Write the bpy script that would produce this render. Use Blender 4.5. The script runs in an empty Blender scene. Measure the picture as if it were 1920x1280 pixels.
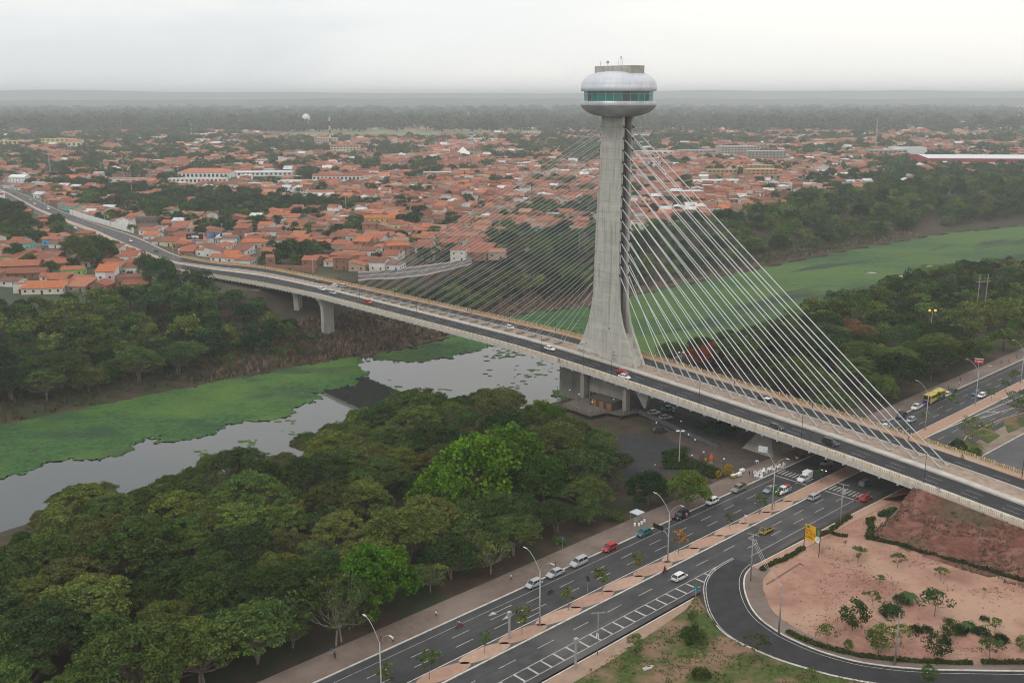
import bpy, math, random
import numpy as np
from mathutils import Vector, Matrix, noise as mnoise
R = math.radians
random.seed(7); rng = np.random.default_rng(7)
sc = bpy.context.scene
C = sc.collection
# ------------------------------------------------------------------ camera
CAMH = 98.0; FPX = 1867.0
PITCH = math.atan((640-178)/FPX)
cam_d = bpy.data.cameras.new('camera'); cam = bpy.data.objects.new('camera', cam_d); C.objects.link(cam)
cam_d.sensor_width = 36.0; cam_d.lens = 36.0*FPX/1920.0
cam_d.clip_start = 1.0; cam_d.clip_end = 120000.0
cam.location = (0, 0, CAMH); cam.rotation_euler = (R(90)-PITCH, 0, 0)
sc.camera = cam
# ------------------------------------------------------------------ light: overcast late afternoon
world = bpy.data.worlds.new('World'); sc.world = world; world.use_nodes = True
wt = world.node_tree; wt.nodes.clear()
def wn(t, **k):
    n = wt.nodes.new(t)
    for a, b in k.items(): setattr(n, a, b)
    return n
SUN_EL, SUN_AZ = R(48), R(222)      # azimuth measured from +Y towards +X
sky = wn('ShaderNodeTexSky', sky_type='NISHITA', sun_disc=False, sun_elevation=SUN_EL, sun_rotation=SUN_AZ)
sky.air_density = 1.0; sky.dust_density = 3.0
tc = wn('ShaderNodeTexCoord'); sep = wn('ShaderNodeSeparateXYZ'); wt.links.new(tc.outputs['Generated'], sep.inputs[0])
mp = wn('ShaderNodeMapping'); mp.inputs['Scale'].default_value = (1.0, 1.0, 3.4); wt.links.new(tc.outputs['Generated'], mp.inputs[0])
nz = wn('ShaderNodeTexNoise'); nz.inputs['Scale'].default_value = 1.55; nz.inputs['Detail'].default_value = 5; nz.inputs['Roughness'].default_value = 0.5
nz.inputs['Distortion'].default_value = 0.6
mp.inputs['Location'].default_value = (3.1, 0.55, 0.0)
wt.links.new(mp.outputs[0], nz.inputs['Vector'])
# broad cloud sheet: thicker and cooler to the left, thinner and creamy to the right
dx = wn('ShaderNodeMapRange'); dx.inputs[1].default_value = -0.75; dx.inputs[2].default_value = 0.55; wt.links.new(sep.outputs['X'], dx.inputs[0])
ad = wn('ShaderNodeMath', operation='MULTIPLY_ADD'); ad.inputs[1].default_value = 1.5; wt.links.new(nz.outputs['Fac'], ad.inputs[0])
sb = wn('ShaderNodeMath', operation='SUBTRACT'); wt.links.new(dx.outputs[0], sb.inputs[0]); sb.inputs[1].default_value = 0.75
wt.links.new(sb.outputs[0], ad.inputs[2])
cr = wn('ShaderNodeValToRGB'); cr.color_ramp.interpolation = 'EASE'
cr.color_ramp.elements[0].position = 0.08; cr.color_ramp.elements[0].color = (0.69, 0.715, 0.73, 1)
cr.color_ramp.elements[1].position = 0.8; cr.color_ramp.elements[1].color = (0.93, 0.905, 0.855, 1)
e = cr.color_ramp.elements.new(0.42); e.color = (0.82, 0.83, 0.82, 1)
wt.links.new(ad.outputs[0], cr.inputs[0])
mx = wn('ShaderNodeMix', data_type='RGBA'); mx.inputs[0].default_value = 0.93
skm = wn('ShaderNodeMix', data_type='RGBA', blend_type='MULTIPLY'); skm.inputs[0].default_value = 1; skm.inputs[7].default_value = (0.1, 0.1, 0.1, 1)
wt.links.new(sky.outputs[0], skm.inputs[6]); wt.links.new(skm.outputs[2], mx.inputs[6]); wt.links.new(cr.outputs[0], mx.inputs[7])
bg = wn('ShaderNodeBackground'); bg.inputs['Strength'].default_value = 1.16
wo = wn('ShaderNodeOutputWorld'); wt.links.new(mx.outputs[2], bg.inputs[0]); wt.links.new(bg.outputs[0], wo.inputs[0])
sd = bpy.data.lights.new('sun', 'SUN'); sd.energy = 0.75; sd.angle = R(14); sd.color = (1.0, 0.93, 0.84)
sun = bpy.data.objects.new('sun', sd); C.objects.link(sun)
sun.rotation_euler = (R(90)-SUN_EL, 0, -SUN_AZ+math.pi)
sc.view_settings.view_transform = 'Standard'; sc.view_settings.look = 'None'
sc.view_settings.exposure = 0.10; sc.view_settings.gamma = 1.0; sc.view_settings.use_curve_mapping = False
cy = sc.cycles
cy.max_bounces = 6; cy.diffuse_bounces = 2; cy.glossy_bounces = 2; cy.transmission_bounces = 2; cy.volume_bounces = 2; cy.transparent_max_bounces = 6
cy.caustics_reflective = False; cy.caustics_refractive = False; cy.sample_clamp_indirect = 4.0
cy.use_denoising = True; cy.denoising_prefilter = 'ACCURATE'; cy.pixel_filter_type = 'BLACKMAN_HARRIS'; cy.filter_width = 1.0

# ------------------------------------------------------------------ places: a sight line through the survey photograph met with the plane z
def P(u, v, z=0.0):
    a = (u-960)/FPX; b = (640-v)/FPX
    d = (a, math.cos(PITCH)+b*math.sin(PITCH), -math.sin(PITCH)+b*math.cos(PITCH))
    t = (z-CAMH)/d[2]
    return Vector((d[0]*t, d[1]*t, z))
def depth(p): return p.y*math.cos(PITCH)+(CAMH-p.z)*math.sin(PITCH)
def proj(p):
    zc = depth(p)
    if zc < 1: return (-1e6, -1e6)
    yc = p.y*math.sin(PITCH)-(CAMH-p.z)*math.cos(PITCH)
    return (960+FPX*p.x/zc, 640-FPX*yc/zc)
def mt(p, px): return px*depth(p)/FPX          # metres of a pixel length at a place

# bridge frame and avenue frame
HB = R(-40.5); BD = Vector((math.sin(HB), math.cos(HB), 0)); BN = Vector((BD.y, -BD.x, 0)); B0 = Vector((40.64, 313.8, 0))
HA = R(46.75); AD = Vector((math.sin(HA), math.cos(HA), 0)); AN = Vector((AD.y, -AD.x, 0)); A0 = Vector((2.2, 186.2, 0))
ZK = [(-230, 0.35), (-190, 1.2), (-160, 2.6), (-128.6, 4.7), (-105.8, 6.4), (-79.4, 7.95), (-45, 9.4), (-11.8, 10.65), (20, 11.5), (49.6, 11.85), (80, 11.5), (130, 10.7), (184.8, 9.7), (240, 8.6)]
def zdeck(s):
    K = ZK
    if s <= K[0][0]: return K[0][1]
    if s >= K[-1][0]: return K[-1][1]
    for i in range(len(K)-1):
        if K[i][0] <= s <= K[i+1][0]: break
    x0, y0 = K[max(i-1, 0)]; x1, y1 = K[i]; x2, y2 = K[i+1]; x3, y3 = K[min(i+2, len(K)-1)]
    m1 = (y2-y0)/(x2-x0); m2 = (y3-y1)/(x3-x1); h = x2-x1; t = (s-x1)/h
    return (2*t**3-3*t*t+1)*y1+(t**3-2*t*t+t)*h*m1+(-2*t**3+3*t*t)*y2+(t**3-t*t)*h*m2
def Bp(s, o, dz=0.0): return B0+BD*s+BN*o+Vector((0, 0, zdeck(s)+dz))
def Ap(t, o, z=0.0): return A0+AD*t+AN*o+Vector((0, 0, z))
def onB(u, v, dz=0.0):
    z = 9.0
    for i in range(25):
        p = P(u, v, z); s = (p-B0).dot(BD); z = zdeck(s)+dz
    return s, (p-B0).dot(BN), p

# ------------------------------------------------------------------ helpers
def M(name, col, rough=0.8, var=0.0, scale=1.0, bump=0.0, bscale=None, metal=0.0, spec=0.3, col2=None, detail=4, stretch=None, coord='pos', emit=None, rough2=None, contrast=0.35):
    m = bpy.data.materials.new(name); m.use_nodes = True; nt = m.node_tree
    b = nt.nodes['Principled BSDF']
    b.inputs['Roughness'].default_value = rough; b.inputs['Metallic'].default_value = metal
    b.inputs['Specular IOR Level'].default_value = spec
    b.inputs['Base Color'].default_value = (*col, 1)
    m.diffuse_color = (*col, 1)
    if emit:
        b.inputs['Emission Color'].default_value = (*emit[0], 1); b.inputs['Emission Strength'].default_value = emit[1]
    if var or col2 or bump:
        g = nt.nodes.new('ShaderNodeNewGeometry'); t = nt.nodes.new('ShaderNodeTexCoord')
        src = g.outputs['Position'] if coord == 'pos' else t.outputs['Object']
        if stretch:
            mp = nt.nodes.new('ShaderNodeMapping'); mp.inputs['Scale'].default_value = stretch
            nt.links.new(src, mp.inputs[0]); src = mp.outputs[0]
        n = nt.nodes.new('ShaderNodeTexNoise'); n.inputs['Scale'].default_value = scale; n.inputs['Detail'].default_value = detail; n.inputs['Roughness'].default_value = 0.6
        nt.links.new(src, n.inputs['Vector'])
        if var or col2:
            r = nt.nodes.new('ShaderNodeValToRGB')
            c2 = col2 or tuple(c*(1+var) for c in col); c1 = col if col2 else tuple(c*(1-var) for c in col)
            r.color_ramp.elements[0].position = contrast; r.color_ramp.elements[1].position = 1-contrast
            r.color_ramp.elements[0].color = (*c1, 1); r.color_ramp.elements[1].color = (*c2, 1)
            nt.links.new(n.outputs['Fac'], r.inputs[0]); nt.links.new(r.outputs[0], b.inputs['Base Color'])
            m['ramp'] = r.name
        if bump:
            n2 = nt.nodes.new('ShaderNodeTexNoise'); n2.inputs['Scale'].default_value = bscale or scale*4; n2.inputs['Detail'].default_value = 3
            nt.links.new(src, n2.inputs['Vector'])
            bp = nt.nodes.new('ShaderNodeBump'); bp.inputs['Strength'].default_value = min(bump, 1.0); bp.inputs['Distance'].default_value = 0.3
            nt.links.new(n2.outputs['Fac'], bp.inputs['Height']); nt.links.new(bp.outputs[0], b.inputs['Normal'])
    return m
def mixin(m, col, scale, lo, hi, stretch=None, kind='noise', fac=1.0, coord='pos', detail=4, rnd=None, rot=0.0):
    """lay a further patchy colour over a material"""
    nt = m.node_tree; b = nt.nodes['Principled BSDF']; inp = b.inputs['Base Color']
    if inp.is_linked: old = inp.links[0].from_socket
    else:
        q = nt.nodes.new('ShaderNodeRGB'); q.outputs[0].default_value = inp.default_value; old = q.outputs[0]
    g = nt.nodes.new('ShaderNodeNewGeometry'); t = nt.nodes.new('ShaderNodeTexCoord'); src = g.outputs['Position'] if coord == 'pos' else t.outputs['Object']
    mp = nt.nodes.new('ShaderNodeMapping'); mp.inputs['Scale'].default_value = stretch or (1, 1, 1); mp.inputs['Location'].default_value = (rnd or random.random()*50, 3, 1)
    if rot:
        m0 = nt.nodes.new('ShaderNodeMapping'); m0.inputs['Rotation'].default_value = (0, 0, rot); nt.links.new(src, m0.inputs[0]); src = m0.outputs[0]
    nt.links.new(src, mp.inputs[0])
    if kind == 'wave':
        n = nt.nodes.new('ShaderNodeTexWave'); n.inputs['Scale'].default_value = scale; n.inputs['Distortion'].default_value = 0.4
    elif kind == 'voronoi':
        n = nt.nodes.new('ShaderNodeTexVoronoi'); n.inputs['Scale'].default_value = scale
    else:
        n = nt.nodes.new('ShaderNodeTexNoise'); n.inputs['Scale'].default_value = scale; n.inputs['Detail'].default_value = detail
    nt.links.new(mp.outputs[0], n.inputs['Vector'])
    mr = nt.nodes.new('ShaderNodeMapRange'); mr.inputs[1].default_value = lo; mr.inputs[2].default_value = hi; mr.inputs[4].default_value = fac
    nt.links.new(n.outputs['Distance'] if kind == 'voronoi' else n.outputs['Fac'], mr.inputs[0])
    x = nt.nodes.new('ShaderNodeMix'); x.data_type = 'RGBA'; nt.links.new(mr.outputs[0], x.inputs[0]); nt.links.new(old, x.inputs[6]); x.inputs[7].default_value = (*col, 1)
    nt.links.new(x.outputs[2], inp)
    return m

def empty(name, loc, rz=0.0, label=None, cat=None, group=None):
    o = bpy.data.objects.new(name, None); C.objects.link(o); o.location = loc; o.rotation_euler = (0, 0, rz); o.empty_display_size = 0.5
    return tag(o, label, cat, group)
def tag(o, label=None, cat=None, group=None, kind=None):
    if label: o['label'] = label
    if cat: o['category'] = cat
    if group: o['group'] = group
    if kind: o['kind'] = kind
    return o
def link(name, me, parent=None, loc=None, rz=0.0):
    o = bpy.data.objects.new(name, me); C.objects.link(o)
    if parent: o.parent = parent
    if loc is not None: o.location = loc
    if rz: o.rotation_euler = (0, 0, rz)
    return o
def dup(root, loc, rz, label=None, group=None, cat=None):
    r = root.copy(); C.objects.link(r); r.location = loc; r.rotation_euler = (0, 0, rz)
    tag(r, label, cat, group)
    for ch in root.children:
        c = ch.copy(); C.objects.link(c); c.parent = r
        for g in ch.children:
            d = g.copy(); C.objects.link(d); d.parent = c
    return r
class MB:
    def __init__(s): s.v = []; s.f = []; s.m = []
    def face(s, pts, m=0):
        i = len(s.v); s.v += [tuple(p) for p in pts]; s.f.append(tuple(range(i, i+len(pts)))); s.m.append(m)
    def add(s, vs, fs, m=0):
        i = len(s.v); s.v += [tuple(p) for p in vs]
        for f in fs: s.f.append(tuple(i+k for k in f)); s.m.append(m)
        return s
    def box(s, c, d, rz=0.0, m=0, taper=1.0):
        hx, hy, hz = d[0]/2, d[1]/2, d[2]/2; ca, sa = math.cos(rz), math.sin(rz); vs = []
        for z, k in ((-hz, 1.0), (hz, taper)):
            for x, y in ((-hx, -hy), (hx, -hy), (hx, hy), (-hx, hy)):
                x *= k; y *= k
                vs.append((c[0]+x*ca-y*sa, c[1]+x*sa+y*ca, c[2]+z))
        return s.add(vs, [(3, 2, 1, 0), (4, 5, 6, 7), (0, 1, 5, 4), (1, 2, 6, 5), (2, 3, 7, 6), (3, 0, 4, 7)], m)
    def prism(s, poly, z0, z1, m=0):
        n = len(poly); vs = [(p[0], p[1], z0) for p in poly]+[(p[0], p[1], z1) for p in poly]
        fs = [tuple(range(n-1, -1, -1)), tuple(range(n, 2*n))]+[(i, (i+1) % n, n+(i+1) % n, n+i) for i in range(n)]
        return s.add(vs, fs, m)
    def tube(s, pts, rad, n=6, m=0, cap=True):
        pts = [Vector(p) for p in pts]
        if not hasattr(rad, '__len__'): rad = [rad]*len(pts)
        vs = []; fs = []
        for i, p in enumerate(pts):
            t = (pts[min(i+1, len(pts)-1)]-pts[max(i-1, 0)]).normalized()
            a = t.cross(Vector((0, 0, 1)) if abs(t.z) < 0.95 else Vector((1, 0, 0))).normalized(); b = t.cross(a)
            for k in range(n):
                an = 2*math.pi*k/n; vs.append(p+a*(math.cos(an)*rad[i])+b*(math.sin(an)*rad[i]))
        for i in range(len(pts)-1):
            for k in range(n): fs.append((i*n+k, i*n+(k+1) % n, (i+1)*n+(k+1) % n, (i+1)*n+k))
        if cap: fs += [tuple(range(n-1, -1, -1)), tuple(range((len(pts)-1)*n, len(pts)*n))]
        return s.add(vs, fs, m)
    def lathe(s, prof, n=24, c=(0, 0, 0), m=0, a0=0.0):
        vs = []; fs = []
        for r, z in prof:
            for k in range(n):
                an = a0+2*math.pi*k/n; vs.append((c[0]+math.cos(an)*r, c[1]+math.sin(an)*r, c[2]+z))
        for i in range(len(prof)-1):
            for k in range(n): fs.append((i*n+k, i*n+(k+1) % n, (i+1)*n+(k+1) % n, (i+1)*n+k))
        return s.add(vs, fs, m)
    def ribbon(s, A, B, m=0, dz=0.0):
        z = Vector((0, 0, dz))
        for i in range(len(A)-1): s.face([A[i]+z, B[i]+z, B[i+1]+z, A[i+1]+z], m)
        return s
    def loft(s, rings, m=0, closed=True, caps=True):
        n = len(rings[0]); vs = [p for r in rings for p in r]; fs = []
        for i in range(len(rings)-1):
            for k in range(n if closed else n-1): fs.append((i*n+k, i*n+(k+1) % n, (i+1)*n+(k+1) % n, (i+1)*n+k))
        if caps: fs += [tuple(range(n-1, -1, -1)), tuple(range((len(rings)-1)*n, len(rings)*n))]
        return s.add(vs, fs, m)
    def mesh(s, name, mats, smooth=False):
        me = bpy.data.meshes.new(name); me.from_pydata(s.v, [], s.f)
        for k in (mats if isinstance(mats, (list, tuple)) else [mats]): me.materials.append(k)
        if any(s.m): me.polygons.foreach_set('material_index', s.m)
        if smooth: me.polygons.foreach_set('use_smooth', [True]*len(s.f))
        me.update(); return me
    def obj(s, name, mats, parent=None, smooth=False, loc=None, rz=0.0, recalc=False):
        me = s.mesh(name, mats, smooth)
        if recalc:
            import bmesh
            bm = bmesh.new(); bm.from_mesh(me); bmesh.ops.recalc_face_normals(bm, faces=bm.faces); bm.to_mesh(me); bm.free()
        return link(name, me, parent, loc, rz)
def poly_sheet(name, pts, mat, dz=0.0, kind='structure', parent=None):
    b = MB(); b.face([(p[0], p[1], p[2]+dz) for p in pts])
    import bmesh
    me = b.mesh(name, mat); bm = bmesh.new(); bm.from_mesh(me); bmesh.ops.triangulate(bm, faces=bm.faces)
    for f in bm.faces:
        if f.normal.z < 0: f.normal_flip()
    bm.to_mesh(me); bm.free()
    o = link(name, me, parent)
    if kind: o['kind'] = kind
    return o
def inpoly(x, y, poly):
    x = np.asarray(x, float); y = np.asarray(y, float); r = np.zeros(x.shape, bool); n = len(poly)
    for i in range(n):
        x0, y0 = poly[i][0], poly[i][1]; x1, y1 = poly[(i+1) % n][0], poly[(i+1) % n][1]
        c = ((y0 > y) != (y1 > y))
        with np.errstate(divide='ignore', invalid='ignore'):
            r ^= c & (x < (x1-x0)*(y-y0)/((y1-y0) if y1 != y0 else 1e-9)+x0)
    return r
def distline(x, y, line):
    d = np.full(np.shape(x), 1e9)
    for i in range(len(line)-1):
        ax, ay = line[i][0], line[i][1]; bx, by = line[i+1][0]-ax, line[i+1][1]-ay
        t = np.clip(((x-ax)*bx+(y-ay)*by)/(bx*bx+by*by+1e-9), 0, 1)
        d = np.minimum(d, np.hypot(x-ax-t*bx, y-ay-t*by))
    return d
def scribble(mb, o, ux, uz, w, h, rows, m=0, fill=0.9, seed=1, off=0.02, nrm=None):
    """rows of small unreadable letter strokes on a flat face: o lower-left, ux right, uz up"""
    r = random.Random(seed); rh = h/rows; n = nrm*off if nrm else Vector((0, 0, 0))
    for k in range(rows):
        x = 0.0; z0 = h-(k+0.82)*rh; lh = rh*0.62
        while x < w*fill*(1 if k % 2 == 0 else 0.8):
            lw = lh*r.uniform(0.45, 0.75)
            for (a, b, c, d) in r.sample([(0, 0, .25, 1), (.75, 0, 1, 1), (0, 0, 1, .22), (0, .78, 1, 1), (0, .4, 1, .6)], 3):
                q = [o+ux*(x+lw*i)+uz*(z0+lh*j)+n for i, j in ((a, b), (c, b), (c, d), (a, d))]
                mb.face(q, m)
            x += lw*1.35
            if r.random() < .15: x += lw
# ------------------------------------------------------------------ materials
ASPH = M('asphalt_dark', (0.033, 0.033, 0.037), 0.85, 0.22, 0.35, 0.15, 9)
ROT_A = HA-R(90)
ASPH_A = mixin(mixin(mixin(M('asphalt_avenue', (0.046, 0.046, 0.050), 0.85, 0.22, 0.25, 0.15, 9), (0.070, 0.069, 0.071), 0.045, 0.50, 0.66, fac=0.8), (0.028, 0.028, 0.030), 1.0, 0.5, 0.72, stretch=(.012, .55, 1), rot=ROT_A, fac=.7), (0.085, 0.083, 0.082), 1.0, 0.60, 0.68, stretch=(.05, .12, 1), rot=ROT_A, fac=.6)
ASPH_A2 = mixin(mixin(mixin(M('asphalt_worn', (0.062, 0.061, 0.064), 0.85, 0.2, 0.3, 0.15, 9), (0.125, 0.121, 0.12), 0.035, 0.48, 0.62, fac=0.85), (0.035, 0.035, 0.037), 1.0, 0.5, 0.72, stretch=(.012, .5, 1), rot=ROT_A, fac=.7), (0.10, 0.095, 0.09), 1.0, 0.60, 0.70, stretch=(.05, .3, 1), rot=ROT_A, fac=.6)
ASPH_C = M('asphalt_city', (0.090, 0.090, 0.096), 0.85, 0.18, 0.2)
PAINT = mixin(M('road_paint', (0.47, 0.455, 0.43), 0.75, 0.2, .9), (0.12, 0.12, 0.12), 2.2, 0.5, 0.70, fac=0.75)
PAINT_F = mixin(M('road_paint_faded', (0.36, 0.345, 0.33), 0.7, 0.15, 1.0), (0.14, 0.14, 0.14), 2.0, 0.5, 0.7, fac=0.7)
KERB = mixin(M('kerb_whitewash', (0.58, 0.56, 0.52), 0.85, 0.15, 0.8), (0.26, 0.22, 0.19), .8, .55, .72, fac=.7)
CONC = mixin(mixin(M('concrete', (0.40, 0.385, 0.345), 0.85, 0.12, 0.25, 0.1, 3, stretch=(1, 1, .35)), (0.26, 0.25, 0.22), 0.6, 0.52, 0.75, stretch=(1, 1, .12), fac=0.7), (0.47, 0.455, 0.42), 0.35, 0.55, 0.7, stretch=(.3, .3, 2.5), fac=0.5)
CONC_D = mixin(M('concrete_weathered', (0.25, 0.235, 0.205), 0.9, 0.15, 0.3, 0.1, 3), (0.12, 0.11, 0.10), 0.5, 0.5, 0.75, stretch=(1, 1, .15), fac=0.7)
CONC_L = M('concrete_pale', (0.47, 0.44, 0.40), 0.85, 0.14, 0.35)
FASCIA = mixin(M('fascia_concrete', (0.50, 0.485, 0.45), 0.85, 0.1, 0.3), (0.30, 0.27, 0.22), 1.2, 0.5, 0.75, stretch=(1, 1, .2), fac=0.6)
SIDE_O = mixin(M('orange_walk', (0.40, 0.235, 0.15), 0.9, 0.15, 0.5), (.42, .34, .28), .05, .5, .62, fac=.7)
RAIL_Y = mixin(M('railing_yellow', (0.52, 0.36, 0.14), 0.7, 0.1, 0.5), (0.58, 0.52, 0.42), 0.9, 0.35, 0.6, fac=0.8)
RAIL_Y2 = mixin(M('railing_yellow_strong', (0.44, 0.30, 0.07), 0.7, 0.15, 0.5), (.52, .46, .36), 1.1, .45, .62, fac=.7)
CABLE = M('cable_sheath', (0.62, 0.65, 0.70), 0.4, spec=0.5)
STEEL = M('galvanised_steel', (0.42, 0.44, 0.45), 0.45, 0.1, 1.0, metal=0.5)
DARKM = M('dark_metal', (0.045, 0.045, 0.05), 0.5, metal=0.4)
BLACK = M('black_rubber', (0.02, 0.02, 0.02), 0.8)
SILVER = mixin(M('pod_cladding', (0.62, 0.65, 0.71), 0.48, 0.06, 0.2, metal=0.12, spec=0.5), (0.50, 0.52, 0.56), 0.9, 0.5, 0.75, stretch=(1, 1, .15), fac=0.4)
SILVER_D = mixin(M('pod_bowl_metal', (0.42, 0.435, 0.465), 0.42, 0.12, 0.3, metal=0.35, spec=0.5), (0.58, 0.6, 0.64), 0.25, 0.5, 0.7, fac=0.7)
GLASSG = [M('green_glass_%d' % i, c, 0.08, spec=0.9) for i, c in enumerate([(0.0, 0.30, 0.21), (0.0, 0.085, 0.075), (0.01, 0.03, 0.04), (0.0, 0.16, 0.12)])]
WHITEP = M('white_paint', (0.78, 0.78, 0.76), 0.6, 0.06, 0.5)
WATERM = M('river_water', (0.028, 0.031, 0.031), 0.03, bump=0.03, scale=0.3, bscale=0.3, spec=1.0, stretch=(1, 1, 1))
HYA = mixin(mixin(M('hyacinth_leaves', (0.032, 0.092, 0.018), 0.8, 0.42, 0.6, col2=None), (0.080, 0.150, 0.022), 0.03, 0.46, 0.62, fac=0.8), (0.016, 0.048, 0.020), 0.05, 0.52, 0.66, stretch=(0.7, 1.3, 1), fac=0.75)
HYA2 = mixin(mixin(M('hyacinth_leaves_upriver', (0.032, 0.086, 0.018), 0.8, 0.35, 0.4), (0.072, 0.132, 0.020), 0.012, 0.46, 0.58, stretch=(0.5, 1.5, 1), fac=0.8, rnd=3), (0.006, 0.028, 0.014), 0.020, 0.54, 0.60, stretch=(0.35, 1.9, 1), fac=0.85, rnd=6, rot=R(-38))
SOIL = mixin(M('dark_soil', (0.060, 0.040, 0.028), 0.95, 0.3, 0.2, 0.3, 2), (0.030, 0.045, 0.018), 0.08, 0.48, 0.6, fac=0.8)
PINKD = mixin(mixin(mixin(M('pink_dirt', (0.35, 0.185, 0.140), 0.95, 0.16, 0.5, 0.4, 3, detail=8), (0.43, 0.275, 0.20), 0.07, 0.45, 0.60, fac=0.85, detail=9), (0.23, 0.11, 0.08), 0.05, 0.52, 0.64, fac=0.8, rnd=9, detail=9), (0.20, 0.15, 0.10), 0.9, 0.62, 0.70, fac=.7, detail=2)
REDD = mixin(mixin(mixin(M('red_earth', (0.150, 0.060, 0.043), 0.95, 0.35, 0.9, 0.6, 2, detail=9), (0.23, 0.115, 0.09), 0.35, 0.48, 0.60, fac=0.8, detail=9), (0.090, 0.075, 0.042), 0.09, 0.48, 0.60, fac=0.85, detail=9), (0.07, 0.035, 0.028), .5, .55, .68, stretch=(1, 1, .2), fac=.7)
GRASSG = mixin(mixin(M('worn_grass', (0.060, 0.088, 0.020), 0.95, 0.4, 1.2, 0.5, 4, detail=8), (0.24, 0.150, 0.100), 0.11, 0.47, 0.57, fac=0.95, rnd=4, detail=9), (0.115, 0.105, 0.038), 0.45, 0.48, 0.62, fac=0.65, detail=8)
PAVE = mixin(M('paver_walk', (0.165, 0.125, 0.105), 0.9, 0.15, 0.6, 0.1, 8), (0.24, 0.19, 0.165), 0.08, 0.45, 0.62, fac=0.7)
MED = M('median_pink_paving', (0.43, 0.275, 0.205), 0.9, 0.12, 0.9)
MEDG = M('median_grey_cobble', (0.10, 0.095, 0.095), 0.9, 0.25, 2.0)
FARG = mixin(mixin(mixin(M('far_ground', (0.115, 0.082, 0.058), 0.95, 0.2, 0.01), (0.045, 0.055, 0.028), 0.007, 0.42, 0.54, fac=0.95), (0.060, 0.078, 0.050), 0.0011, 0.42, 0.5, fac=0.95, rnd=2), (0.30, 0.25, 0.2), 0.02, 0.60, 0.66, fac=0.6)
HILLM = M('hill_woodland', (0.070, 0.088, 0.072), 0.95, 0.35, 0.004, detail=8)  # woodland colour lightened: part of the distance haze is painted in
DRYV = M('dry_scrub', (0.10, 0.068, 0.046), 0.95, 0.3, 0.4)
TRUNK = M('bark', (0.17, 0.135, 0.10), 0.9, 0.25, 1.5)
TRUNK_D = M('bark_dark', (0.075, 0.058, 0.045), 0.9, 0.25, 1.5)

def leafmat(name, inst=False, gloss=False):
    m = bpy.data.materials.new(name); m.use_nodes = True; nt = m.node_tree; nt.nodes.remove(nt.nodes['Principled BSDF'])
    out = nt.nodes['Material Output']
    if inst:
        ci = nt.nodes.new('ShaderNodeAttribute'); ci.attribute_type = 'INSTANCER'; ci.attribute_name = 'tone'; col = ci.outputs['Color']
    else:
        ci = nt.nodes.new('ShaderNodeObjectInfo'); col = ci.outputs['Color']
    at = nt.nodes.new('ShaderNodeAttribute'); at.attribute_type = 'GEOMETRY'; at.attribute_name = 'leaf'
    mu = nt.nodes.new('ShaderNodeMix'); mu.data_type = 'RGBA'; mu.blend_type = 'MULTIPLY'; mu.inputs[0].default_value = 1
    nt.links.new(col, mu.inputs[6]); nt.links.new(at.outputs['Color'], mu.inputs[7])
    d = nt.nodes.new('ShaderNodeBsdfDiffuse'); t = nt.nodes.new('ShaderNodeBsdfTranslucent'); mx = nt.nodes.new('ShaderNodeMixShader'); mx.inputs[0].default_value = 0.22
    nt.links.new(mu.outputs[2], d.inputs[0]); nt.links.new(mu.outputs[2], t.inputs[0]); nt.links.new(d.outputs[0], mx.inputs[1]); nt.links.new(t.outputs[0], mx.inputs[2])
    nt.links.new(mx.outputs[0], out.inputs[0]); return m
LEAF = leafmat('leaves'); LEAF_I = leafmat('leaves_far', inst=True)

# ------------------------------------------------------------------ river and terrain
WZ = -13.0; KR = (98.0-WZ)/104.0      # the river lies well below the streets
NEARB = [(-900, -250), (-300, 60), (-150, 196), (-112, 238), (-88, 258), (-62, 276), (-36, 296), (-12, 312), (6, 322), (22, 336), (30, 352), (40, 368), (60, 384), (84, 402), (112, 430), (150, 470), (196, 522), (262, 575), (350, 640), (520, 740), (900, 930), (2500, 1500)]
FARB = [(-900, 60), (-340, 240), (-220, 285), (-165, 306), (-122, 346), (-96, 370), (-76, 384), (-56, 398), (-28, 428), (0, 476), (38, 494), (67, 528), (108, 566), (161, 618), (240, 690), (330, 765), (425, 826), (640, 930), (1000, 1080), (2500, 1720)]
NEARB = [(a*KR, b_*KR) for a, b_ in NEARB]; FARB = [(a*KR, b_*KR) for a, b_ in FARB]
RIVER = NEARB+FARB[::-1]
def terrain_h(x, y):
    x = np.asarray(x, float); y = np.asarray(y, float)
    inr = inpoly(x, y, RIVER); dn = distline(x, y, NEARB); df = distline(x, y, FARB)
    far = df < dn
    hn = WZ+(-.06-WZ)*np.clip(dn/32, 0, 1)**0.8
    hf = WZ+1.2*np.clip(df/5, 0, 1)+3.2*np.clip((df-5)/25, 0, 1)+(4.9-WZ-4.4)*np.clip((df-24)/60, 0, 1)**1.1
    h = np.where(far, hf, hn)
    h = np.where(inr, WZ-np.clip(np.minimum(dn, df)*0.4, 0, 3), h)
    # side decided by where the point lies relative to the river when far from it
    return h
def th(x, y): return float(terrain_h(np.array([x]), np.array([y]))[0])
def axis(lo, hi, c0, c1, step, g=1.09):
    a = list(np.arange(c0, c1+step, step)); s = step; x = a[-1]
    while x < hi: s *= g; x += s; a.append(x)
    s = step; x = a[0]; b = []
    while x > lo: s *= g; x -= s; b.append(x)
    return np.array(b[::-1]+a)
X = axis(-34000, 34000, -260, 420, 4.0); Y = axis(-2500, 39000, 120, 900, 4.0)
gx, gy = np.meshgrid(X, Y); H = terrain_h(gx, gy)
mw = (inpoly(gx, gy, RIVER) == False) & (distline(gx, gy, FARB) > 10)
H += np.where((gy > 2500), 0, 0)
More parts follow.
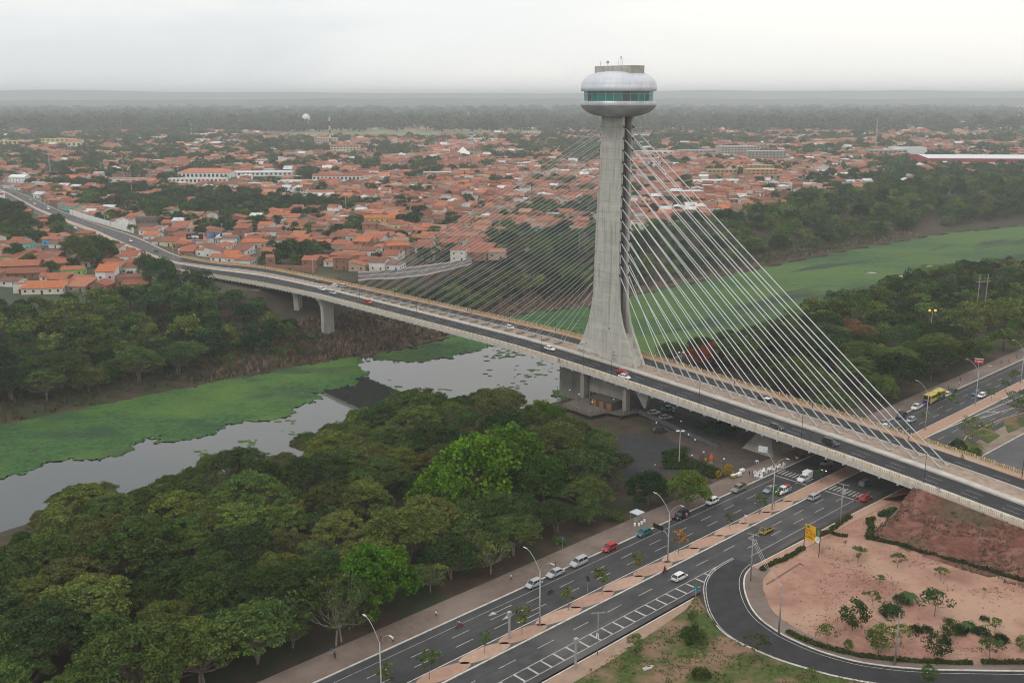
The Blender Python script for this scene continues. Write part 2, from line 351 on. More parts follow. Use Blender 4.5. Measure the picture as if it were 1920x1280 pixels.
# long low rise of wooded upland far behind the town
up = np.clip((np.hypot(gx, gy)-4600)/3200, 0, 1); up = up*up*(3-2*up)
wob = np.sin(gx*0.00043+1.3)*0.5+np.sin(gx*0.0011+gy*0.0004)*0.3+np.sin(gx*0.0023-0.4)*0.12
H += up*(34+12*wob-np.clip(gx/4500, -1, 1)*9)*(np.hypot(gx, gy) < 60000)
nv = H.size; W_ = len(X)
me = bpy.data.meshes.new('ground'); vs = np.stack([gx.ravel(), gy.ravel(), H.ravel()], 1)
idx = np.arange(nv).reshape(H.shape); q = np.stack([idx[:-1, :-1], idx[:-1, 1:], idx[1:, 1:], idx[1:, :-1]], -1).reshape(-1, 4)
me.vertices.add(nv); me.vertices.foreach_set('co', vs.ravel()); me.loops.add(q.size); me.loops.foreach_set('vertex_index', q.ravel())
me.polygons.add(len(q)); me.polygons.foreach_set('loop_start', np.arange(0, q.size, 4)); me.polygons.foreach_set('loop_total', np.full(len(q), 4)); me.update()
for m in (SOIL, FARG, DRYV): me.materials.append(m)
cxq = gx[:-1, :-1].ravel(); cyq = gy[:-1, :-1].ravel()
fardist = distline(cxq, cyq, FARB); neard = distline(cxq, cyq, NEARB)
mi = np.where((fardist < neard) & (fardist > 84), 1, 0)
mi = np.where((fardist < neard) & (fardist < 40) & (cxq > -70) & (cxq < 130), 2, mi)
me.polygons.foreach_set('material_index', mi.astype(np.int32)); me.polygons.foreach_set('use_smooth', [True]*len(q))
tag(link('ground', me), kind='structure')
poly_sheet('river_water', [(-1200, -500, WZ), (2800, -500, WZ), (2800, 1900, WZ), (-1200, 1900, WZ)], WATERM)
# distant ridges
def ridge(y0, dep, hfun, name, mat, n=160):
    b = MB(); rr = []
    for i in range(n+1):
        x = -26000+52000*i/n; h = hfun(x); yy = y0+700*math.sin(x*0.00021)
        rr.append([Vector((x, yy-dep*.5, 20)), Vector((x, yy-dep*.2, 20+(h-20)*.7)), Vector((x, yy, h)), Vector((x, yy+dep*.6, h*.8))])
    b.loft(rr, closed=False, caps=False); o = b.obj(name, mat, smooth=True, recalc=True); return tag(o, kind='structure')
def fbm(x, s, k): return mnoise.fractal(Vector((x*s, k, 0.3)), 1.0, 2.0, 4)
ridge(7300, 2200, lambda x: 68+16*fbm(x, .0004, 1.7)+4*fbm(x, .003, 5), 'wooded_hills', HILLM)
ridge(10800, 2200, lambda x: 126+26*fbm(x, .00045, 4.2)+15*math.exp(-((x-3420)/230)**2)+7*math.exp(-((x-4300)/400)**2)+3*fbm(x, .004, 8)+13*min(1, max(0, (x-900)/900)), 'distant_hills', HILLM)

# water hyacinth: rough leafy mats floating on the river
def mat_mesh(name, poly, mat, step, hmax, keep=None, seed=3, z=WZ):
    r = np.random.default_rng(seed)
    xs = [p[0] for p in poly]; ys = [p[1] for p in poly]
    ax = np.arange(min(xs), max(xs)+step, step); ay = np.arange(min(ys), max(ys)+step, step)
    x, y = np.meshgrid(ax, ay); x = x+r.uniform(-.35, .35, x.shape)*step; y = y+r.uniform(-.35, .35, y.shape)*step
    wx = x+2.2*np.sin(y*0.33)+1.1*np.sin(y*.9+x*.5); wy = y+2.0*np.sin(x*0.29+1)+1.0*np.sin(x*1.1)
    ins = inpoly(wx, wy, poly); dd_ = distline(wx, wy, list(poly)+[poly[0]]); ins &= ~((dd_ < 2.6) & (r.uniform(0, 1, x.shape) < .30*(1-dd_/2.6)+.05))
    if keep is not None: ins &= keep(x, y)
    zz = np.where(ins, r.uniform(0.06, hmax*.7, x.shape), 0)
    idx = -np.ones(x.shape, int); c = (ins[:-1, :-1].astype(int)+ins[:-1, 1:]+ins[1:, 1:]+ins[1:, :-1]) >= 3
    ii = np.arange(x.size).reshape(x.shape)
    q = np.stack([ii[:-1, :-1], ii[:-1, 1:], ii[1:, 1:], ii[1:, :-1]], -1)[c]
    used = np.unique(q); mp = -np.ones(x.size, int); mp[used] = np.arange(len(used)); q = mp[q]
    v = np.stack([x.ravel()[used], y.ravel()[used], z+zz.ravel()[used]], 1)
    me = bpy.data.meshes.new(name); me.from_pydata(v.tolist(), [], q.tolist()); me.materials.append(mat); me.update()
    return tag(link(name, me), kind='stuff')
def KS(L): return [(a*KR, b_*KR) for a, b_ in L]
def PW(u, v): p = P(u, v, WZ); return (p.x, p.y)
left_mat = [PW(*p) for p in [(-260, 1010), (-60, 935), (0, 893), (100, 872), (190, 862), (262, 838), (285, 824), (300, 838), (420, 806), (540, 779), (590, 752), (630, 727), (676, 716), (692, 700), (684, 688), (676, 676), (672, 662), (640, 656), (600, 664)]]+KS([(-76, 386), (-122, 350), (-165, 311), (-220, 290), (-345, 245)])
mat_mesh('water_hyacinth_mat', left_mat, HYA, 0.9, 0.55, keep=None)
mid_mat = [PW(*p) for p in [(676, 674), (720, 679), (800, 678), (850, 672), (880, 661), (920, 650), (990, 655), (1010, 640)]]+KS([(14, 420), (40, 452), (56, 486), (38, 493), (0, 474), (-28, 426), (-56, 397)])
mat_mesh('water_hyacinth_mat', mid_mat, HYA, 0.9, 0.5, seed=5)
near_mat = [PW(*p) for p in [(1030, 752), (1050, 727), (1085, 712), (1130, 700)]]+KS([(60, 384), (30, 352), (20, 336)])
mat_mesh('water_hyacinth_mat', near_mat, HYA, 0.9, 0.5, seed=6)
holes = [(P(u, v, WZ).x, P(u, v, WZ).y, a, b) for u, v, a, b in [(1634, 511, 4.5, 3), (1694, 519, 9, 5), (1708, 526, 6, 2.5), (1744, 499, 7, 3), (1854, 488, 8, 3.5), (1740, 506, 5, 2.2), (1150, 640, 2, 2), (1830, 493, 3, 2)]]
def hk(x, y):
    k = np.ones(x.shape, bool)
    for hx, hy, a, b in holes: k &= ((x-hx)/a)**2+((y-hy)/b)**2 > 1+0.5*np.sin(x*1.3+y)
    return k
up_mat = KS([(14, 420), (24, 345), (60, 386), (84, 404), (112, 432), (150, 472), (196, 524), (262, 577), (350, 642), (520, 742), (900, 932), (1300, 1080), (1300, 1215), (1000, 1078), (640, 928), (425, 824), (330, 763), (240, 688), (161, 616), (108, 564), (67, 526), (38, 492), (52, 486), (36, 450)])
mat_mesh('water_hyacinth_mat', up_mat, HYA2, 1.7, 0.6, keep=hk, seed=8)
# loose floating rafts
rf = MB()
for (u, v, n, sp) in [(940, 668, 26, 9), (955, 662, 18, 7), (1000, 700, 10, 7), (990, 705, 6, 4), (975, 722, 12, 8), (835, 731, 4, 2.5), (905, 700, 3, 8), (1020, 690, 10, 10), (470, 828, 8, 6), (380, 846, 6, 5), (560, 812, 8, 5), (530, 790, 5, 6), (1050, 695, 8, 8), (700, 720, 3, 12), (500, 850, 5, 4), (890, 740, 3, 9)]:
    c = P(u, v, WZ)
    for k in range(n):
        x = c.x+random.gauss(0, sp*.6); y = c.y+random.gauss(0, sp*.45); r0 = random.uniform(.25, 1.1)*(1.5 if k == 0 else 1)
        rf.face([(x+r0*1.5*math.cos(a)*random.uniform(.6, 1.2), y+r0*math.sin(a)*random.uniform(.6, 1.2), WZ+.06+.004*k) for a in [i*math.pi/4 for i in range(8)]])
tag(rf.obj('floating_weed', HYA), kind='stuff')
# dead brown scrub and reeds on the far bank beside the piers
def tufts(name, pts, mat, h0, h1, w, seed=1, lean=.35, blades=5):
    r = random.Random(seed); b = MB()
    for (x, y, z) in pts:
        for k in range(blades):
            a = r.uniform(0, 6.28); h = r.uniform(h0, h1); ww = w*r.uniform(.5, 1.3); ox, oy = r.gauss(0, w*1.6), r.gauss(0, w*1.6); l = r.gauss(0, lean)*h
            ca, sa = math.cos(a)*ww, math.sin(a)*ww
            b.face([(x+ox-ca, y+oy-sa, z), (x+ox+ca, y+oy+sa, z), (x+ox+ca*.3+l*sa/ww, y+oy+sa*.3-l*ca/ww, z+h)])
    o = b.obj(name, mat); return tag(o, kind='stuff')
DRY2 = [M('dry_reed', (0.215, 0.145, 0.098), 0.95, 0.45, 0.25), M('scrub_green', (0.075, 0.085, 0.035), 0.95, 0.3, 0.15), M('scrub_brown', (0.095, 0.066, 0.045), 0.95, 0.3, 0.15)]
FBv = [Vector((p[0], p[1], 0)) for p in FARB]
def bankpts(n, x0, x1, d0, d1, seed):
    r = np.random.default_rng(seed); x = r.uniform(x0, x1, n*6); y = r.uniform(290, 810, n*6)
    d = distline(x, y, FARB); k = (~inpoly(x, y, RIVER)) & (d > d0) & (d < d1) & (y > np.interp(x, [p[0] for p in FARB], [p[1] for p in FARB]))
    x, y = x[k][:n], y[k][:n]; z = terrain_h(x, y); return list(zip(x, y, z))
tufts('dry_reeds', bankpts(3400, -120, 34, 1.5, 46, 1), DRY2[0], .8, 2.7, .17, 1, .35, 8)
tufts('brown_scrub', bankpts(2400, -125, 40, 1, 45, 2), DRY2[2], .6, 1.7, .3, 2, .6, 8)
tufts('green_scrub', bankpts(1500, -210, -85, 2, 36, 3), DRY2[1], .8, 2.0, .3, 3, .5, 8)
tufts('dry_reeds', bankpts(3000, 30, 330, 1, 20, 4), DRY2[0], .8, 2.2, .3, 4, .5, 6)
tufts('brown_scrub', bankpts(2600, 60, 300, 4, 30, 5), DRY2[1], 1., 2.8, .6, 5, .6, 6)
# ------------------------------------------------------------------ the bridge
bridge = empty('cable_stayed_bridge', B0+Vector((0, 0, 0)), 0, 'long concrete cable-stayed bridge curving from the town over the green river to the embankment', 'bridge')
bridge.location = (0, 0, 0)
def nar(s): return 2.6*min(1, max(0, (s-45)/140))
def offs(s):
    n = nar(s); mr = 5.0-n
    return [-14.7, -11.1, -3.4, mr, mr+6.9, 15.0-n]
ST = []                                   # stations: outer near, near asphalt, near kerb of median, far kerb, far asphalt edge, outer far
SS = list(np.arange(-230, 186, 5.0))
for s in SS: ST.append([Bp(s, o) for o in offs(s)])
def station(u, ys, z):
    q = [P(u, y, z) for y in ys]; a = (q[0]-q[1]).normalized(); b = (q[3]-q[2]).normalized()
    return [q[0]+a*3.5]+q+[q[3]+b*3.1]
LC = [station(500, (532, 519.6, 513.4, 504.8), 8.55), station(400, (515, 506, 501, 493.8), 7.55), station(340, (506, 496.6, 493, 483), 6.9)]
key = [ST[-5], ST[-1]]+LC
def cat(p0, p1, p2, p3, t): return 0.5*((2*p1)+(p2-p0)*t+(2*p0-5*p1+4*p2-p3)*t*t+(3*p1-p0-3*p2+p3)*t**3)
ext = [2*key[-1][k]-key[-2][k] for k in range(6)]
kk = key+[ext]
for i in range(1, len(key)-1):
    for j in range(1, 9): ST.append([cat(kk[i-1][k], kk[i][k], kk[i+1][k], kk[i+2][k], j/8) for k in range(6)])
iab = SS.index(-105.0)                    # abutment: the deck proper starts here
def up(p, z): return p+Vector((0, 0, z))
def lerp(a, b, t): return a+(b-a)*t
sup = ST[iab:]
def strip(name, c0, c1, z, mat, st=None, parent=bridge, thick=0.0):
    st = st or ST; b = MB(); A = [up(c0(q), z) for q in st]; B_ = [up(c1(q), z) for q in st]; b.ribbon(B_, A)
    if thick:
        b.ribbon(A, [up(p, -thick) for p in A]); b.ribbon([up(p, -thick) for p in B_], B_)
    return b.obj(name, mat, parent)
strip('road_surface', lambda q: q[1], lambda q: q[2], 0.0, ASPH)
strip('road_surface', lambda q: q[3], lambda q: q[4], 0.0, ASPH)
strip('sidewalk', lambda q: q[0], lambda q: q[1], .16, CONC_L, thick=.5)
strip('sidewalk', lambda q: q[4], lambda q: q[5], .16, SIDE_O, thick=.5)
strip('median_walk', lambda q: q[2], lambda q: lerp(q[2], q[3], .27), .42, CONC_L, thick=.5)
strip('median_walk', lambda q: lerp(q[2], q[3], .27), lambda q: q[3], .22, M('median_dusty', (0.33, 0.25, 0.20), .9, .2, .6), thick=.3)
strip('median_barrier', lambda q: lerp(q[2], q[3], .955), lambda q: q[3], .62, CONC_L, thick=.6)
# slab, ribs and box girder
b = MB(); rr = []
for q in sup:
    n = (q[5]-q[0]).normalized(); z = lambda p, d: up(p, d)
    rr.append([z(q[0]-n*.25, .2), z(q[0]-n*.25, -1.0), z(lerp(q[0], q[5], .16), -1.15), z(lerp(q[0], q[5], .28), -2.5), z(lerp(q[0], q[5], .72), -2.5), z(lerp(q[0], q[5], .84), -1.15), z(q[5]+n*.25, -1.0), z(q[5]+n*.25, .2), z(q[5]-n*.05, -.05), z(q[0]+n*.05, -.05)])
b.loft(rr); b.obj('deck_slab', FASCIA, bridge)
b = MB(); acc = 0
for i in range(len(sup)-1):
    L = (sup[i+1][0]-sup[i][0]).length; k = max(1, int(round(L/3.4)))
    for j in range(k):
        t = j/k; n0 = lerp(sup[i][0], sup[i+1][0], t); f0 = lerp(sup[i][5], sup[i+1][5], t); d = (f0-n0).normalized(); ang = math.atan2(d.y, d.x)
        for e, sg in ((n0, 1), (f0, -1)): b.box(e+d*sg*2.2+Vector((0, 0, -1.28)), (4.6, .45, .5), ang)
tag(b.obj('deck_rib', FASCIA, bridge), kind='stuff')
# railings
def rail(side, y_mat, st, name='railing'):
    b = MB(); p_ = MB(); r_ = MB()
    for i in range(len(st)-1):
        a, c = st[i][side], st[i+1][side]; L = (c-a).length; n = (st[i][5-side if side == 0 else 0]-a).normalized()
        a = a+n*.25; c = c+n*.25; k = max(1, int(L/.42)); dr = (c-a)/k; ang = math.atan2(dr.y, dr.x)
        for j in range(k):
            p = a+dr*(j+.5); b.box(p+Vector((0, 0, .62)), (.2 if side == 0 else .26, .07, .8), ang)
        for zz in (.25, 1.06): r_.box(lerp(a, c, .5)+Vector((0, 0, zz)), (L, .1, .09), ang)
        for j in range(max(1, int(round(L/2.5)))):
            p_.box(lerp(a, c, (j)/max(1, round(L/2.5)))+Vector((0, 0, .72)), (.26, .24, 1.15), ang)
    tag(b.obj('railing_balusters', y_mat, bridge), kind='stuff'); tag(p_.obj('railing_posts', CONC_L, bridge), kind='stuff')
    r_.obj('handrail', y_mat, bridge)
rail(0, RAIL_Y, ST[8:]); rail(5, RAIL_Y2, ST[8:])
# lane markings
def dashes(mb, f, s0, s1, on, offg, w, z=.006):
    s = s0
    while s < s1:
        a, c = f(s), f(s+on); d = (c-a).normalized(); n = Vector((-d.y, d.x, 0))*w/2; zz = Vector((0, 0, z))
        mb.face([a-n+zz, c-n+zz, c+n+zz, a+n+zz]); s += on+offg
mk = MB()
for o in (-8.75, -6.2): dashes(mk, lambda s, o=o: Bp(s, o), -215, 180, 4.2, 5.6, .13)
dashes(mk, lambda s: Bp(s, offs(s)[3]+3.45), -215, 180, 4.2, 5.6, .13)
for (s, o) in ((-11.0, -3.65),):
    for s_ in np.arange(-225, 183, 4.0): mk.face([Bp(s_, -10.95, .006), Bp(s_+4, -10.95, .006), Bp(s_+4, -10.83, .006), Bp(s_, -10.83, .006)])
tag(mk.obj('lane_marking', PAINT_F, bridge), kind='stuff')
# piers
def pier(u, v, zb, off, w=5.4, t=2.4, name='pier', mat=CONC):
    p = P(u, v, zb); s = (p-B0).dot(BD); zt = zdeck(min(s, 240))-2.45
    prof = [(zb-2, w*.52), (zb+1.5, w*.5), (zt-6.0, w*.5), (zt-3.6, w*.56), (zt-1.8, w*.68), (zt-.6, w*.85), (zt+.2, w*.95)]
    b = MB(); n = BN; d = BD*t/2; rr = []
    c = B0+BD*s+BN*off; c.z = 0
    for z, h in prof: rr.append([c+n*x*h+d*y+Vector((0, 0, z)) for x, y in ((-1, -1), (1, -1), (1, 1), (-1, 1))])
    b.loft(rr); return b.obj(name, mat, bridge, recalc=True)
_p = P(614, 575, 7.0); PS1 = 163.0
def pier_s(s, off, zb, zt, w=5.4):
    q = min(ST, key=lambda q: abs((q[2]-B0).dot(BD)-s)); n = (q[5]-q[0]).normalized(); d = Vector((-n.y, n.x, 0))*1.2; c = lerp(q[0], q[5], .5)+n*off; c.z = 0; rr = []
    zt = q[0].z-(2.45 if abs(off) < 8 else 1.5)
    for z, h in [(zb-2, w*.5), (zt-5.5, w*.5), (zt-3.2, w*.56), (zt-1.5, w*.7), (zt-.5, w*.86), (zt+.2, w*.95)]: rr.append([c+n*x*h+d*y+Vector((0, 0, z)) for x, y in ((-1, -1), (1, -1), (1, 1), (-1, 1))])
    b = MB(); b.loft(rr); b.obj('pier', CONC, bridge, recalc=True)
pier_s(179, -9.4, -14.5, 0)
pier_s(215, -9.0, -8.5, 0); pier_s(250, -8, -5.5, 0); pier_s(282, -6, 0, 0, 6.5)
for s_ in (179, 215, 250, 282):
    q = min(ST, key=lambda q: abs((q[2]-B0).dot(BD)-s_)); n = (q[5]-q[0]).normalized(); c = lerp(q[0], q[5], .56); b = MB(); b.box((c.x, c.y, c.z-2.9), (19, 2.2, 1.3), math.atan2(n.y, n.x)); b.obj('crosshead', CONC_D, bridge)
# left abutment
q = ST[-3]; n = (q[5]-q[0]).normalized(); d = Vector((-n.y, n.x, 0)); b = MB()
c = lerp(q[0], q[5], .5); b.box((c.x, c.y, (q[0].z-1.2)/2+1), ((q[5]-q[0]).length-.4, 9, q[0].z-3.2), math.atan2(n.y, n.x)); b.obj('abutment', CONC, bridge)
# right abutment wall and wing
b = MB(); c = Bp(-108, 0); b.box((c.x, c.y, 2.6), (29.4, 5, 5.3), math.atan2(BN.y, BN.x)); b.obj('abutment', CONC, bridge)
# flared leg beside the avenue: a truncated concrete pyramid
def pyramid(c, b0, b1, h, rz): 
    b = MB(); b.box((c.x, c.y, h/2), (b0, b0, h), rz, taper=b1/b0); return b
for (s, o) in ((-55.5, -4.6), (-55.5, 5.2)):
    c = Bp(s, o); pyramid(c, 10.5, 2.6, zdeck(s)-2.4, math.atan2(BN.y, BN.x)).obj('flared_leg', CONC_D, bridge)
# substructure of the tower at the water's edge
b = MB(); ang = math.atan2(BN.y, BN.x)
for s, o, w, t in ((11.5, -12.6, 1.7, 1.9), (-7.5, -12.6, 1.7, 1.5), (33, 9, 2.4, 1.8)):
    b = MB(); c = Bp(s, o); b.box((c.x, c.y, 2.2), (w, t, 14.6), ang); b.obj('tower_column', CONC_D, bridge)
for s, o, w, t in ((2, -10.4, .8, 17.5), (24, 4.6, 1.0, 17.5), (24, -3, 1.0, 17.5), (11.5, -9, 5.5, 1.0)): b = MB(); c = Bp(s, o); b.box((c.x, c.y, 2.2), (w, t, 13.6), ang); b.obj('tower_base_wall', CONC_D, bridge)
b = MB(); c = Bp(-13.5, -10.4); zt = zdeck(-13.5)-1.3
b.lathe([(.3, -6.2), (3.3, -.6), (3.3, 0)], 4, (c.x, c.y, zt), a0=R(10)); b.obj('inverted_cone_strut', CONC, bridge)
# ------------------------------------------------------------------ cables
TWL = [(30, 11), (28, 12.6), (25.2, 17), (22.9, 22.6), (21.3, 28), (20.6, 33), (20.3, 42), (19.9, 56), (19.2, 70), (18.3, 86), (18.2, 92)]
TWR = [(0, 10.4), (1.9, 14), (3.8, 17.8), (5.6, 21), (7.2, 24.8), (8.3, 28.5), (8.8, 33), (9.1, 43), (9.2, 57), (9.1, 71), (8.9, 92)]
def edge(T, z): return float(np.interp(z, [a[1] for a in T], [a[0] for a in T]))
def TP(s, o, z): p = B0+BD*s+BN*o; p.z = z; return p
CABG = M('cable_grey', (.58, .60, .63), .45)
def cable(a, c, r, sleeve, col=CABLE):
    b = MB(); L = (c-a).length; sag = [lerp(a, c, t)+Vector((0, 0, -L*.004*4*t*(1-t))) for t in (0, .2, .4, .6, .8, 1)]
    b.tube(sag, r, 6); o = b.obj('stay_cable', col, bridge, smooth=True)
    s = MB(); e = lerp(c, a, sleeve/L); s.tube([c-(a-c).normalized()*.3, e], r*1.55, 8); s.obj('anchor_sleeve', STEEL, o)
    s = MB(); s.tube([a, lerp(a, c, .5/L*2)], r*1.7, 6); s.obj('anchor_socket', DARKM, o)
for i in range(14):
    z = 88.4-3.65*i; s = -103.2+7.15*i
    for o1, o2 in ((.45, .3), (4.55, 3.6)): cable(TP(edge(TWR, z)+.05, o1, z), Bp(s, o2, .25), .125, 7.0)
for i in range(22):
    z = 88.4-2.54*i; s = 182.5-6.88*i; k = nar(s)/2.6
    for o1, o2 in ((.45, .1), (4.55, 2.3-.4*k)): cable(TP(edge(TWL, z)-.05, o1, z), Bp(s, o2, .25), .075, 2.2, CABG)
for i in range(22):
    b = MB(); s = 182.5-6.88*i; k = nar(s)/2.6; c = Bp(s+.6, 1.2-.4*k, .55); b.box(c, (3.2-.3*k, 1.1, .75), ang); b.obj('anchor_plinth', CONC_D, bridge)
b = MB()
for i in range(14):
    for o in (.3, 3.6): b = MB(); c = Bp(-103.2+7.15*i, o, .4); b.box(c, (.8, .9, .35), ang); b.obj('anchor_block', CONC, bridge)
# ------------------------------------------------------------------ the tower
tower = empty('observation_tower', (0, 0, 0), 0, 'tall flared concrete pylon topped by a round silver lookout pod with green glass', 'tower')
TCONC = mixin(mixin(mixin(M('pylon_concrete', (0.46, 0.45, 0.405), 0.85, 0.10, 0.5, 0.12, 3, stretch=(1, 1, .4)), (0.27, 0.255, 0.225), 1.0, 0.50, 0.70, stretch=(1, 1, .06), fac=0.75), (0.56, 0.55, 0.50), 0.22, 0.5, 0.66, stretch=(.35, .35, 2.2), fac=0.6), (0.33, 0.32, 0.28), 0.42, 0.60, 0.72, stretch=(.25, .25, 3), fac=0.7)
def wall(o0, o1, name='pylon_wall'):
    zs = [10.3, 12, 13.6, 15.2, 17, 18.8, 20.8, 22.6, 24.8, 27, 29.5, 33, 38, 43, 48, 53, 58, 63, 68, 73, 78, 83, 88, 92.3]
    b = MB(); b.loft([[TP(edge(TWL, z), o0, z), TP(edge(TWR, z), o0, z), TP(edge(TWR, z), o1, z), TP(edge(TWL, z), o1, z)] for z in zs])
    w = b.obj(name, TCONC, tower, recalc=True)
    g = MB()                                   # pour joints: recessed dark lines read as thin proud strips of grime-free gap
    for z in np.arange(14.2, 91, 3.35):
        for oo, sg in ((o0, -1), (o1, 1)):
            p0, p1 = TP(edge(TWL, z), oo+sg*.012, z), TP(edge(TWR, z), oo+sg*.012, z); g.face([p0, p1, up(p1, .07), up(p0, .07)])
    g.obj('pour_joints', CONC_D, w)
    h = MB()
    for z in list(np.arange(35.5, 91.5, .62)):
        for ee in (edge(TWL, z)-1.0, edge(TWR, z)+.8):
            if (z % 10) < 8.6: p = TP(ee, o0-.014, z); h.face([p, p+BD*.22, up(p+BD*.22, .26), up(p, .26)])
    h.obj('anchor_pockets', CONC_D, w)
    return w
w1 = wall(0.0, .95); w2 = wall(4.05, 5.0)
b = MB()                                       # concrete web between the two walls at the foot
zs = [10.2, 13, 16, 19, 21.2]
b.loft([[TP(edge(TWR, z)+.9+.06*(z-10), o, z) for o in (.95, 4.05)]+[TP(edge(TWL, z)-1.0, o, z) for o in (4.05, .95)] for z in zs]); b.obj('foot_web', TCONC, tower, recalc=True)
b = MB(); b.loft([[TP(s, o, z) for s, o in ((11.3, .97), (11.3, 4.03), (17, 4.03), (17, .97))] for z in (21, 56, 92)]); shaft = b.obj('lift_shaft', M('shaft_dark', (.06, .062, .072), .5, .4, .3, stretch=(1, 1, .2)), tower, recalc=True)
b = MB()
for o in (1.25, 1.95, 2.75, 3.6): b.tube([TP(10.4, o, 21.2), TP(10.4, o, 92)], .12, 6)
b.obj('lift_rails', M('rail_steel', (.13, .12, .12), .5, .3, 1, metal=.5), shaft)
b = MB()
for z in np.arange(22.5, 92, 1.75): p = TP(10.5, 2.5, z); b.box(p, (3.1, .12, .1), ang)
b.obj('lift_crossbars', M('crossbar', (.16, .12, .10), .7), shaft)
b = MB()
for z in np.arange(22.5, 90, 3.5):
    b.face([TP(11.2, 1.2, z), TP(11.2, 1.8, z), TP(11.2, 1.8, z+3.1), TP(11.2, 1.2, z+3.1)])
b.obj('lift_glazing', M('shaft_glass', (.10, .14, .20), .15, .5, .5, spec=.8), shaft)
# dark scrawls sprayed near the foot
b = MB(); o = TP(28.0, -.02, 12.5); scribble(b, TP(27.2, 0, 11.9), -BD, Vector((0, 0, 1)), 4.4, 1.0, 1, nrm=-BN, seed=5); scribble(b, TP(22.0, 0, 11.9), -BD, Vector((0, 0, 1)), 5.4, 1.0, 1, nrm=-BN, seed=6)
b.obj('spray_scrawl', M('grey_spray', (.10, .10, .10), .9), w1)
b = MB(); scribble(b, TP(11.0, 0, 11.9), -BD, Vector((0, 0, 1)), 3.5, 2.2, 2, nrm=-BN, seed=8, fill=.7); b.face([TP(13.0, -.02, 22), TP(12.3, -.02, 22), TP(12.3, -.02, 22.6), TP(12.9, -.02, 22.7)]); b.obj('spray_scrawl', M('blue_spray', (.06, .13, .26), .9), w1)
# pod
PC = TP(13.5, 2.6, 0); PC.z = 0; c0 = (PC.x, PC.y, 0)
pod = MB(); pod.lathe([(4.6, 91.3), (5.8, 91.4), (7.6, 91.75), (9.4, 92.4), (10.8, 93.25), (11.7, 94.2), (12.0, 94.75), (12.02, 94.85), (12.02, 96.05), (11.9, 96.15), (10.7, 96.1)], 72, c0); bowl = pod.obj('pod_bowl', SILVER_D, tower, smooth=True)
s_ = MB(); s_.lathe([(12.05, 94.78), (12.12, 94.8), (12.12, 94.9), (12.05, 94.92)], 72, c0); s_.obj('pod_rim_band', STEEL, bowl)
b = MB(); b.lathe([(10.7, 99.12), (11.75, 99.1), (11.9, 99.2), (11.92, 100.5), (11.85, 100.6), (11.75, 101.4), (11.35, 102.3), (10.6, 103.1), (9.6, 103.8), (8.3, 104.4), (6.6, 104.85), (4.2, 105.15), (.2, 105.2)], 72, c0); dome = b.obj('pod_dome', SILVER, tower, smooth=True)
b = MB(); prof = [(11.93, 99.25), (11.95, 100.55), (11.79, 101.4), (11.39, 102.32), (10.64, 103.13), (9.64, 103.84), (8.33, 104.43), (6.6, 104.88)]
for k in range(36):
    a = 2*math.pi*k/36
    b.tube([(PC.x+math.cos(a)*r, PC.y+math.sin(a)*r, z) for r, z in prof], .022, 4)
b.obj('dome_seams', SILVER, dome)
b = MB(); b.lathe([(10.2, 96.1), (10.2, 99.15)], 48, c0); b.lathe([(.1, 96.12), (10.8, 96.12)], 48, c0); b.obj('lookout_floor', M('lookout_inside', (.03, .05, .05), .8), tower)
NP = 26
for k in range(NP):
    a0 = 2*math.pi*(k+.5)/NP; a1 = 2*math.pi*(k+1.5)/NP; b = MB(); A = (PC.x+math.cos(a0)*10.85, PC.y+math.sin(a0)*10.85); B_ = (PC.x+math.cos(a1)*10.85, PC.y+math.sin(a1)*10.85)
    b.face([(A[0], A[1], 96.12), (B_[0], B_[1], 96.12), (B_[0], B_[1], 99.12), (A[0], A[1], 99.12)])
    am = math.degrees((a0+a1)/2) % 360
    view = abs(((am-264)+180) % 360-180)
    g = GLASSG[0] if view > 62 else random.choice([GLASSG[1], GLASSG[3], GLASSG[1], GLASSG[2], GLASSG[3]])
    b.obj('glass_pane', g, tower)
    m_ = MB(); m_.tube([(A[0], A[1], 96.1), (A[0], A[1], 99.14)], .085, 5); m_.obj('mullion', STEEL, tower)
b = MB(); b.lathe([(10.86, 98.2), (10.92, 98.2), (10.92, 98.3), (10.86, 98.3)], 52, c0); b.obj('transom', STEEL, tower)
b = MB(); b.box((PC.x, PC.y, 105.65), (6.2, 15.6, 2.4), ang); rb = b.obj('roof_block', CONC_D if False else mixin(M('roof_block_concrete', (.42, .40, .35), .9, .12, .5), (.28, .25, .20), .8, .5, .7, stretch=(1, 1, .1), fac=.6), tower)
b = MB()
for s, o, h in ((19.5, .3, 1.7), (17.0, 1.0, 1.2), (12.4, 1.2, 2.0), (11.5, 1.2, 3.1), (10.7, 1.2, 2.2)):
    p = TP(s, o, 106.8); b.tube([p, up(p, h)], .07, 5)
    if h == 1.2: b.box(up(p, 1.2), (.7, .5, .8), .4)
    if h > 3: b.box(up(p, 2.4), (.25, .25, .9), .4)
b.obj('antennas', STEEL, rb)
# ------------------------------------------------------------------ pale approach road through the town
ZR = lambda u: float(np.interp(u, [0, 240, 300, 340], [5.25, 5.35, 6.2, 6.9]))
def line(pts, n=40, off=0.0):
    q = [P(u, v, ZR(u)+off) for u, v in pts]; L = [0]
    for i in range(1, len(q)): L.append(L[-1]+(q[i]-q[i-1]).length)
    out = []
    for k in range(n+1):
        t = L[-1]*k/n; i = min(len(q)-2, max(0, int(np.searchsorted(L, t))-1)); f = (t-L[i])/(L[i+1]-L[i]); out.append(lerp(q[i], q[i+1], f))
    for _ in range(2): out = [out[0]]+[(out[i-1]+out[i]*2+out[i+1])/4 for i in range(1, n)]+[out[-1]]
    return out
nE = line([(340, 506), (318, 503), (300, 498), (270, 482), (240, 469.5), (212, 457.5), (172.5, 442.5), (139, 427.5), (84, 407), (47, 392), (20.6, 376), (-30, 350)])
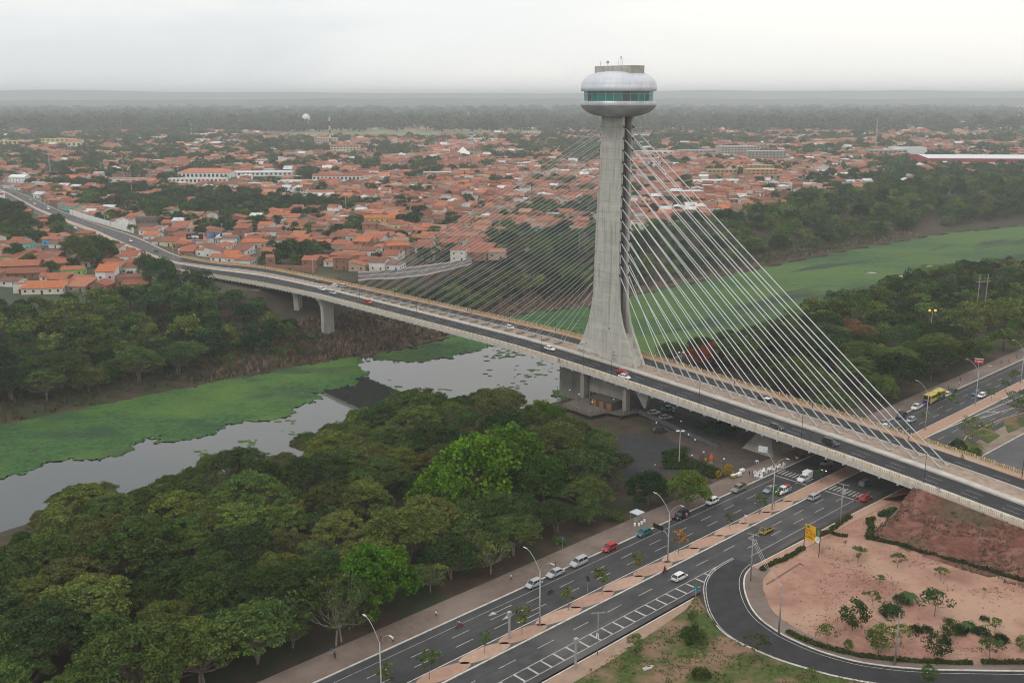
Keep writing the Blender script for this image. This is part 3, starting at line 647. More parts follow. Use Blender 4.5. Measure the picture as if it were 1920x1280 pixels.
mL = line([(340, 496.6), (318, 493), (300, 488), (275, 478), (243, 466), (209, 451), (180, 437.5), (131, 420), (97.5, 406), (75, 397), (45, 380), (21.6, 367), (-30, 343)])
mH = line([(340, 493), (318, 488.5), (300, 482.5), (275, 472.5), (243, 460), (209, 445), (180, 431), (131, 414.5), (97.5, 401), (75, 393), (45, 377), (21.6, 364.5), (-30, 341)])
fE = line([(340, 483), (320, 476.5), (305, 470), (285, 459), (262, 449), (244, 441), (187.5, 423.7), (139, 405), (112.5, 396.6), (67.5, 375), (40, 363.5), (15, 354), (-30, 334)])
rd = MB(); rd.ribbon(mL, nE); rd.ribbon(fE, mH); tag(rd.obj('approach_road', ASPH_C, recalc=False), kind='structure')
sw = MB(); U3 = lambda L, k: [p+(q-p).normalized()*k for p, q in zip(L[0], L[1])]
sw.ribbon([up(p, .15) for p in mH], [up(p, .15) for p in mL]); sw.ribbon([up(p, .15) for p in U3((fE, mH), -3.2)], [up(p, .15) for p in fE]); sw.ribbon([up(p, .15) for p in nE], [up(p, .15) for p in U3((nE, mL), -2.6)])
# kerb faces and earth shoulders
sw.ribbon([up(p, .15) for p in mL], [up(p, -.02) for p in mL]); sw.ribbon([up(p, .15) for p in fE], [up(p, -.02) for p in fE])
tag(sw.obj('approach_pavement', M('sandy_pavement', (.44, .34, .26), .9, .12, .3)), kind='structure')
em = MB(); a = U3((fE, mH), -3.2); c = U3((fE, mH), -8); em.ribbon([Vector((p.x, p.y, 4.6)) for p in c], a); a = U3((nE, mL), -2.6); c = U3((nE, mL), -7); em.ribbon(a, [Vector((p.x, p.y, 4.6)) for p in c]); tag(em.obj('road_shoulder', FARG), kind='structure')
mk = MB()
for A_, B_ in ((fE, mH), (mL, nE)):
    for i in range(2, 39, 1):
        for t in (.36, .66):
            a, c = lerp(A_[i], B_[i], t), lerp(A_[i+1], B_[i+1], t); c = lerp(a, c, .4); n = (A_[i]-B_[i]).normalized()*.09; mk.face([up(a-n, .02), up(c-n, .02), up(c+n, .02), up(a+n, .02)])
tag(mk.obj('approach_lane_marking', PAINT_F), kind='structure')
st_ = [P(u, v, 5.3) for u, v in [(262, 449), (285, 459), (303, 469), (300, 461), (292, 455), (300, 449), (330, 447), (345, 443), (330, 440), (290, 445)]]
poly_sheet('side_street', st_, ASPH_C)
# riverside road on the far bank, seen through the cables
ra = [P(u, v, 4.6) for u, v in [(672, 527), (700, 524), (740, 523), (800, 516), (850, 505), (885, 496)]]; rb_ = [P(u, v, 4.6) for u, v in [(672, 514), (700, 512), (740, 508), (800, 501), (850, 494), (885, 487)]]
b = MB(); b.ribbon([up(lerp(x, y, 1.12), .9) for x, y in zip(ra, rb_)], [up(lerp(x, y, -.2), .9) for x, y in zip(ra, rb_)]); va = [up(lerp(x, y, -.2), .9) for x, y in zip(ra, rb_)]; vb = [up(lerp(x, y, 1.12), .9) for x, y in zip(ra, rb_)]
b.ribbon(va, [Vector((p.x+(q_.x-p.x)*-.3, p.y+(q_.y-p.y)*-.3, -3)) for p, q_ in zip(va, vb)]); b.face([va[0], vb[0], Vector((vb[0].x-9, vb[0].y, 3)), Vector((va[0].x-9, va[0].y, 1))])
sk = MB(); sk.f = b.f[-6:]; sk.m = [0]*6; sk.v = b.v; kp = b.f[:-6]; b.m = b.m[:-6]; b.f = kp; tag(sk.obj('riverside_slope', SOIL), kind='structure')
tag(b.obj('riverside_verge', M('pale_verge', (.36, .28, .22), .9, .2, .2)), kind='structure')
b = MB(); b.ribbon([up(lerp(x, y, .92), 1.0) for x, y in zip(ra, rb_)], [up(lerp(x, y, .52), 1.0) for x, y in zip(ra, rb_)]); b.ribbon([up(lerp(x, y, .40), 1.0) for x, y in zip(ra, rb_)], [up(lerp(x, y, -.02), 1.0) for x, y in zip(ra, rb_)]); tag(b.obj('riverside_road', ASPH_C), kind='structure')
# ------------------------------------------------------------------ the avenue under the bridge
T0, T1 = -150.0, 420.0
def aq(o0, o1, z=0.0, t0=T0, t1=T1, n=1): return [Ap(t0, o0, z), Ap(t1, o0, z), Ap(t1, o1, z), Ap(t0, o1, z)]
def sheet(name, quads, mat, kind='structure'):
    b = MB()
    for q in quads:
        n = (q[1]-q[0]).cross(q[2]-q[1]); b.face(q if n.z > 0 else q[::-1])
    return tag(b.obj(name, mat), kind=kind)
sheet('avenue', [aq(0.28, 11.1)], ASPH_A); sheet('avenue', [aq(15.4, 26.6, t0=T0, t1=T1)], ASPH_A2)
sheet('riverside_pavement', [aq(-6.6, -.02, .12)], PAVE)
def kerb(name, line_, w, h=.15, mat=KERB):
    b = MB(); rr = []
    for i, p in enumerate(line_):
        d = (line_[min(i+1, len(line_)-1)]-line_[max(i-1, 0)]).normalized(); n = Vector((-d.y, d.x, 0))*w/2
        rr.append([p-n+Vector((0, 0, -.05)), p-n+Vector((0, 0, h)), p+n+Vector((0, 0, h)), p+n+Vector((0, 0, -.05))])
    b.loft(rr, m=0); return tag(b.obj(name, mat, recalc=True), kind='structure')
kerb('kerb', [Ap(T0, .14), Ap(T1, .14)], .3); kerb('kerb', [Ap(T0, 11.18), Ap(T1, 11.18)], .18); kerb('kerb', [Ap(T0, 15.32), Ap(T1, 15.32)], .32)
# median: pink ovals set in dark cobbles
sheet('median_cobbles', [aq(11.26, 15.18, .115)], MEDG)
b = MB(); t = T0+3
MEDC = [M('oval_paving_pink', (.40, .25, .185), .9, .10, .8), M('oval_paving_buff', (.45, .30, .225), .9, .10, .8)]
ov = []
k = 0
while t < 90 or (t > 133 and t < 300):
    for oc in (13.22,):
        pts = [Ap(t+5.3*math.cos(a)+1.7*math.sin(a), oc+1.93*math.sin(a), .125) for a in [2*math.pi*i/28 for i in range(28)]]
        bb = MB(); bb.face(pts)
        o = bb.obj('paving_oval', MEDC[k % 2], recalc=True); o['kind'] = 'structure'; k += 1
    t += 9.6
    if 84 < t < 134: t = 300
sheet('median_paving', [aq(11.26, 15.18, .122, t0=84, t1=T1)], MEDC[0])
# markings
mk = MB()
def aline(o, t0, t1, w=.13, z=.005): mk.face([Ap(t0, o-w/2, z), Ap(t0, o+w/2, z), Ap(t1, o+w/2, z), Ap(t1, o-w/2, z)][::1])
def adash(o, t0, t1, on=4.2, gap=5.4, w=.15, ph=0):
    t = t0+ph
    while t < t1: aline(o, t, min(t+on, t1), w); t += on+gap
aline(2.35, T0, 90, .1)
adash(5.15, T0, 92, ph=2); adash(8.05, T0, 92, ph=0.5); adash(5.15, 132, T1); adash(8.05, 132, T1); aline(2.35, 134, T1, .08)
adash(18.55, T0, 40, ph=1.5); adash(18.4, 44, 92); adash(21.2, 48, 92, ph=1); adash(18.4, 132, T1); adash(21.6, 132, T1)
aline(21.75, T0, 36.5, .16); aline(24.7, T0, 27, .16); aline(23.95, 46, 100, .13); aline(24.2, 140, T1, .12)
t = T0
while t < 36:
    w = 1.45+min(0, (30-t)*.05); a = Ap(t, 21.85, .005); e = 24.6 if t < 27 else 24.6-(t-27)*.28
    mk.face([Ap(t, 21.85, .005), Ap(t+.42, 21.85, .005), Ap(t+.42, e, .005), Ap(t, e, .005)]); t += 3.25
# the crossing beneath the bridge
for o0, o1 in ((0.8, 10.6), (15.9, 25.6)):
    o = o0
    while o < o1-.4:
        for tt in (93.5,): mk.face([Ap(tt, o, .005), Ap(tt+3.6, o, .005), Ap(tt+3.6, o+.42, .005), Ap(tt, o+.42, .005)])
        o += 1.05
    mk.face([Ap(91.6, o0, .005), Ap(92.0, o0, .005), Ap(92.0, o1, .005), Ap(91.6, o1, .005)]); mk.face([Ap(133, o0, .005), Ap(133.4, o0, .005), Ap(133.4, o1, .005), Ap(133, o1, .005)])
# lane arrows pointing down the avenue
for o in (3.7, 6.6, 9.5):
    t = -13.0+(o-3.7)*.4; mk.face([Ap(t, o, .006), Ap(t+1.9, o-.62, .006), Ap(t+1.9, o+.62, .006)]); mk.face([Ap(t+1.9, o-.09, .006), Ap(t+6.4, o-.09, .006), Ap(t+6.4, o+.09, .006), Ap(t+1.9, o+.09, .006)])
MKO = mk.obj('road_markings', PAINT)
for p_ in MKO.data.polygons:
    if p_.normal.z < 0: p_.flip()
tag(MKO, kind='structure')
# slip road
def L0(pts, z=0.0, sm=2, n=60):
    q = [P(u, v, z) for u, v in pts]; L = [0]
    for i in range(1, len(q)): L.append(L[-1]+(q[i]-q[i-1]).length)
    out = []
    for k in range(n+1):
        t = L[-1]*k/n; i = min(len(q)-2, max(0, int(np.searchsorted(L, t))-1)); out.append(lerp(q[i], q[i+1], (t-L[i])/(L[i+1]-L[i])))
    for _ in range(sm): out = [out[0]]+[(out[i-1]+out[i]*2+out[i+1])/4 for i in range(1, n)]+[out[-1]]
    return out
rin = [(1415, 1058.5), (1403, 1068), (1395.5, 1080), (1394, 1095), (1397, 1113), (1408, 1140), (1426, 1162), (1468, 1191), (1530.6, 1219), (1603, 1240), (1675, 1250.4), (1754, 1255.5), (1920, 1258), (2120, 1260)]
rout = [(1373, 1045.6), (1352.5, 1056.6), (1331, 1071), (1319.5, 1091.6), (1319, 1112), (1326, 1145), (1347.5, 1180), (1378, 1202), (1409, 1216), (1458, 1237), (1507.6, 1252), (1563, 1268), (1640, 1282), (1760, 1296), (1920, 1303), (2120, 1306)]
RI, RO = L0(rin), L0(rout)
b = MB(); b.ribbon([up(p, .004) for p in RO], [up(p, .004) for p in RI])
o = b.obj('slip_road', ASPH, recalc=True); tag(o, kind='structure')
for p_ in o.data.polygons:
    if p_.normal.z < 0: p_.flip()
kerb('kerb', RI, .3); kerb('kerb', RO[18:], .22)
b = MB()
def edge_line(L, off, w=.12, z=.009):
    for i in range(len(L)-1):
        d = (L[i+1]-L[i]).normalized(); n = Vector((-d.y, d.x, 0)); a, c = L[i]+n*off, L[i+1]+n*off; b.face([up(a-n*w/2, z), up(c-n*w/2, z), up(c+n*w/2, z), up(a+n*w/2, z)])
edge_line(RI, -.95); edge_line(RO, .45, .16); edge_line(RO[:18], .0, .2, .010)
o = b.obj('slip_road_marking', PAINT)
for p_ in o.data.polygons:
    if p_.normal.z < 0: p_.flip()
tag(o, kind='structure')
# near pavement, lawn wedge and pink lot
kerbA = [P(u, v) for u, v in [(700, 1450), (900, 1344), (1088.8, 1240), (1196, 1180), (1303, 1121)]]
kerb('kerb', [Ap(T0, 27.0), Ap(-5, 27.0), Ap(22, 26.8)], .2, .12)
poly_sheet('near_pavement', [Ap(T0, 27.1), Ap(22, 26.9), Ap(17, 28.6), Ap(-8, 30.6), Ap(T0, 31)], M('dusty_pavement', (.33, .225, .17), .9, .12, .4, .1, 4), .10)
poly_sheet('turning_apron', [Ap(T0, 26.55), Ap(28, 26.55), up(RO[10], 0), Ap(22, 26.95), Ap(T0, 26.95)], ASPH_A2, .002)
gp = [Ap(T0, 30.0), Ap(-8, 30.0), Ap(17, 28.2), Ap(23.0, 26.9)]+[p for p in RO[17:58]]+[P(1760, 1700), P(300, 1700)]
poly_sheet('lawn_wedge', gp, GRASSG, .05)
wk = [P(u, v) for u, v in [(1411, 1062), (1450, 1042), (1509.5, 1011), (1584, 971), (1640, 943), (1700, 912)]]
pw = MB(); wk2 = [p+AN*2.6 for p in wk]; pw.ribbon([up(p, .11) for p in wk2], [up(p, .11) for p in wk]); o = pw.obj('lot_pavement', MEDC[0], recalc=False); tag(o, kind='structure')
for p_ in o.data.polygons:
    if p_.normal.z < 0: p_.flip()
kerb('kerb', [p-AN*.0 for p in wk], .22)
pw = MB(); ri2 = []
for i in range(len(RI)):
    d = (RI[min(i+1, len(RI)-1)]-RI[max(i-1, 0)]).normalized(); n = Vector((-d.y, d.x, 0)); w = 3.8 if i < 22 else max(1.9, 3.8-(i-22)*.1); ri2.append(RI[i]+n*w)
pw.ribbon([up(p, .10) for p in RI], [up(p, .10) for p in ri2]); o = pw.obj('slip_pavement', PAVE); tag(o, kind='structure')
for p_ in o.data.polygons:
    if p_.normal.z < 0: p_.flip()
lot = [p for p in wk2]+[P(1735, 900), P(1720, 950), P(1640, 990)]
LOTP = [wk2[0], wk2[1], wk2[2], wk2[3], wk2[4], wk2[5], P(1760, 885), Ap(140, 33), Bp(-103, -14.8)*1.0, Bp(-230, -40), P(2130, 1240)]+[p for p in ri2[:57][::-1]]
LOTP = [Vector((p.x, p.y, 0)) for p in LOTP]
poly_sheet('dirt_lot', LOTP, PINKD, .03)
# red earth embankment carrying the approach down to the ground
b = MB(); S = np.linspace(-104, -228, 26)
toe = [P(u, v) for u, v in [(1652, 985), (1632, 1003), (1700, 1033), (1800, 1066), (1920, 1102), (2050, 1140), (2250, 1190)]]
TL = [0]
for i in range(1, len(toe)): TL.append(TL[-1]+(toe[i]-toe[i-1]).length)
rr = []
for i, s in enumerate(S):
    top = Bp(s, -14.75, -.35); t = TL[-1]*i/25; j = min(len(toe)-2, max(0, int(np.searchsorted(TL, t))-1)); bt = lerp(toe[j], toe[j+1], (t-TL[j])/(TL[j+1]-TL[j])); row = []
    for k in range(9):
        f = k/8; p = lerp(top, Vector((bt.x, bt.y, .02)), f); p.z = top.z*(1-f)**1.15+.03; 
        if 0 < k < 8: p.z += random.gauss(0, .22)-.35*abs(math.sin(i*1.9+k*.3)); p.x += random.gauss(0, .4)
        row.append(p)
    rr.append(row)
b.loft(rr, closed=False, caps=False); rr_emb = rr
top_in = [Bp(s, -14.7, -.36) for s in S]; top_out = [Bp(s, 15.2, -.36) for s in S]; b.ribbon(top_in, top_out)
b.ribbon(top_out, [Vector(((Bp(s, 15.2)+BN*zdeck(s)*1.6).x, (Bp(s, 15.2)+BN*zdeck(s)*1.6).y, .02)) for s in S])
o = b.obj('embankment', REDD, smooth=True, recalc=True)
tag(o, kind='structure')
if sum(p.normal.z for p in o.data.polygons) < 0:
    for p_ in o.data.polygons: p_.flip()
b = MB(); q = [Bp(-104.6, -14.6, -1.2), P(1737, 948), P(1652, 985), P(1668, 966)]
q = [Vector((Bp(-104.4, -14.6).x, Bp(-104.4, -14.6).y, 5.2)), up(P(1741, 952), 1.6), up(P(1652, 987), .12), up(P(1700, 945), .12)]
b.face(q); b.face(q[::-1]); tag(b.obj('slope_paving', CONC_D), kind='structure')
b = MB(); b.ribbon([Bp(-103.6, o_, -2.2) for o_ in (-14, 0, 14)], [Vector((Bp(-96, o_).x, Bp(-96, o_).y, .08)) for o_ in (-14, 0, 14)]); o = b.obj('underbridge_slope', REDD); tag(o, kind='structure')
for p_ in o.data.polygons:
    if p_.normal.z < 0: p_.flip()
# ground right of the avenue beyond the bridge
isl = [P(u, v) for u, v in [(1540, 800), (1690, 850), (1835, 856), (1920, 812), (2040, 750), (2040, 722), (1880, 757), (1790, 793), (1730, 820)]]
RB = M('pale_dirt', (.24, .185, .145), .9, .2, .3)
poly_sheet('roadside_dirt', [Ap(134, 26.7), Ap(T1, 26.7), Ap(T1, 60), Ap(134, 60)], mixin(RB, (.06, .08, .025), .08, .5, .6, fac=.8), .02)
poly_sheet('car_park', [P(u, v) for u, v in [(1795, 876), (1838, 858), (1925, 811), (2060, 745), (2300, 800), (2200, 1000), (1950, 940)]], ASPH_C, .05)
kerb('kerb', [P(u, v) for u, v in [(1800, 873), (1838, 857), (1925, 810), (2060, 744)]], .3)
sheet('roadside_asphalt', [[P(1750, 815, .03), P(1835, 778, .03), P(1925, 750, .03), P(1925, 725, .03)]], ASPH_A2)
for pts in ([(1812, 820), (1846, 838), (1810, 856), (1796, 846)], [(1820, 812), (1850, 800), (1876, 817), (1852, 832)], [(1880, 786), (1925, 775), (1925, 798), (1890, 812)]):
    poly_sheet('grass_island', [P(u, v) for u, v in pts], GRASSG, .06)
kerb('kerb', [P(u, v) for u, v in [(1796, 846), (1812, 818), (1850, 798), (1880, 785), (1925, 773)]], .3, mat=MEDC[1])
mk = MB()
for (a, c, w) in (((1752, 813), (1856, 768), .2), ((1856, 768), (1925, 738), .2), ((1832, 786), (1925, 757), .2), ((1850, 772), (1880, 772), .25)):
    p, q = P(*a), P(*c); n = (q-p).normalized(); n = Vector((-n.y, n.x, 0))*w; mk.face([up(p-n, .04), up(q-n, .04), up(q+n, .04), up(p+n, .04)])
tag(mk.obj('roadside_marking', PAINT), kind='structure')
# plaza and river terrace below the bridge
PLZ = M('plaza_cobble', (.080, .060, .052), .9, .2, .5, .1, 6)  # cobbles darkened: the shade under the deck is put into their colour
pl = [P(u, v) for u, v in [(1335, 905), (1370, 922), (1505.6, 861), (1663, 788), (1640, 775), (1560, 740), (1440, 715), (1250, 740), (1200, 772), (1262, 830), (1290, 860), (1330, 885)]]
poly_sheet('plaza', pl, PLZ, .035)
poly_sheet('car_yard', [P(u, v) for u, v in [(1120, 860), (1150, 822), (1175, 812), (1230, 818), (1300, 842), (1285, 862), (1245, 886), (1190, 905), (1150, 900)]], ASPH, .04)
poly_sheet('car_yard', [P(u, v) for u, v in [(1190, 745), (1290, 748), (1400, 788), (1370, 830), (1300, 815), (1200, 780)]], ASPH, .05)
b = MB()
c = P(1100, 768, 1.2); fr = [P(u, v, 1.2) for u, v in [(1050, 760), (1107, 779), (1138, 772), (1165, 778), (1195, 772), (1198, 752), (1088, 742)]]
b.prism([(p.x, p.y) for p in fr], .8, 1.2); T = empty('river_terrace', (0, 0, 0), 0, 'raised concrete terrace with black railing beside the foot of the bridge tower', 'terrace'); 
b.obj('terrace_deck', M('terrace_slab', (.13, .11, .095), .9, .15, .5), T, recalc=True)
b = MB()
def fence_line(b, pts, h=1.1, k=1.2, bars=True):
    for i in range(len(pts)-1):
        a, c = pts[i], pts[i+1]; L = (c-a).length; n = max(1, int(L/k))
        for j in range(n+1): p = lerp(a, c, j/n); b.tube([p, up(p, h)], .045, 4)
        for z in (h, h*.66, h*.33): b.tube([up(a, z), up(c, z)], .035, 4)
fence_line(b, fr[:5]); b.obj('terrace_railing', DARKM, T)
b = MB()
for p in fr: b.box((p.x*.99+fr[3].x*.01, p.y*.99+fr[3].y*.01, -1.2), (.5, .5, 4.0), .5)
b.obj('terrace_legs', DARKM, T)
# long black footbridge ramp down from the terrace
RP = empty('pedestrian_ramp', (0, 0, 0), 0, 'long black steel pedestrian ramp running down beneath the bridge to the plaza', 'ramp')
r0 = [P(1193, 771, 1.2), P(1250, 797, 1.0), P(1310, 824, .7), P(1345, 840, .3)]; dv = Vector((.45, .9, 0)).normalized()*2.4
b = MB(); b.ribbon(r0, [p+dv for p in r0]); b.ribbon([up(p+dv, -.3) for p in r0], [up(p, -.3) for p in r0]); b.ribbon([up(p, -.3) for p in r0], r0); b.obj('ramp_deck', M('ramp_grey', (.12, .12, .13), .7, .2, .5), RP)
b = MB(); fence_line(b, r0, 1.2, .9); b.obj('railing', DARKM, RP); b = MB(); fence_line(b, [p+dv for p in r0], 1.2, 1.4); b.obj('railing', DARKM, RP)
for t in (0, .33, .66):
    p = lerp(r0[0], r0[3], t); b = MB(); b.box((p.x, p.y, p.z/2-.2), (.35, .35, p.z+.3)); b.obj('ramp_post', DARKM, RP)
# building tucked under the deck
KB = empty('underbridge_kiosk', P(1150, 765, 0), 0, 'low dark building with warm wooden doors tucked under the bridge beside the terrace', 'building')
b = MB(); p = Bp(0, -14); b.box((p.x-KB.location.x, p.y-KB.location.y, 2.6), (4.5, 10, 2.8), ang); b.obj('wall', M('kiosk_wall', (.07, .06, .055), .8), KB)
b = MB()
for k in range(3): p = Bp(-3.6+k*3.3, -16.32)-KB.location; b.box((p.x, p.y, 2.3), (.12, 1.7, 2.1), ang)
b.obj('door', M('warm_wood', (.28, .12, .05), .7), KB)
wm = MB(); p = Bp(24, -4.15); scr = TP(29, -4.25, 4.3); wm.face([TP(10.2, -10.86, 1.6), TP(-1, -10.86, 1.6), TP(-1, -10.86, 3.4), TP(10.2, -10.86, 3.4)]); mur = wm.obj('painted_mural', mixin(M('mural_dark', (.03, .03, .03), .8, .5, .8), (.55, .30, .06), .5, .55, .62), bridge)
# lawn beds of the plaza
BED = M('bed_green', (.05, .085, .025), .9, .3, .5)
# tufts of dry weed, stones and litter on the dirt lot and the lawn
def scatter_in(poly, n, seed):
    r = np.random.default_rng(seed); xs = [p[0] for p in poly]; ys = [p[1] for p in poly]; x = r.uniform(min(xs), min(max(xs), 260), n*3); y = r.uniform(max(min(ys), 80), max(ys), n*3); k = inpoly(x, y, poly); return x[k][:n], y[k][:n]
def cl_(x, y, s, seed, lo): return np.array([mnoise.noise(Vector((a/s, b_/s, seed))) > lo for a, b_ in zip(x, y)])
x, y = scatter_in([(p.x, p.y) for p in LOTP], 6000, 1); k = cl_(x, y, 9, 2.2, .14)
tufts('lot_weeds', [(a, b_, .03) for a, b_ in zip(x[k], y[k])], M('weed_dull', (.17, .14, .075), .95, .35, .5), .06, .24, .12, 11, blades=3)
x, y = scatter_in([(p.x, p.y) for p in gp], 12000, 2); k = cl_(x, y, 5, 4.2, -.02)
tufts('lawn_grass', [(a, b_, .05) for a, b_ in zip(x[k], y[k])], M('grass_blades', (.085, .105, .026), .95, .35, .4), .12, .38, .15, 12, blades=3)
x, y = scatter_in([(p.x, p.y) for p in LOTP], 700, 3); b = MB()
for a, c in zip(x, y): s = random.uniform(.05, .22); b.box((a, c, .03+s*.3), (s*1.4, s, s*.7), random.uniform(0, 3))
tag(b.obj('lot_stones', M('stones', (.30, .23, .19), .9, .4, 1)), kind='stuff')
b = MB()
for k in range(70):
    p = random.choice([P(random.uniform(1700, 1920), random.uniform(1010, 1080)), P(random.uniform(1420, 1900), random.uniform(1060, 1230)), P(random.uniform(1180, 1400), random.uniform(1180, 1279))]); p.z = .08; b.box(p, (.16, .12, .04), random.uniform(0, 3))
tag(b.obj('scattered_litter', PAINT), kind='stuff')
b = MB()
for (a, c) in ((P(1438, 1095), P(1500, 1056)), (P(1500, 1056), P(1506, 1060))): d_ = c-a; q_ = lerp(a, c, .5); b.box((q_.x, q_.y, .08), (d_.length, .35, .14), math.atan2(d_.y, d_.x))
tag(b.obj('buried_kerb', M('clay_kerb', (.22, .12, .09), .9, .2, 1)), kind='structure')
p = P(1213, 1254); b = MB(); b.box((p.x, p.y, .2), (1.6, .7, .25), .4); b.box((p.x+.5, p.y+.5, .2), (1.5, .4, .25), .3); tag(b.obj('concrete_slabs', CONC_L), 'pair of pale concrete slabs lying on the lawn near the bottom edge', 'slab')

# dry scrub and runnels on the red slope
pts = []
for _ in range(2600):
    i = random.randrange(24); k = random.randrange(8); f, g = random.random(), random.random()
    if i > 20: continue
    q_ = lerp(lerp(rr_emb[i][k], rr_emb[i+1][k], f), lerp(rr_emb[i][k+1], rr_emb[i+1][k+1], f), g)
    if mnoise.noise(Vector((q_.x/9, q_.y/9, 1.0))) > -.05: pts.append((q_.x, q_.y, q_.z))
tufts('slope_scrub', pts, M('slope_scrub', (.105, .085, .052), .95, .35, .4), .15, .6, .16, 21, blades=4)
# ------------------------------------------------------------------ trees
def crown_mesh(name, shape, rad, h0, h1, nclump, leaves, lsize, seed, csize=1.5, flat=.35, inst=False, colvar=.35, open_=0.0):
    """crown of leaf clumps: shape umbrella / dome / ball / loose; z from h0 (underside) to h1 (top)"""
    r = np.random.default_rng(seed); cl = []
    for k in range(nclump):
        for _ in range(40):
            a = r.uniform(0, 2*np.pi); q = np.sqrt(r.uniform(0, 1))
            lob = 1+.16*np.sin(a*3+seed)+.11*np.sin(a*5+seed*2)
            if shape == 'umbrella':
                z = h0+(h1-h0)*(np.sqrt(max(0, 1-q*q))*r.uniform(.55, 1.0)); rr = q*rad*lob; nz_ = .85
            elif shape == 'dome':
                z = h0+(h1-h0)*np.sqrt(max(0, 1-q*q))*r.uniform(.25, 1.0)**.5; rr = q*rad*lob; nz_ = .5
            elif shape == 'ball':
                u = r.uniform(-1, 1); rr = rad*np.sqrt(1-u*u)*lob; z = (h0+h1)/2+(h1-h0)/2*u; rr *= r.uniform(.75, 1); nz_ = .3
            else:
                z = r.uniform(h0, h1); rr = q*rad*lob*(0.5+.8*np.sin(np.pi*(z-h0)/(h1-h0+.01))**.7); nz_ = .7
            p = np.array([np.cos(a)*rr, np.sin(a)*rr, z])
            if all(np.linalg.norm((p-c)*np.array([1, 1, 1.5])) > csize*.62 for c in cl[-60:]): break
        cl.append(p)
    V, F, Cc = [], [], []
    per = leaves//nclump
    for ci, c in enumerate(cl):
        tone = 1+colvar*(r.uniform(-1, 1)); hue = r.uniform(-.12, .12)
        cs = csize*r.uniform(.7, 1.3)
        hrel = (c[2]-h0)/(h1-h0+.01)
        n = per
        d = r.normal(0, 1, (n, 3)); d /= np.linalg.norm(d, axis=1, keepdims=True); d *= r.uniform(.25, 1, (n, 1))**.5*cs; d[:, 2] *= flat; d[:, 2] -= (d[:, 0]**2+d[:, 1]**2)/(cs*cs)*cs*flat*.5
        ctr = c+d
        nn = r.normal(0, .85, (n, 3)); nn[:, 2] += 1.0; nn += d/cs*.6; nn /= np.linalg.norm(nn, axis=1, keepdims=True)
        t = np.cross(nn, r.normal(0, 1, (n, 3))); t /= np.linalg.norm(t, axis=1, keepdims=True)+1e-9; bt = np.cross(nn, t)
        s = lsize*r.uniform(.6, 1.35, (n, 1))
        a_, b_, c_, d_ = ctr-t*s*.5, ctr+bt*s*.36, ctr+t*s*.62, ctr-bt*s*.36
        base = len(V); V.extend(np.stack([a_, b_, c_, d_], 1).reshape(-1, 3).tolist())
        F.extend([(base+4*i, base+4*i+1, base+4*i+2, base+4*i+3) for i in range(n)])
        tv = tone*r.uniform(.6, 1.4, n)
        Cc.extend([(t_*(1+hue), t_, t_*(1-hue)*.95, 1) for t_ in tv])
    return V, F, Cc, cl
def finish(name, V, F, Cc, mat):
    me = bpy.data.meshes.new(name); me.from_pydata(V, [], F); me.materials.append(mat)
    at = me.attributes.new('leaf', 'FLOAT_COLOR', 'FACE'); at.data.foreach_set('color', np.array(Cc, float).ravel()); me.update(); return me
def trunk_mesh(name, h, r0, limbs, cl, seed, mat=None, multi=1, lean=.1, split=.45):
    r = random.Random(seed); b = MB()
    for m_ in range(multi):
        ox, oy = (0, 0) if multi == 1 else (r.gauss(0, .35), r.gauss(0, .35)); lx, ly = r.gauss(0, lean)*h, r.gauss(0, lean)*h
        f = Vector((ox+lx*split, oy+ly*split, h*split*r.uniform(.85, 1.1)))
        b.tube([(ox, oy, -.6), (ox, oy, .1), (ox+lx*.2, oy+ly*.2, f.z*.5), f], [r0*1.5, r0*1.15, r0, r0*.75], 6, cap=False)
        for t in r.sample(range(len(cl)), min(limbs, len(cl))):
            c = Vector(cl[t]); mid = lerp(f, c, .5)+Vector((r.gauss(0, .3), r.gauss(0, .3), -.15*(c-f).length)); b.tube([f, mid, c], [r0*.5, r0*.3, r0*.1], 4, cap=False)
            for k in range(2):
                e = c+Vector((r.gauss(0, 1), r.gauss(0, 1), r.uniform(.2, .8))); b.tube([mid, e], [r0*.2, r0*.06], 3, cap=False)
    return b.mesh(name, mat or TRUNK)
def lerp(a, b, t): return a+(b-a)*t
KINDS = {}
PBARK = M('branch_bark', (.20, .165, .125), .9, .25, 1.5)
def kind(name, shape, rad, h0, h1, nclump, leaves, lsize, n=3, trunk_r=.16, limbs=7, csize=1.5, flat=.35, multi=1, tm=None, colvar=.35, split=.45, lean=.1):
    out = []
    for i in range(n):
        V, F, Cc, cl = crown_mesh(name, shape, rad, h0, h1, nclump, leaves, lsize, hash_(name)+i*17, csize, flat, colvar=colvar)
        out.append((finish(name+'_crown', V, F, Cc, LEAF), trunk_mesh(name+'_trunk', h0+(h1-h0)*.3, trunk_r, limbs, cl, i+3, tm, multi, lean, split)))
    KINDS[name] = out
def hash_(s): return sum(ord(c)*(i+7) for i, c in enumerate(s)) % 9973
kind('feathery_tree', 'umbrella', 6.6, 6.0, 10.8, 105, 9000, .44, 6, .20, 22, 1.25, .30, multi=3, lean=.13, tm=PBARK, colvar=.22)
kind('spreading_tree', 'umbrella', 8.4, 6.6, 12.4, 160, 12500, .45, 5, .25, 28, 1.3, .30, multi=3, lean=.12, tm=PBARK, colvar=.22)
kind('leafy_tree', 'dome', 5.2, 2.8, 9.6, 78, 8000, .43, 5, .2, 6, 1.35, .6)
kind('mango_tree', 'dome', 6.0, 2.6, 10.6, 85, 7600, .50, 3, .28, 5, 1.4, .7, colvar=.3)
kind('sparse_tree', 'loose', 4.4, 4.2, 9.4, 36, 1700, .42, 3, .14, 14, 1.3, .4, multi=2, tm=M('pale_bark', (.23, .20, .165), .9, .2, 2))
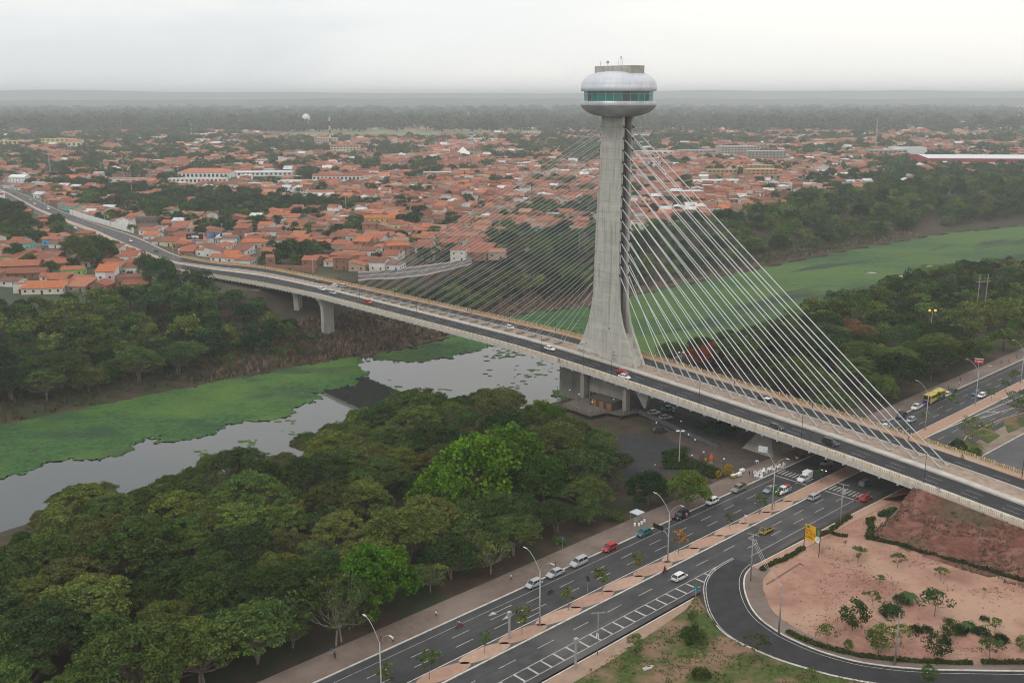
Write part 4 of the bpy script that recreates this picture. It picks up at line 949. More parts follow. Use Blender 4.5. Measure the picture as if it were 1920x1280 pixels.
kind('shrub', 'dome', 2.2, .15, 2.6, 22, 1100, .36, 3, .08, 3, .9, .7)
kind('bare_tree', 'loose', 3.6, 3.4, 8.2, 34, 420, .34, 2, .12, 22, 1.2, .4, multi=3, tm=M('grey_bark', (.24, .205, .18), .9, .2, 2))
# street and lot trees
kind('young_tree', 'loose', 1.15, 2.3, 4.2, 12, 260, .34, 3, .045, 4, .55, .5, split=.75, lean=.03)
kind('round_tree', 'ball', 2.1, 1.5, 5.6, 34, 1700, .30, 4, .09, 5, .85, .6, split=.5, lean=.03)
kind('flat_topped_tree', 'umbrella', 2.2, 2.4, 4.6, 20, 700, .30, 4, .07, 9, .65, .4, split=.6, lean=.05)
def tree(kname, p, scale, tone, label, group, cat='tree', i=None, rz=None, hs=1.0):
    cm, tm = KINDS[kname][random.randrange(len(KINDS[kname])) if i is None else i]
    r = empty(kname, p, random.uniform(0, 6.28) if rz is None else rz, label, cat, group); r.scale = (scale, scale, scale*hs)
    c = link('crown', cm, r); c.color = (*tone, 1); link('trunk', tm, r); return r
# reddish/olive/dark tones, base colours only
def tone(base, v=.24): k = random.uniform(1-v, 1+v); return tuple(max(.004, c*k*random.uniform(.93, 1.07)) for c in base)
OLIVE = (.130, .165, .042); GREEN = (.092, .140, .038); DARK = (.056, .100, .034); BRIGHT = (.095, .190, .014); DRYT = (.125, .078, .040); YEL = (.115, .125, .025); DEEP = (.018, .050, .024); REDT = (.27, .070, .026)
LBL = {'feathery_tree': 'feathery tree', 'spreading_tree': 'spreading tree', 'leafy_tree': 'leafy tree', 'mango_tree': 'dense round tree', 'sparse_tree': 'thin tree', 'bare_tree': 'leafless grey tree', 'shrub': 'low green shrub'}
def hue_(t): return 'olive' if t[0] > .8*t[1] else 'dark' if t[1] < .082 else 'green'
# outlines of the wooded masses as surveyed: crowns must stay below the first line and clear of the boxes
TOPS = {'near': [(-200, 1060), (0, 1000), (60, 955), (100, 935), (150, 905), (215, 910), (300, 898), (330, 882), (430, 850), (500, 852), (560, 836), (600, 796), (640, 770), (700, 752), (760, 742), (860, 738), (930, 722), (965, 742), (1010, 772), (1050, 792), (1130, 802), (1172, 840), (1195, 880), (1220, 930), (2000, 930)],
 'right': [(1150, 665), (1230, 655), (1290, 640), (1420, 606), (1480, 578), (1560, 545), (1640, 520), (1760, 492), (2050, 470)],
 'left': [(-300, 560), (0, 556), (100, 545), (200, 535), (300, 522), (420, 532), (480, 548), (520, 575), (560, 610), (640, 650), (700, 700)],
 'back': [(600, 560), (680, 540), (700, 535), (800, 520), (860, 482), (920, 466), (960, 458), (1100, 430), (1250, 402), (1350, 388), (1500, 368), (1620, 336), (1700, 316), (2050, 294)]}
BOXES = [(523, 545, 565, 588), (592, 560, 642, 648), (1046, 690, 1165, 782), (1200, 800, 1330, 905), (1330, 800, 1480, 930)]
def ok_place(x, y, z, s, reg, r=6.0):
    if reg == 'left': r = 3.5
    u, v = proj(Vector((x, y, z+10.8*s))); L_ = TOPS[reg]
    if v < np.interp(u, [a[0] for a in L_], [a[1] for a in L_])-3: return False
    u0, v0 = proj(Vector((x-r*s, y, z+10*s))); u1, v1 = proj(Vector((x+r*s, y, z)))
    for a, b_, c, d in BOXES:
        if u0 < c and u1 > a and v0 < d and v1 > b_: return False
    return True
placed = []
def free(x, y, d):
    for (a, b_, e) in placed:
        if (a-x)**2+(b_-y)**2 < ((d+e)*.5)**2: return False
    placed.append((x, y, d)); return True
def visible(p, m=480):
    u, v = proj(p); return -m-120 < u < 1920+m+120 and v < 1280+m+170
STUFF_TREES = []       # x, y, z, scale, tone : joined woodland beyond the individual trees
def wood(poly, sp, kinds, tones, maxn, where, grp, reg, prio=None, seed=1, smin=.8, smax=1.2, tries=14000):
    rs = random.Random(seed); xs = [p[0] for p in poly]; ys = [p[1] for p in poly]; out = []
    X_ = np.array([rs.uniform(min(xs), max(xs)) for _ in range(tries)]); Y_ = np.array([rs.uniform(min(ys), max(ys)) for _ in range(tries)]); ok = inpoly(X_, Y_, poly)
    Z_ = terrain_h(X_, Y_)
    for x, y, z in zip(X_[ok], Y_[ok], Z_[ok]):
        if z < WZ+.5: continue
        if not visible(Vector((x, y, z+8))): continue
        s = rs.uniform(smin, smax)
        if not ok_place(x, y, z, s, reg):
            s = smin*.8
            if not ok_place(x, y, z, s, reg): continue
        if not free(x, y, sp*rs.uniform(.8, 1.15)*(.6+.4*s)): continue
        out.append((float(x), float(y), float(z), s))
    out.sort(key=lambda q: math.hypot(q[0], q[1]))
    cnt = 0
    for i, (x, y, z, s) in enumerate(out):
        uf, vf = proj(Vector((x, y, z+7))); inf = -50 < uf < 1970 and vf < 1330; cnt += inf
        kn = rs.choices([k[0] for k in kinds], [k[1] for k in kinds])[0]; tn = tone(rs.choice(tones))
        if inf and cnt <= maxn:
            dn = float(distline(np.array([x]), np.array([y]), NEARB)[0]); df = float(distline(np.array([x]), np.array([y]), FARB)[0])
            da_ = (Vector((x, y, 0))-A0).dot(AN); uu, vv = proj(Vector((x, y, z+6)))
            w = 'by the water' if min(dn, df) < 16 else 'by the avenue' if da_ > -19 else 'near the river' if min(dn, df) < 42 else 'deep'
            if reg == 'near': pl = ['at the left end of', 'in the left part of', 'left of the bright trees in', 'near the bright trees in', 'right of the bright trees in'][int(np.searchsorted([160, 400, 640, 900], uu))]
            elif reg == 'right': pl = ['behind the middle cables in', 'behind the outer cables in', 'above the bus in', 'at the right edge of'][int(np.searchsorted([1450, 1620, 1780], uu))]
            else: pl = ['at the left edge of', 'in the middle of', 'beside the bridge in'][int(np.searchsorted([120, 330], uu))]
            w = (w+' ' if w != 'deep' else '')+pl+' '+where
            if kn == 'bare_tree': tn = tone((.10, .08, .06))
            tree(kn, (x, y, z-.1), s, tn, ('large ' if s > 1.12 else 'small ' if s < .84 else '')+(hue_(tn)+' ' if kn not in ('bare_tree', 'shrub') else '')+LBL[kn]+' '+w, grp, 'shrub' if kn == 'shrub' else 'tree')
        else: STUFF_TREES.append((x, y, z-.1, s*(.75 if kn == 'shrub' else 1.0), tn))
    return len(out)
# named single trees first
def named(kn, u, v, s, tn, label, z=0.0, hs=1.0, i=None, grp=None):
    p = P(u, v, z); placed.append((p.x, p.y, (12 if kn == 'mango_tree' else 8)*s)); return tree(kn, (p.x, p.y, z-.05), s, tn, label, grp, 'tree', i=i, hs=hs)
named('mango_tree', 895, 945, 1.7, BRIGHT, 'largest bright-green dense tree standing out in the middle of the wood', hs=1.0)
named('mango_tree', 950, 915, 1.6, (.085, .160, .016), 'bright-green dense tree rising just right of the largest bright one')
named('mango_tree', 828, 975, 1.25, BRIGHT, 'low bright-green dense tree at the left shoulder of the largest bright one')
named('mango_tree', 1020, 945, 1.2, (.045, .095, .018), 'mid-green dense tree right of the bright pair in the wood')
named('mango_tree', 705, 1140, 1.25, (.075, .165, .014), 'vivid light-green dense tree in the wood above the avenue pavement')
named('mango_tree', 1010, 800, .82, (.10, .165, .014), "yellow-green round tree at the water's edge left of the terrace", z=-3)
named('mango_tree', 1040, 796, .62, (.085, .15, .014), 'small yellow-green tree touching the terrace corner', z=-.5)
named('leafy_tree', 1215, 945, .92, (.020, .048, .014), 'dark-green rounded tree left of the light-green one by the avenue')
named('leafy_tree', 1290, 950, .98, (.105, .15, .030), 'light olive-green rounded tree over the pavement beside the white hatchback')
named('sparse_tree', 640, 1205, 1.35, (.07, .10, .03), 'leaning tree with pale crooked trunks at the wood edge above the walkers')
named('round_tree', 1365, 893, .62, (.42, .27, .012), 'yellow-flowering tree behind the snack stall on the pavement')
named('round_tree', 1347, 897, .40, (.38, .26, .012), 'smaller yellow-flowering bush left of the yellow tree')
# beyond the bridge, seen through the cables
for u, v, s in ((1312, 672, .7), (1342, 664, .75), (1378, 664, .7)): named('spreading_tree', u, v+22, s, REDT, 'flame tree with orange-red blossom behind the right-hand cables', z=-1.2, grp='flame trees behind the cables')
named('leafy_tree', 1500, 735, 1.3, (.085, .135, .024), 'light-green leafy tree behind the middle of the right-hand cables', z=-.3)
for u, v in ((1590, 640), (1612, 652)): named('feathery_tree', u, v, .9, (.20, .115, .06), 'dry brown-crowned tree in the wood above the bus', z=-.5, grp='dry brown trees above the bus')
BLK = [Ap(t, -9.5) for t in np.linspace(-150, 96, 20)]
near_poly = [(-190, 60), (-198, 160)]+KS([(-153, 198), (-116, 240), (-90, 259), (-64, 277), (-37, 298), (-13, 314), (5, 322)])+[(14, 334), (27, 300), (33, 282), (44, 264), (40, 247), (30, 236)]+[tuple(Ap(t, -12)[:2]) for t in (20, -20, -60, -100, -150)]
n1 = wood(near_poly, 8.6, [('feathery_tree', 5), ('spreading_tree', 4.5), ('leafy_tree', 2.2), ('sparse_tree', 1.2)], [OLIVE, OLIVE, (.055, .088, .024), GREEN, (.105, .112, .038), GREEN, (.05, .088, .03)], 205, 'the riverside wood', 'trees of the riverside wood', 'near', seed=4, smin=.66, smax=1.14, tries=26000)
edge = [tuple(Ap(t, -12.5)[:2]) for t in np.linspace(-120, 40, 12)]+[tuple(Ap(t, -8.6)[:2]) for t in np.linspace(40, -120, 12)]
wood(edge, 6.5, [('shrub', 4), ('sparse_tree', 1.2), ('leafy_tree', .5)], [GREEN, DARK, OLIVE], 14, 'the wood fringe', 'undergrowth along the avenue pavement', 'near', seed=6, smin=.6, smax=1.0, tries=3000)
right_poly = KS([(68, 392), (88, 402), (118, 432), (156, 470), (202, 522), (268, 573), (356, 636), (526, 736), (900, 920), (1100, 1000)])+[tuple(Ap(t, -10)[:2]) for t in (1100, 420, 300, 200, 160, 134)]+[(84, 348), (60, 366)]
n2 = wood(right_poly, 9.6, [('feathery_tree', 5), ('spreading_tree', 5), ('leafy_tree', 3), ('bare_tree', .35), ('sparse_tree', .6)], [OLIVE, GREEN, GREEN, (.035, .060, .020), (.060, .078, .024), DARK], 44, 'the far wood', 'trees of the wood beyond the bridge', 'right', seed=9, tries=26000)
left_poly = KS([(-330, 258), (-232, 292), (-172, 316), (-144, 340), (-122, 364), (-104, 386), (-92, 402)])+[(-92, 444), (-104, 462), (-122, 474), (-140, 480), (-160, 484), (-200, 476), (-240, 462), (-292, 430), (-360, 400)]
n3 = wood(left_poly, 9.5, [('feathery_tree', 3), ('spreading_tree', 4), ('leafy_tree', 4)], [GREEN, DARK, DARK, OLIVE, (.030, .062, .026)], 16, 'the far bank wood', 'trees of the far bank wood', 'left', seed=12, smin=.85, smax=1.25, tries=9000)
FBW = [(-60, 478)]+KS([(-30, 440), (0, 486), (38, 505), (67, 540), (105, 580), (158, 634), (236, 706), (326, 780), (420, 842), (636, 946), (1000, 1096)])+[(1750, 1460), (1700, 1600), (1000, 1330), (640, 1160), (470, 1080), (380, 1020), (285, 920), (190, 815), (135, 745), (90, 700), (45, 640), (5, 590), (-30, 545), (-60, 500)]
n4 = wood(FBW, 9.2, [('feathery_tree', 3), ('spreading_tree', 4), ('leafy_tree', 4)], [GREEN, DARK, (.050, .072, .024), OLIVE, (.033, .058, .022)], 0, '', '', 'back', seed=15, smin=.9, smax=1.35, tries=26000)
SHB = KS([(-150, 340), (-110, 376), (-80, 388), (-58, 402), (-30, 432), (-10, 460)])+[(-30, 500), (-80, 470), (-120, 455), (-170, 400)]
n5 = wood(SHB, 4.2, [('shrub', 1)], [GREEN, DARK, (.11, .10, .045), (.12, .085, .045)], 0, '', '', 'left', seed=31, smin=.25, smax=.55, tries=5000)
print('woods', n1, n2, n3, n4, n5, len(STUFF_TREES))
# far tree masses share four light meshes carried in the same object
def stuff_trees(name, pts, mat, nvar=4, leaves=300, rad=5.5, lsize=1.25, seed=2, h=(2.2, 9.4)):
    V = []; F = []; Cc = []; src = []; var = []; off = 0
    for k in range(nvar):
        v, f, c, cl = crown_mesh('x', ['umbrella', 'dome', 'dome', 'ball'][k % 4], rad, h[0]+(2 if k == 0 else 0), h[1], 26, leaves, lsize, seed+k, csize=1.9, flat=.6, colvar=.38)
        V += v; F += [tuple(i+off for i in q) for q in f]; Cc += c; n_ = len(v)
        tb = MB(); tb.tube([(0, 0, -.5), (0, 0, h[0]+2)], [.35, .2], 4); V += [list(q) for q in tb.v]; F += [tuple(i+off+n_ for i in q) for q in tb.f]; Cc += [(.9, .6, .6, 1)]*len(tb.f)
        n_ += len(tb.v); src += [1]*n_; var += [k]*n_; off += n_
    N0 = len(V); r = np.random.default_rng(5)
    for p in pts: V.append([p[0], p[1], p[2]])
    me = bpy.data.meshes.new(name); me.from_pydata(V, [], F); me.materials.append(mat)
    a = me.attributes.new('leaf', 'FLOAT_COLOR', 'FACE'); a.data.foreach_set('color', np.array(Cc, float).ravel())
    n = len(pts); full = lambda d, z: np.concatenate([z, d])
    a = me.attributes.new('src', 'INT', 'POINT'); a.data.foreach_set('value', np.array(src+[0]*n, np.int32))
    a = me.attributes.new('var', 'INT', 'POINT'); a.data.foreach_set('value', np.concatenate([np.array(var), r.integers(0, nvar, n)]).astype(np.int32))
    a = me.attributes.new('scl', 'FLOAT_VECTOR', 'POINT'); sv = np.array([[p[3]]*2+[p[3]*random.uniform(.85, 1.15)] for p in pts]).reshape(-1, 3); a.data.foreach_set('vector', np.concatenate([np.ones((N0, 3)), sv]).ravel())
    a = me.attributes.new('rot', 'FLOAT_VECTOR', 'POINT'); rv = np.zeros((N0+n, 3)); rv[N0:, 2] = r.uniform(0, 6.28, n); a.data.foreach_set('vector', rv.ravel())
    a = me.attributes.new('tone', 'FLOAT_COLOR', 'POINT'); tv = np.ones((N0+n, 4)); tv[N0:, :3] = [p[4] for p in pts]; a.data.foreach_set('color', tv.ravel())
    me.update(); o = link(name, me); tag(o, kind='stuff')
    ng = bpy.data.node_groups.new(name, 'GeometryNodeTree'); ng.interface.new_socket('Geometry', in_out='INPUT', socket_type='NodeSocketGeometry'); ng.interface.new_socket('Geometry', in_out='OUTPUT', socket_type='NodeSocketGeometry')
    N = ng.nodes.new; L = ng.links.new; gi, go = N('NodeGroupInput'), N('NodeGroupOutput')
    def attr(nm, ty):
        q = N('GeometryNodeInputNamedAttribute'); q.data_type = ty; q.inputs['Name'].default_value = nm; return q.outputs[0]
    def cmp(a, v):
        q = N('FunctionNodeCompare'); q.data_type = 'INT'; q.operation = 'EQUAL'; L(a, q.inputs[2]); q.inputs[3].default_value = v; return q.outputs[0]
    sg = N('GeometryNodeSeparateGeometry'); sg.domain = 'POINT'; L(gi.outputs[0], sg.inputs[0]); L(cmp(attr('src', 'INT'), 1), sg.inputs[1]); jn = N('GeometryNodeJoinGeometry')
    for k in range(nvar):
        s1 = N('GeometryNodeSeparateGeometry'); L(sg.outputs[0], s1.inputs[0]); L(cmp(attr('var', 'INT'), k), s1.inputs[1])
        ip = N('GeometryNodeInstanceOnPoints'); L(sg.outputs[1], ip.inputs['Points']); L(s1.outputs[0], ip.inputs['Instance']); L(cmp(attr('var', 'INT'), k), ip.inputs['Selection'])
        L(attr('scl', 'FLOAT_VECTOR'), ip.inputs['Scale']); e2 = N('FunctionNodeEulerToRotation'); L(attr('rot', 'FLOAT_VECTOR'), e2.inputs[0]); L(e2.outputs[0], ip.inputs['Rotation']); L(ip.outputs[0], jn.inputs[0])
    L(jn.outputs[0], go.inputs[0]); md = o.modifiers.new('scatter', 'NODES'); md.node_group = ng; return o
# ------------------------------------------------------------------ vehicles
def paint(n, c, r=.3): return M('car_paint_'+n, c, r, spec=.6, metal=.1)
CP = {'silver': paint('silver', (.40, .42, .44)), 'white': paint('white', (.72, .73, .74)), 'red': paint('red', (.42, .015, .02)), 'teal': paint('teal', (.01, .13, .14)), 'black': paint('black', (.012, .013, .017)), 'grey': paint('grey', (.13, .135, .14)), 'dark': paint('dark', (.03, .033, .042)), 'maroon': paint('maroon', (.10, .01, .015)), 'beige': paint('beige', (.22, .20, .16)), 'greyblue': paint('grey_blue', (.20, .25, .28)), 'yellow': paint('yellow', (.50, .34, .02)), 'green': paint('dark_green', (.015, .05, .03)), 'aqua': paint('aqua', (.05, .22, .21))}
CG = M('car_glass', (.012, .016, .02), .08, spec=.9); TY = M('tyre', (.018, .018, .018), .85); HUB = M('wheel_hub', (.35, .36, .37), .35, metal=.6)
HL = M('headlight_lens', (.55, .57, .6), .15, spec=.8); TL_ = M('tail_lamp_lens', (.30, .01, .01), .25); HLON = M('headlight_lit', (.9, .95, 1), .3, emit=((.85, .92, 1), 6))
def ring(x, zb, zk, wb, wk, zt=None): return [(x, -wb*.88, zb), (x, -wb, zb+.12), (x, -wb, (zb+zk)/2), (x, -wk, zk), (x, wk, zk), (x, wb, (zb+zk)/2), (x, wb, zb+.12), (x, wb*.88, zb)]
_vc = {}
def car_meshes(kind_):
    if kind_ in _vc: return _vc[kind_]
    D = dict(hatch=(4.0, 1.70, 1.50, .95, [(1.22, .0), (.55, 1), (-1.35, 1), (-1.92, .1)]), sedan=(4.5, 1.74, 1.44, .92, [(1.12, 0), (.35, 1), (-1.05, 1), (-1.75, .0)]),
             suv=(4.5, 1.82, 1.72, 1.05, [(1.15, 0), (.60, 1), (-1.85, 1), (-2.15, .1)]), pickup=(5.2, 1.84, 1.74, 1.04, [(1.35, 0), (.75, 1), (-.55, 1), (-.75, .05)]))
    L, W, Hh, zk, cab = D[kind_]; hl = L/2; w = W/2; b = MB()
    zh = zk-.08
    st = [(-hl, .38, zk-.25, w*.82, w*.74), (-hl+.12, .28, zk-.06, w*.94, w*.86), (-hl+.6, .24, zk, w, w*.93), (-.2, .22, zk, w, w*.93), (cab[0][0], .22, zk-.02, w, w*.93), (hl-.55, .24, zh-.10, w*.98, w*.86), (hl-.12, .28, zh-.26, w*.92, w*.78), (hl, .36, zh-.40, w*.80, w*.68)]
    if kind_ == 'pickup': st = [(-hl, .45, zk, w*.94, w*.9), (-hl+.06, .40, zk+.02, w*.97, w*.93)]+st[2:]
    b.loft([ring(*s) for s in st])
    # roof and pillars
    (x0, _), (x1, _), (x2, _), (x3, _) = cab; wr = w*.74; wk_ = w*.92; e = .012
    b.loft([[(x, -wr*k, Hh-.07*j), (x, -wr*k*.7, Hh-.0), (x, wr*k*.7, Hh), (x, wr*k, Hh-.07*j), (x, wr*k, Hh-.12), (x, -wr*k, Hh-.12)] for x, k, j in ((x2-.12, .96, 1.4), (x2+.2, 1, 1), (x1-.2, 1, 1), (x1+.12, .96, 1.4))])
    for sg in (-1, 1):
        for (xa, xb) in ((x0, x1), (x3, x2), ((x0+x3)/2-.05, (x1+x2)/2-.05)): b.tube([(xa, sg*(wk_-.01), zk-.05), (xb, sg*(wr+.01), Hh-.08)], .045, 4)
    if kind_ == 'pickup':
        pass
    body = b.mesh('body_'+kind_, CP['silver'], False)
    g = MB(); g.loft([[(x0-e, -wk_+.05, zk-.02), (x0-e, wk_-.05, zk-.02), (x3+e, wk_-.05, zk-.02), (x3+e, -wk_+.05, zk-.02)], [(x1, -wr+.0, Hh-.1), (x1, wr, Hh-.1), (x2, wr, Hh-.1), (x2, -wr, Hh-.1)]])
    glass = g.mesh('windows_'+kind_, CG)
    q = MB(); q.lathe([(0, -.1), (.22, -.1), (.31, -.09), (.31, .09), (.22, .1), (0, .1)], 14); wh = q.mesh('tyre_', TY)
    for v in wh.vertices: v.co = (v.co.x, v.co.z, v.co.y)
    q = MB(); q.lathe([(0, -.115), (.19, -.115), (.19, .115), (0, .115)], 10); hb = q.mesh('hub_', HUB)
    for v in hb.vertices: v.co = (v.co.x, v.co.z, v.co.y)
    q = MB(); q.box((0, 0, 0), (.1, .32, .16)); lt = q.mesh('headlight_', HL); q = MB(); q.box((0, 0, 0), (.08, .28, .2)); tl = q.mesh('tail_', TL_)
    q = MB(); q.box((0, 0, 0), (.14, .14, .12)); mr = q.mesh('mirror_', DARKM)
    bed = None
    if kind_ == 'pickup': q = MB(); q.box((-1.65, 0, zk-.0), (1.6, W*.80, .05)); bed = q.mesh('bed_', DARKM)
    _vc[kind_] = (body, glass, wh, hb, lt, tl, mr, L, w, zk, bed); return _vc[kind_]
def put(name, me, par, loc=(0, 0, 0), mat=None):
    o = link(name, me, par, loc)
    if mat: 
        o.material_slots[0].link = 'OBJECT'; o.material_slots[0].material = mat
    return o
def car(kind_, col, p, rz, label, group, cat='car', name=None, lit=False, roofcol=None):
    body, glass, wh, hb, lt, tl, mr, L, w, zk, bed = car_meshes(kind_)
    r = empty(name or ('pickup_truck' if kind_ == 'pickup' else 'car'), p, rz, label, cat, group)
    put('body', body, r, mat=CP[col]); put('windows', glass, r)
    for x in (L*.31, -L*.30):
        for sg in (-1, 1):
            t = put('wheel', wh, r, (x, sg*(w-.08), .31)); put('hub', hb, t)
    for sg in (-1, 1):
        put('headlight', lt, r, (L/2-.06, sg*w*.62, zk-.42), HLON if lit else None); put('tail_lamp', tl, r, (-L/2+.05, sg*w*.70, zk-.22)); put('mirror', mr, r, (L*.2, sg*(w+.03), zk+.02))
    if bed: put('cargo_bed', bed, r)
    return r
def heading(d): return math.atan2(d.y, d.x)
HD, HU = heading(-AD), heading(AD); BR_, BL_ = heading(-BD), heading(BD)
gA = 'cars on the avenue'; gB = 'cars crossing the bridge'; gC = 'cars on the town approach road'
def atA(u, v): return P(u, v, .01)
car('hatch', 'silver', atA(1001, 1098), HD, 'silver hatchback parked at the kerb directly behind the tall lamp post', gA)
car('sedan', 'silver', atA(1041, 1078), HD, 'silver sedan parked between two silver hatchbacks at the kerb', gA)
car('suv', 'silver', atA(1085, 1058), HD, 'silver compact off-roader with dark bumper parked third in the kerb row', gA)
car('hatch', 'red', atA(1143, 1030), HD, 'bright red hatchback parked at the kerb by the wood', gA)
car('hatch', 'teal', atA(1207, 1002), HD, 'teal green hatchback at the kerb left of the black road sign', gA)
car('suv', 'black', atA(1277, 970), HD, 'black hatchback parked at the kerb with a pink-shirted person beside it', gA)
car('hatch', 'white', atA(1335, 943), HD, 'white hatchback at the kerb under the light-green tree', gA)
pk = car('pickup', 'beige', atA(1385, 919), HD, 'old beige pickup with scrap heaped in its bed by the kerb', gA, 'pickup')
b = MB()
for k in range(9): b.tube([(-1.6+random.gauss(0, .5), random.gauss(0, .4), 1.1), (-1.6+random.gauss(0, .6), random.gauss(0, .4), 1.5+random.random()*.3)], .12, 5)
b.obj('scrap_load', M('scrap', (.07, .07, .06), .8), pk)['kind'] = 'stuff'
car('sedan', 'greyblue', atA(1443, 921), HD, 'grey-blue sedan half hidden behind the lamp post near the bridge', gA)
pk = car('pickup', 'white', atA(1468, 923), HD, 'white pickup with blue side and a red board in its bed', gA, 'pickup')
b = MB(); b.box((-1.5, 0, 1.55), (2.2, 1.1, .12)); b.obj('red_board', M('red_board', (.38, .03, .02), .6), pk); b = MB(); b.box((-1.65, .93, .85), (1.7, .03, .36)); b.obj('blue_panel', M('blue_panel', (.03, .14, .38), .5), pk)
def boxvan(col, p, rz, label, L=4.8, h=2.25):
    r = car('pickup', col, p, rz, label, gA, 'van', 'box_van'); b = MB(); b.box((-1.45, 0, 1.35), (2.35, 1.8, 1.75)); b.obj('cargo_box', CP[col], r); b = MB(); b.box((-1.45, 0, 2.24), (2.3, 1.75, .04)); b.obj('box_roof', WHITEP, r); return r
boxvan('white', atA(1508, 900), HD, 'white van with a tall cargo box nearing the crossing')
car('sedan', 'silver', atA(1549, 870), HD, 'silver car emerging from under the bridge in the nearer lane', gA)
car('suv', 'maroon', atA(1553, 882), HD, 'dark red car with headlights lit just coming from under the bridge', gA, lit=True)
car('hatch', 'white', atA(1274, 1085), HU, 'white hatchback driving away beside the striped hatching', gA)
tx = car('sedan', 'yellow', atA(1437, 997), HU, 'black and yellow taxi driving away on the near carriageway', gA, 'taxi', 'taxi')
for c in tx.children:
    if c.name.startswith('body'): pass
b = MB(); b.box((-.3, 0, 1.445), (1.6, 1.25, .02)); b.obj('roof_panel', CP['black'], tx); b = MB(); b.box((1.7, 0, .90), (.9, 1.3, .03)); b.box((-2.0, 0, .93), (.45, 1.3, .03)); b.obj('bonnet_panel', CP['black'], tx); b = MB()
for sg in (-1, 1): b.box((0, sg*.88, .45), (3.6, .03, .25))
b.obj('side_stripe', CP['black'], tx)
car('hatch', 'silver', atA(1526, 935), HU, 'silver hatchback on the near carriageway just before the bridge', gA)
car('suv', 'grey', atA(1622, 910), HU, 'grey hatchback stopped on the zebra crossing in the bridge shade', gA)
car('sedan', 'red', atA(1622, 937), HU, 'red car beside a motorcycle at the crossing in the bridge shade', gA)
car('pickup', 'white', P(1718, 766, .01), HD, 'white pickup on the avenue just ahead of the yellow bus', gA, 'pickup')
car('hatch', 'silver', P(1708, 790, .01), HD, 'silver hatchback in the middle lane behind the rightmost cables', gA)
car('sedan', 'greyblue', P(1654, 796, .01), HD, 'grey sedan at the far kerb where the avenue dives under the bridge', gA)
car('sedan', 'white', P(1658, 803, .01), HD, 'white car next to the grey sedan where the avenue dives under the bridge', gA)
car('sedan', 'white', P(1774, 742, .01), HD, 'white car right behind the yellow bus', gA)
car('suv', 'dark', P(1785, 738, .01), HD, 'dark car behind the white one following the bus', gA)
car('hatch', 'white', P(1840, 744, .01), HD, 'white hatchback alone in the lane beside the median, upper right', gA)
car('sedan', 'teal', P(1830, 740, .01), HD, 'dark teal car beside the white hatchback, behind the lamp post', gA)
car('suv', 'dark', P(1689, 782, .01), HD, 'dark car with people around it at the kerb behind the cables', gA)
# bridge traffic
def onb(kind_, col, u, v, rz, label, cat='car', **k):
    s, o, p = onB(u, v, .01); return car(kind_, col, p, rz, label, gB, cat, **k)
onb('suv', 'red', 690, 569, BR_, 'red car on the near lanes over the dry far bank')
onb('hatch', 'white', 604, 544, BR_, 'white hatchback, left one of two on the near lanes above the piers')
onb('suv', 'silver', 624, 551, BR_, 'pale silver car, right one of two on the near lanes above the piers')
onb('sedan', 'white', 1031, 656, BR_, 'white car on the near lanes left of the tower foot')
onb('sedan', 'red', 1167, 700, BR_, 'red car in front of the tower foot behind a white one')
onb('sedan', 'white', 1171, 709, BR_, 'white sedan overtaking the red car in front of the tower foot')
onb('hatch', 'dark', 1456, 804, BR_, 'dark hatchback on the near lanes above the flared concrete leg')
onb('suv', 'black', 1557, 833, BR_, 'black car on the near lanes above the lit headlights')
pk = onb('pickup', 'black', 1430, 751, BL_, 'black pickup with a white tarpaulin behind the right-hand cables', 'pickup')
b = MB(); b.box((-1.6, 0, 1.2), (1.7, 1.6, .14)); b.obj('tarpaulin', WHITEP, pk)
onb('hatch', 'white', 956, 616, BR_, 'small white car on the far lanes behind the left-hand cables')
onb('sedan', 'white', 627, 537, BL_, 'white car on the far lanes where the left-hand cables begin')
onb('suv', 'silver', 643, 539, BL_, 'silver estate right of a white car where the left-hand cables begin')
onb('sedan', 'green', 595, 530, BL_, 'dark green car on the far lanes above the first pier')
def onr(kind_, col, u, v, du, dv, label, cat='car', z=5.3, **k):
    z = ZR(u); p = P(u, v, z+.01); q = P(u+du, v+dv, z); return car(kind_, col, p, heading(q-p), label, gC, cat, **k)
onr('sedan', 'black', 431, 504, -10, -3, 'black car on the far lanes where the bridge meets the town road')
onr('sedan', 'dark', 293, 472, 10, 5, 'dark car on the curve below the side street mouth')
onr('sedan', 'dark', 295, 490, 10, 5, 'dark car at the left kerb below the red roadside sign')
onr('sedan', 'white', 239, 465, 10, 5, 'white car beside the tree clump on the town road')
onr('hatch', 'white', 245, 453, 10, 5, 'white car across the median from another white car')
onr('sedan', 'white', 141, 429, 10, 5, 'white car on the lower lanes opposite the white wall')
onr('sedan', 'white', 85, 407, 10, 6, 'white car low on the town road left of the roadside tree')
onr('hatch', 'white', 65, 384, 10, 5, 'white car ahead of the white van in the town')
onr('sedan', 'silver', 57, 376, 10, 5, 'silver car behind the white one at the top of the town road')
boxv = onr('suv', 'white', 91, 393, 10, 5, 'white minibus coming down the town road', 'van'); boxv.scale = (1.2, 1.1, 1.4)
onr('sedan', 'dark', 27, 365, 10, 5, 'dark car at the very top of the town road')
for (k_, c_, u, v, z, lb) in (('pickup', 'aqua', 1252, 770, .1, 'turquoise car parked in the shade beneath the bridge deck'), ('sedan', 'white', 1226, 776, .1, 'white car parked beside the ramp under the bridge'), ('sedan', 'silver', 1248, 785, .1, 'silver car half hidden by the ramp railing under the bridge'), ('suv', 'dark', 1238, 810, .05, 'dark car parked below the black footbridge ramp')): car(k_, c_, P(u, v, z), .3, lb, 'cars parked under the bridge')
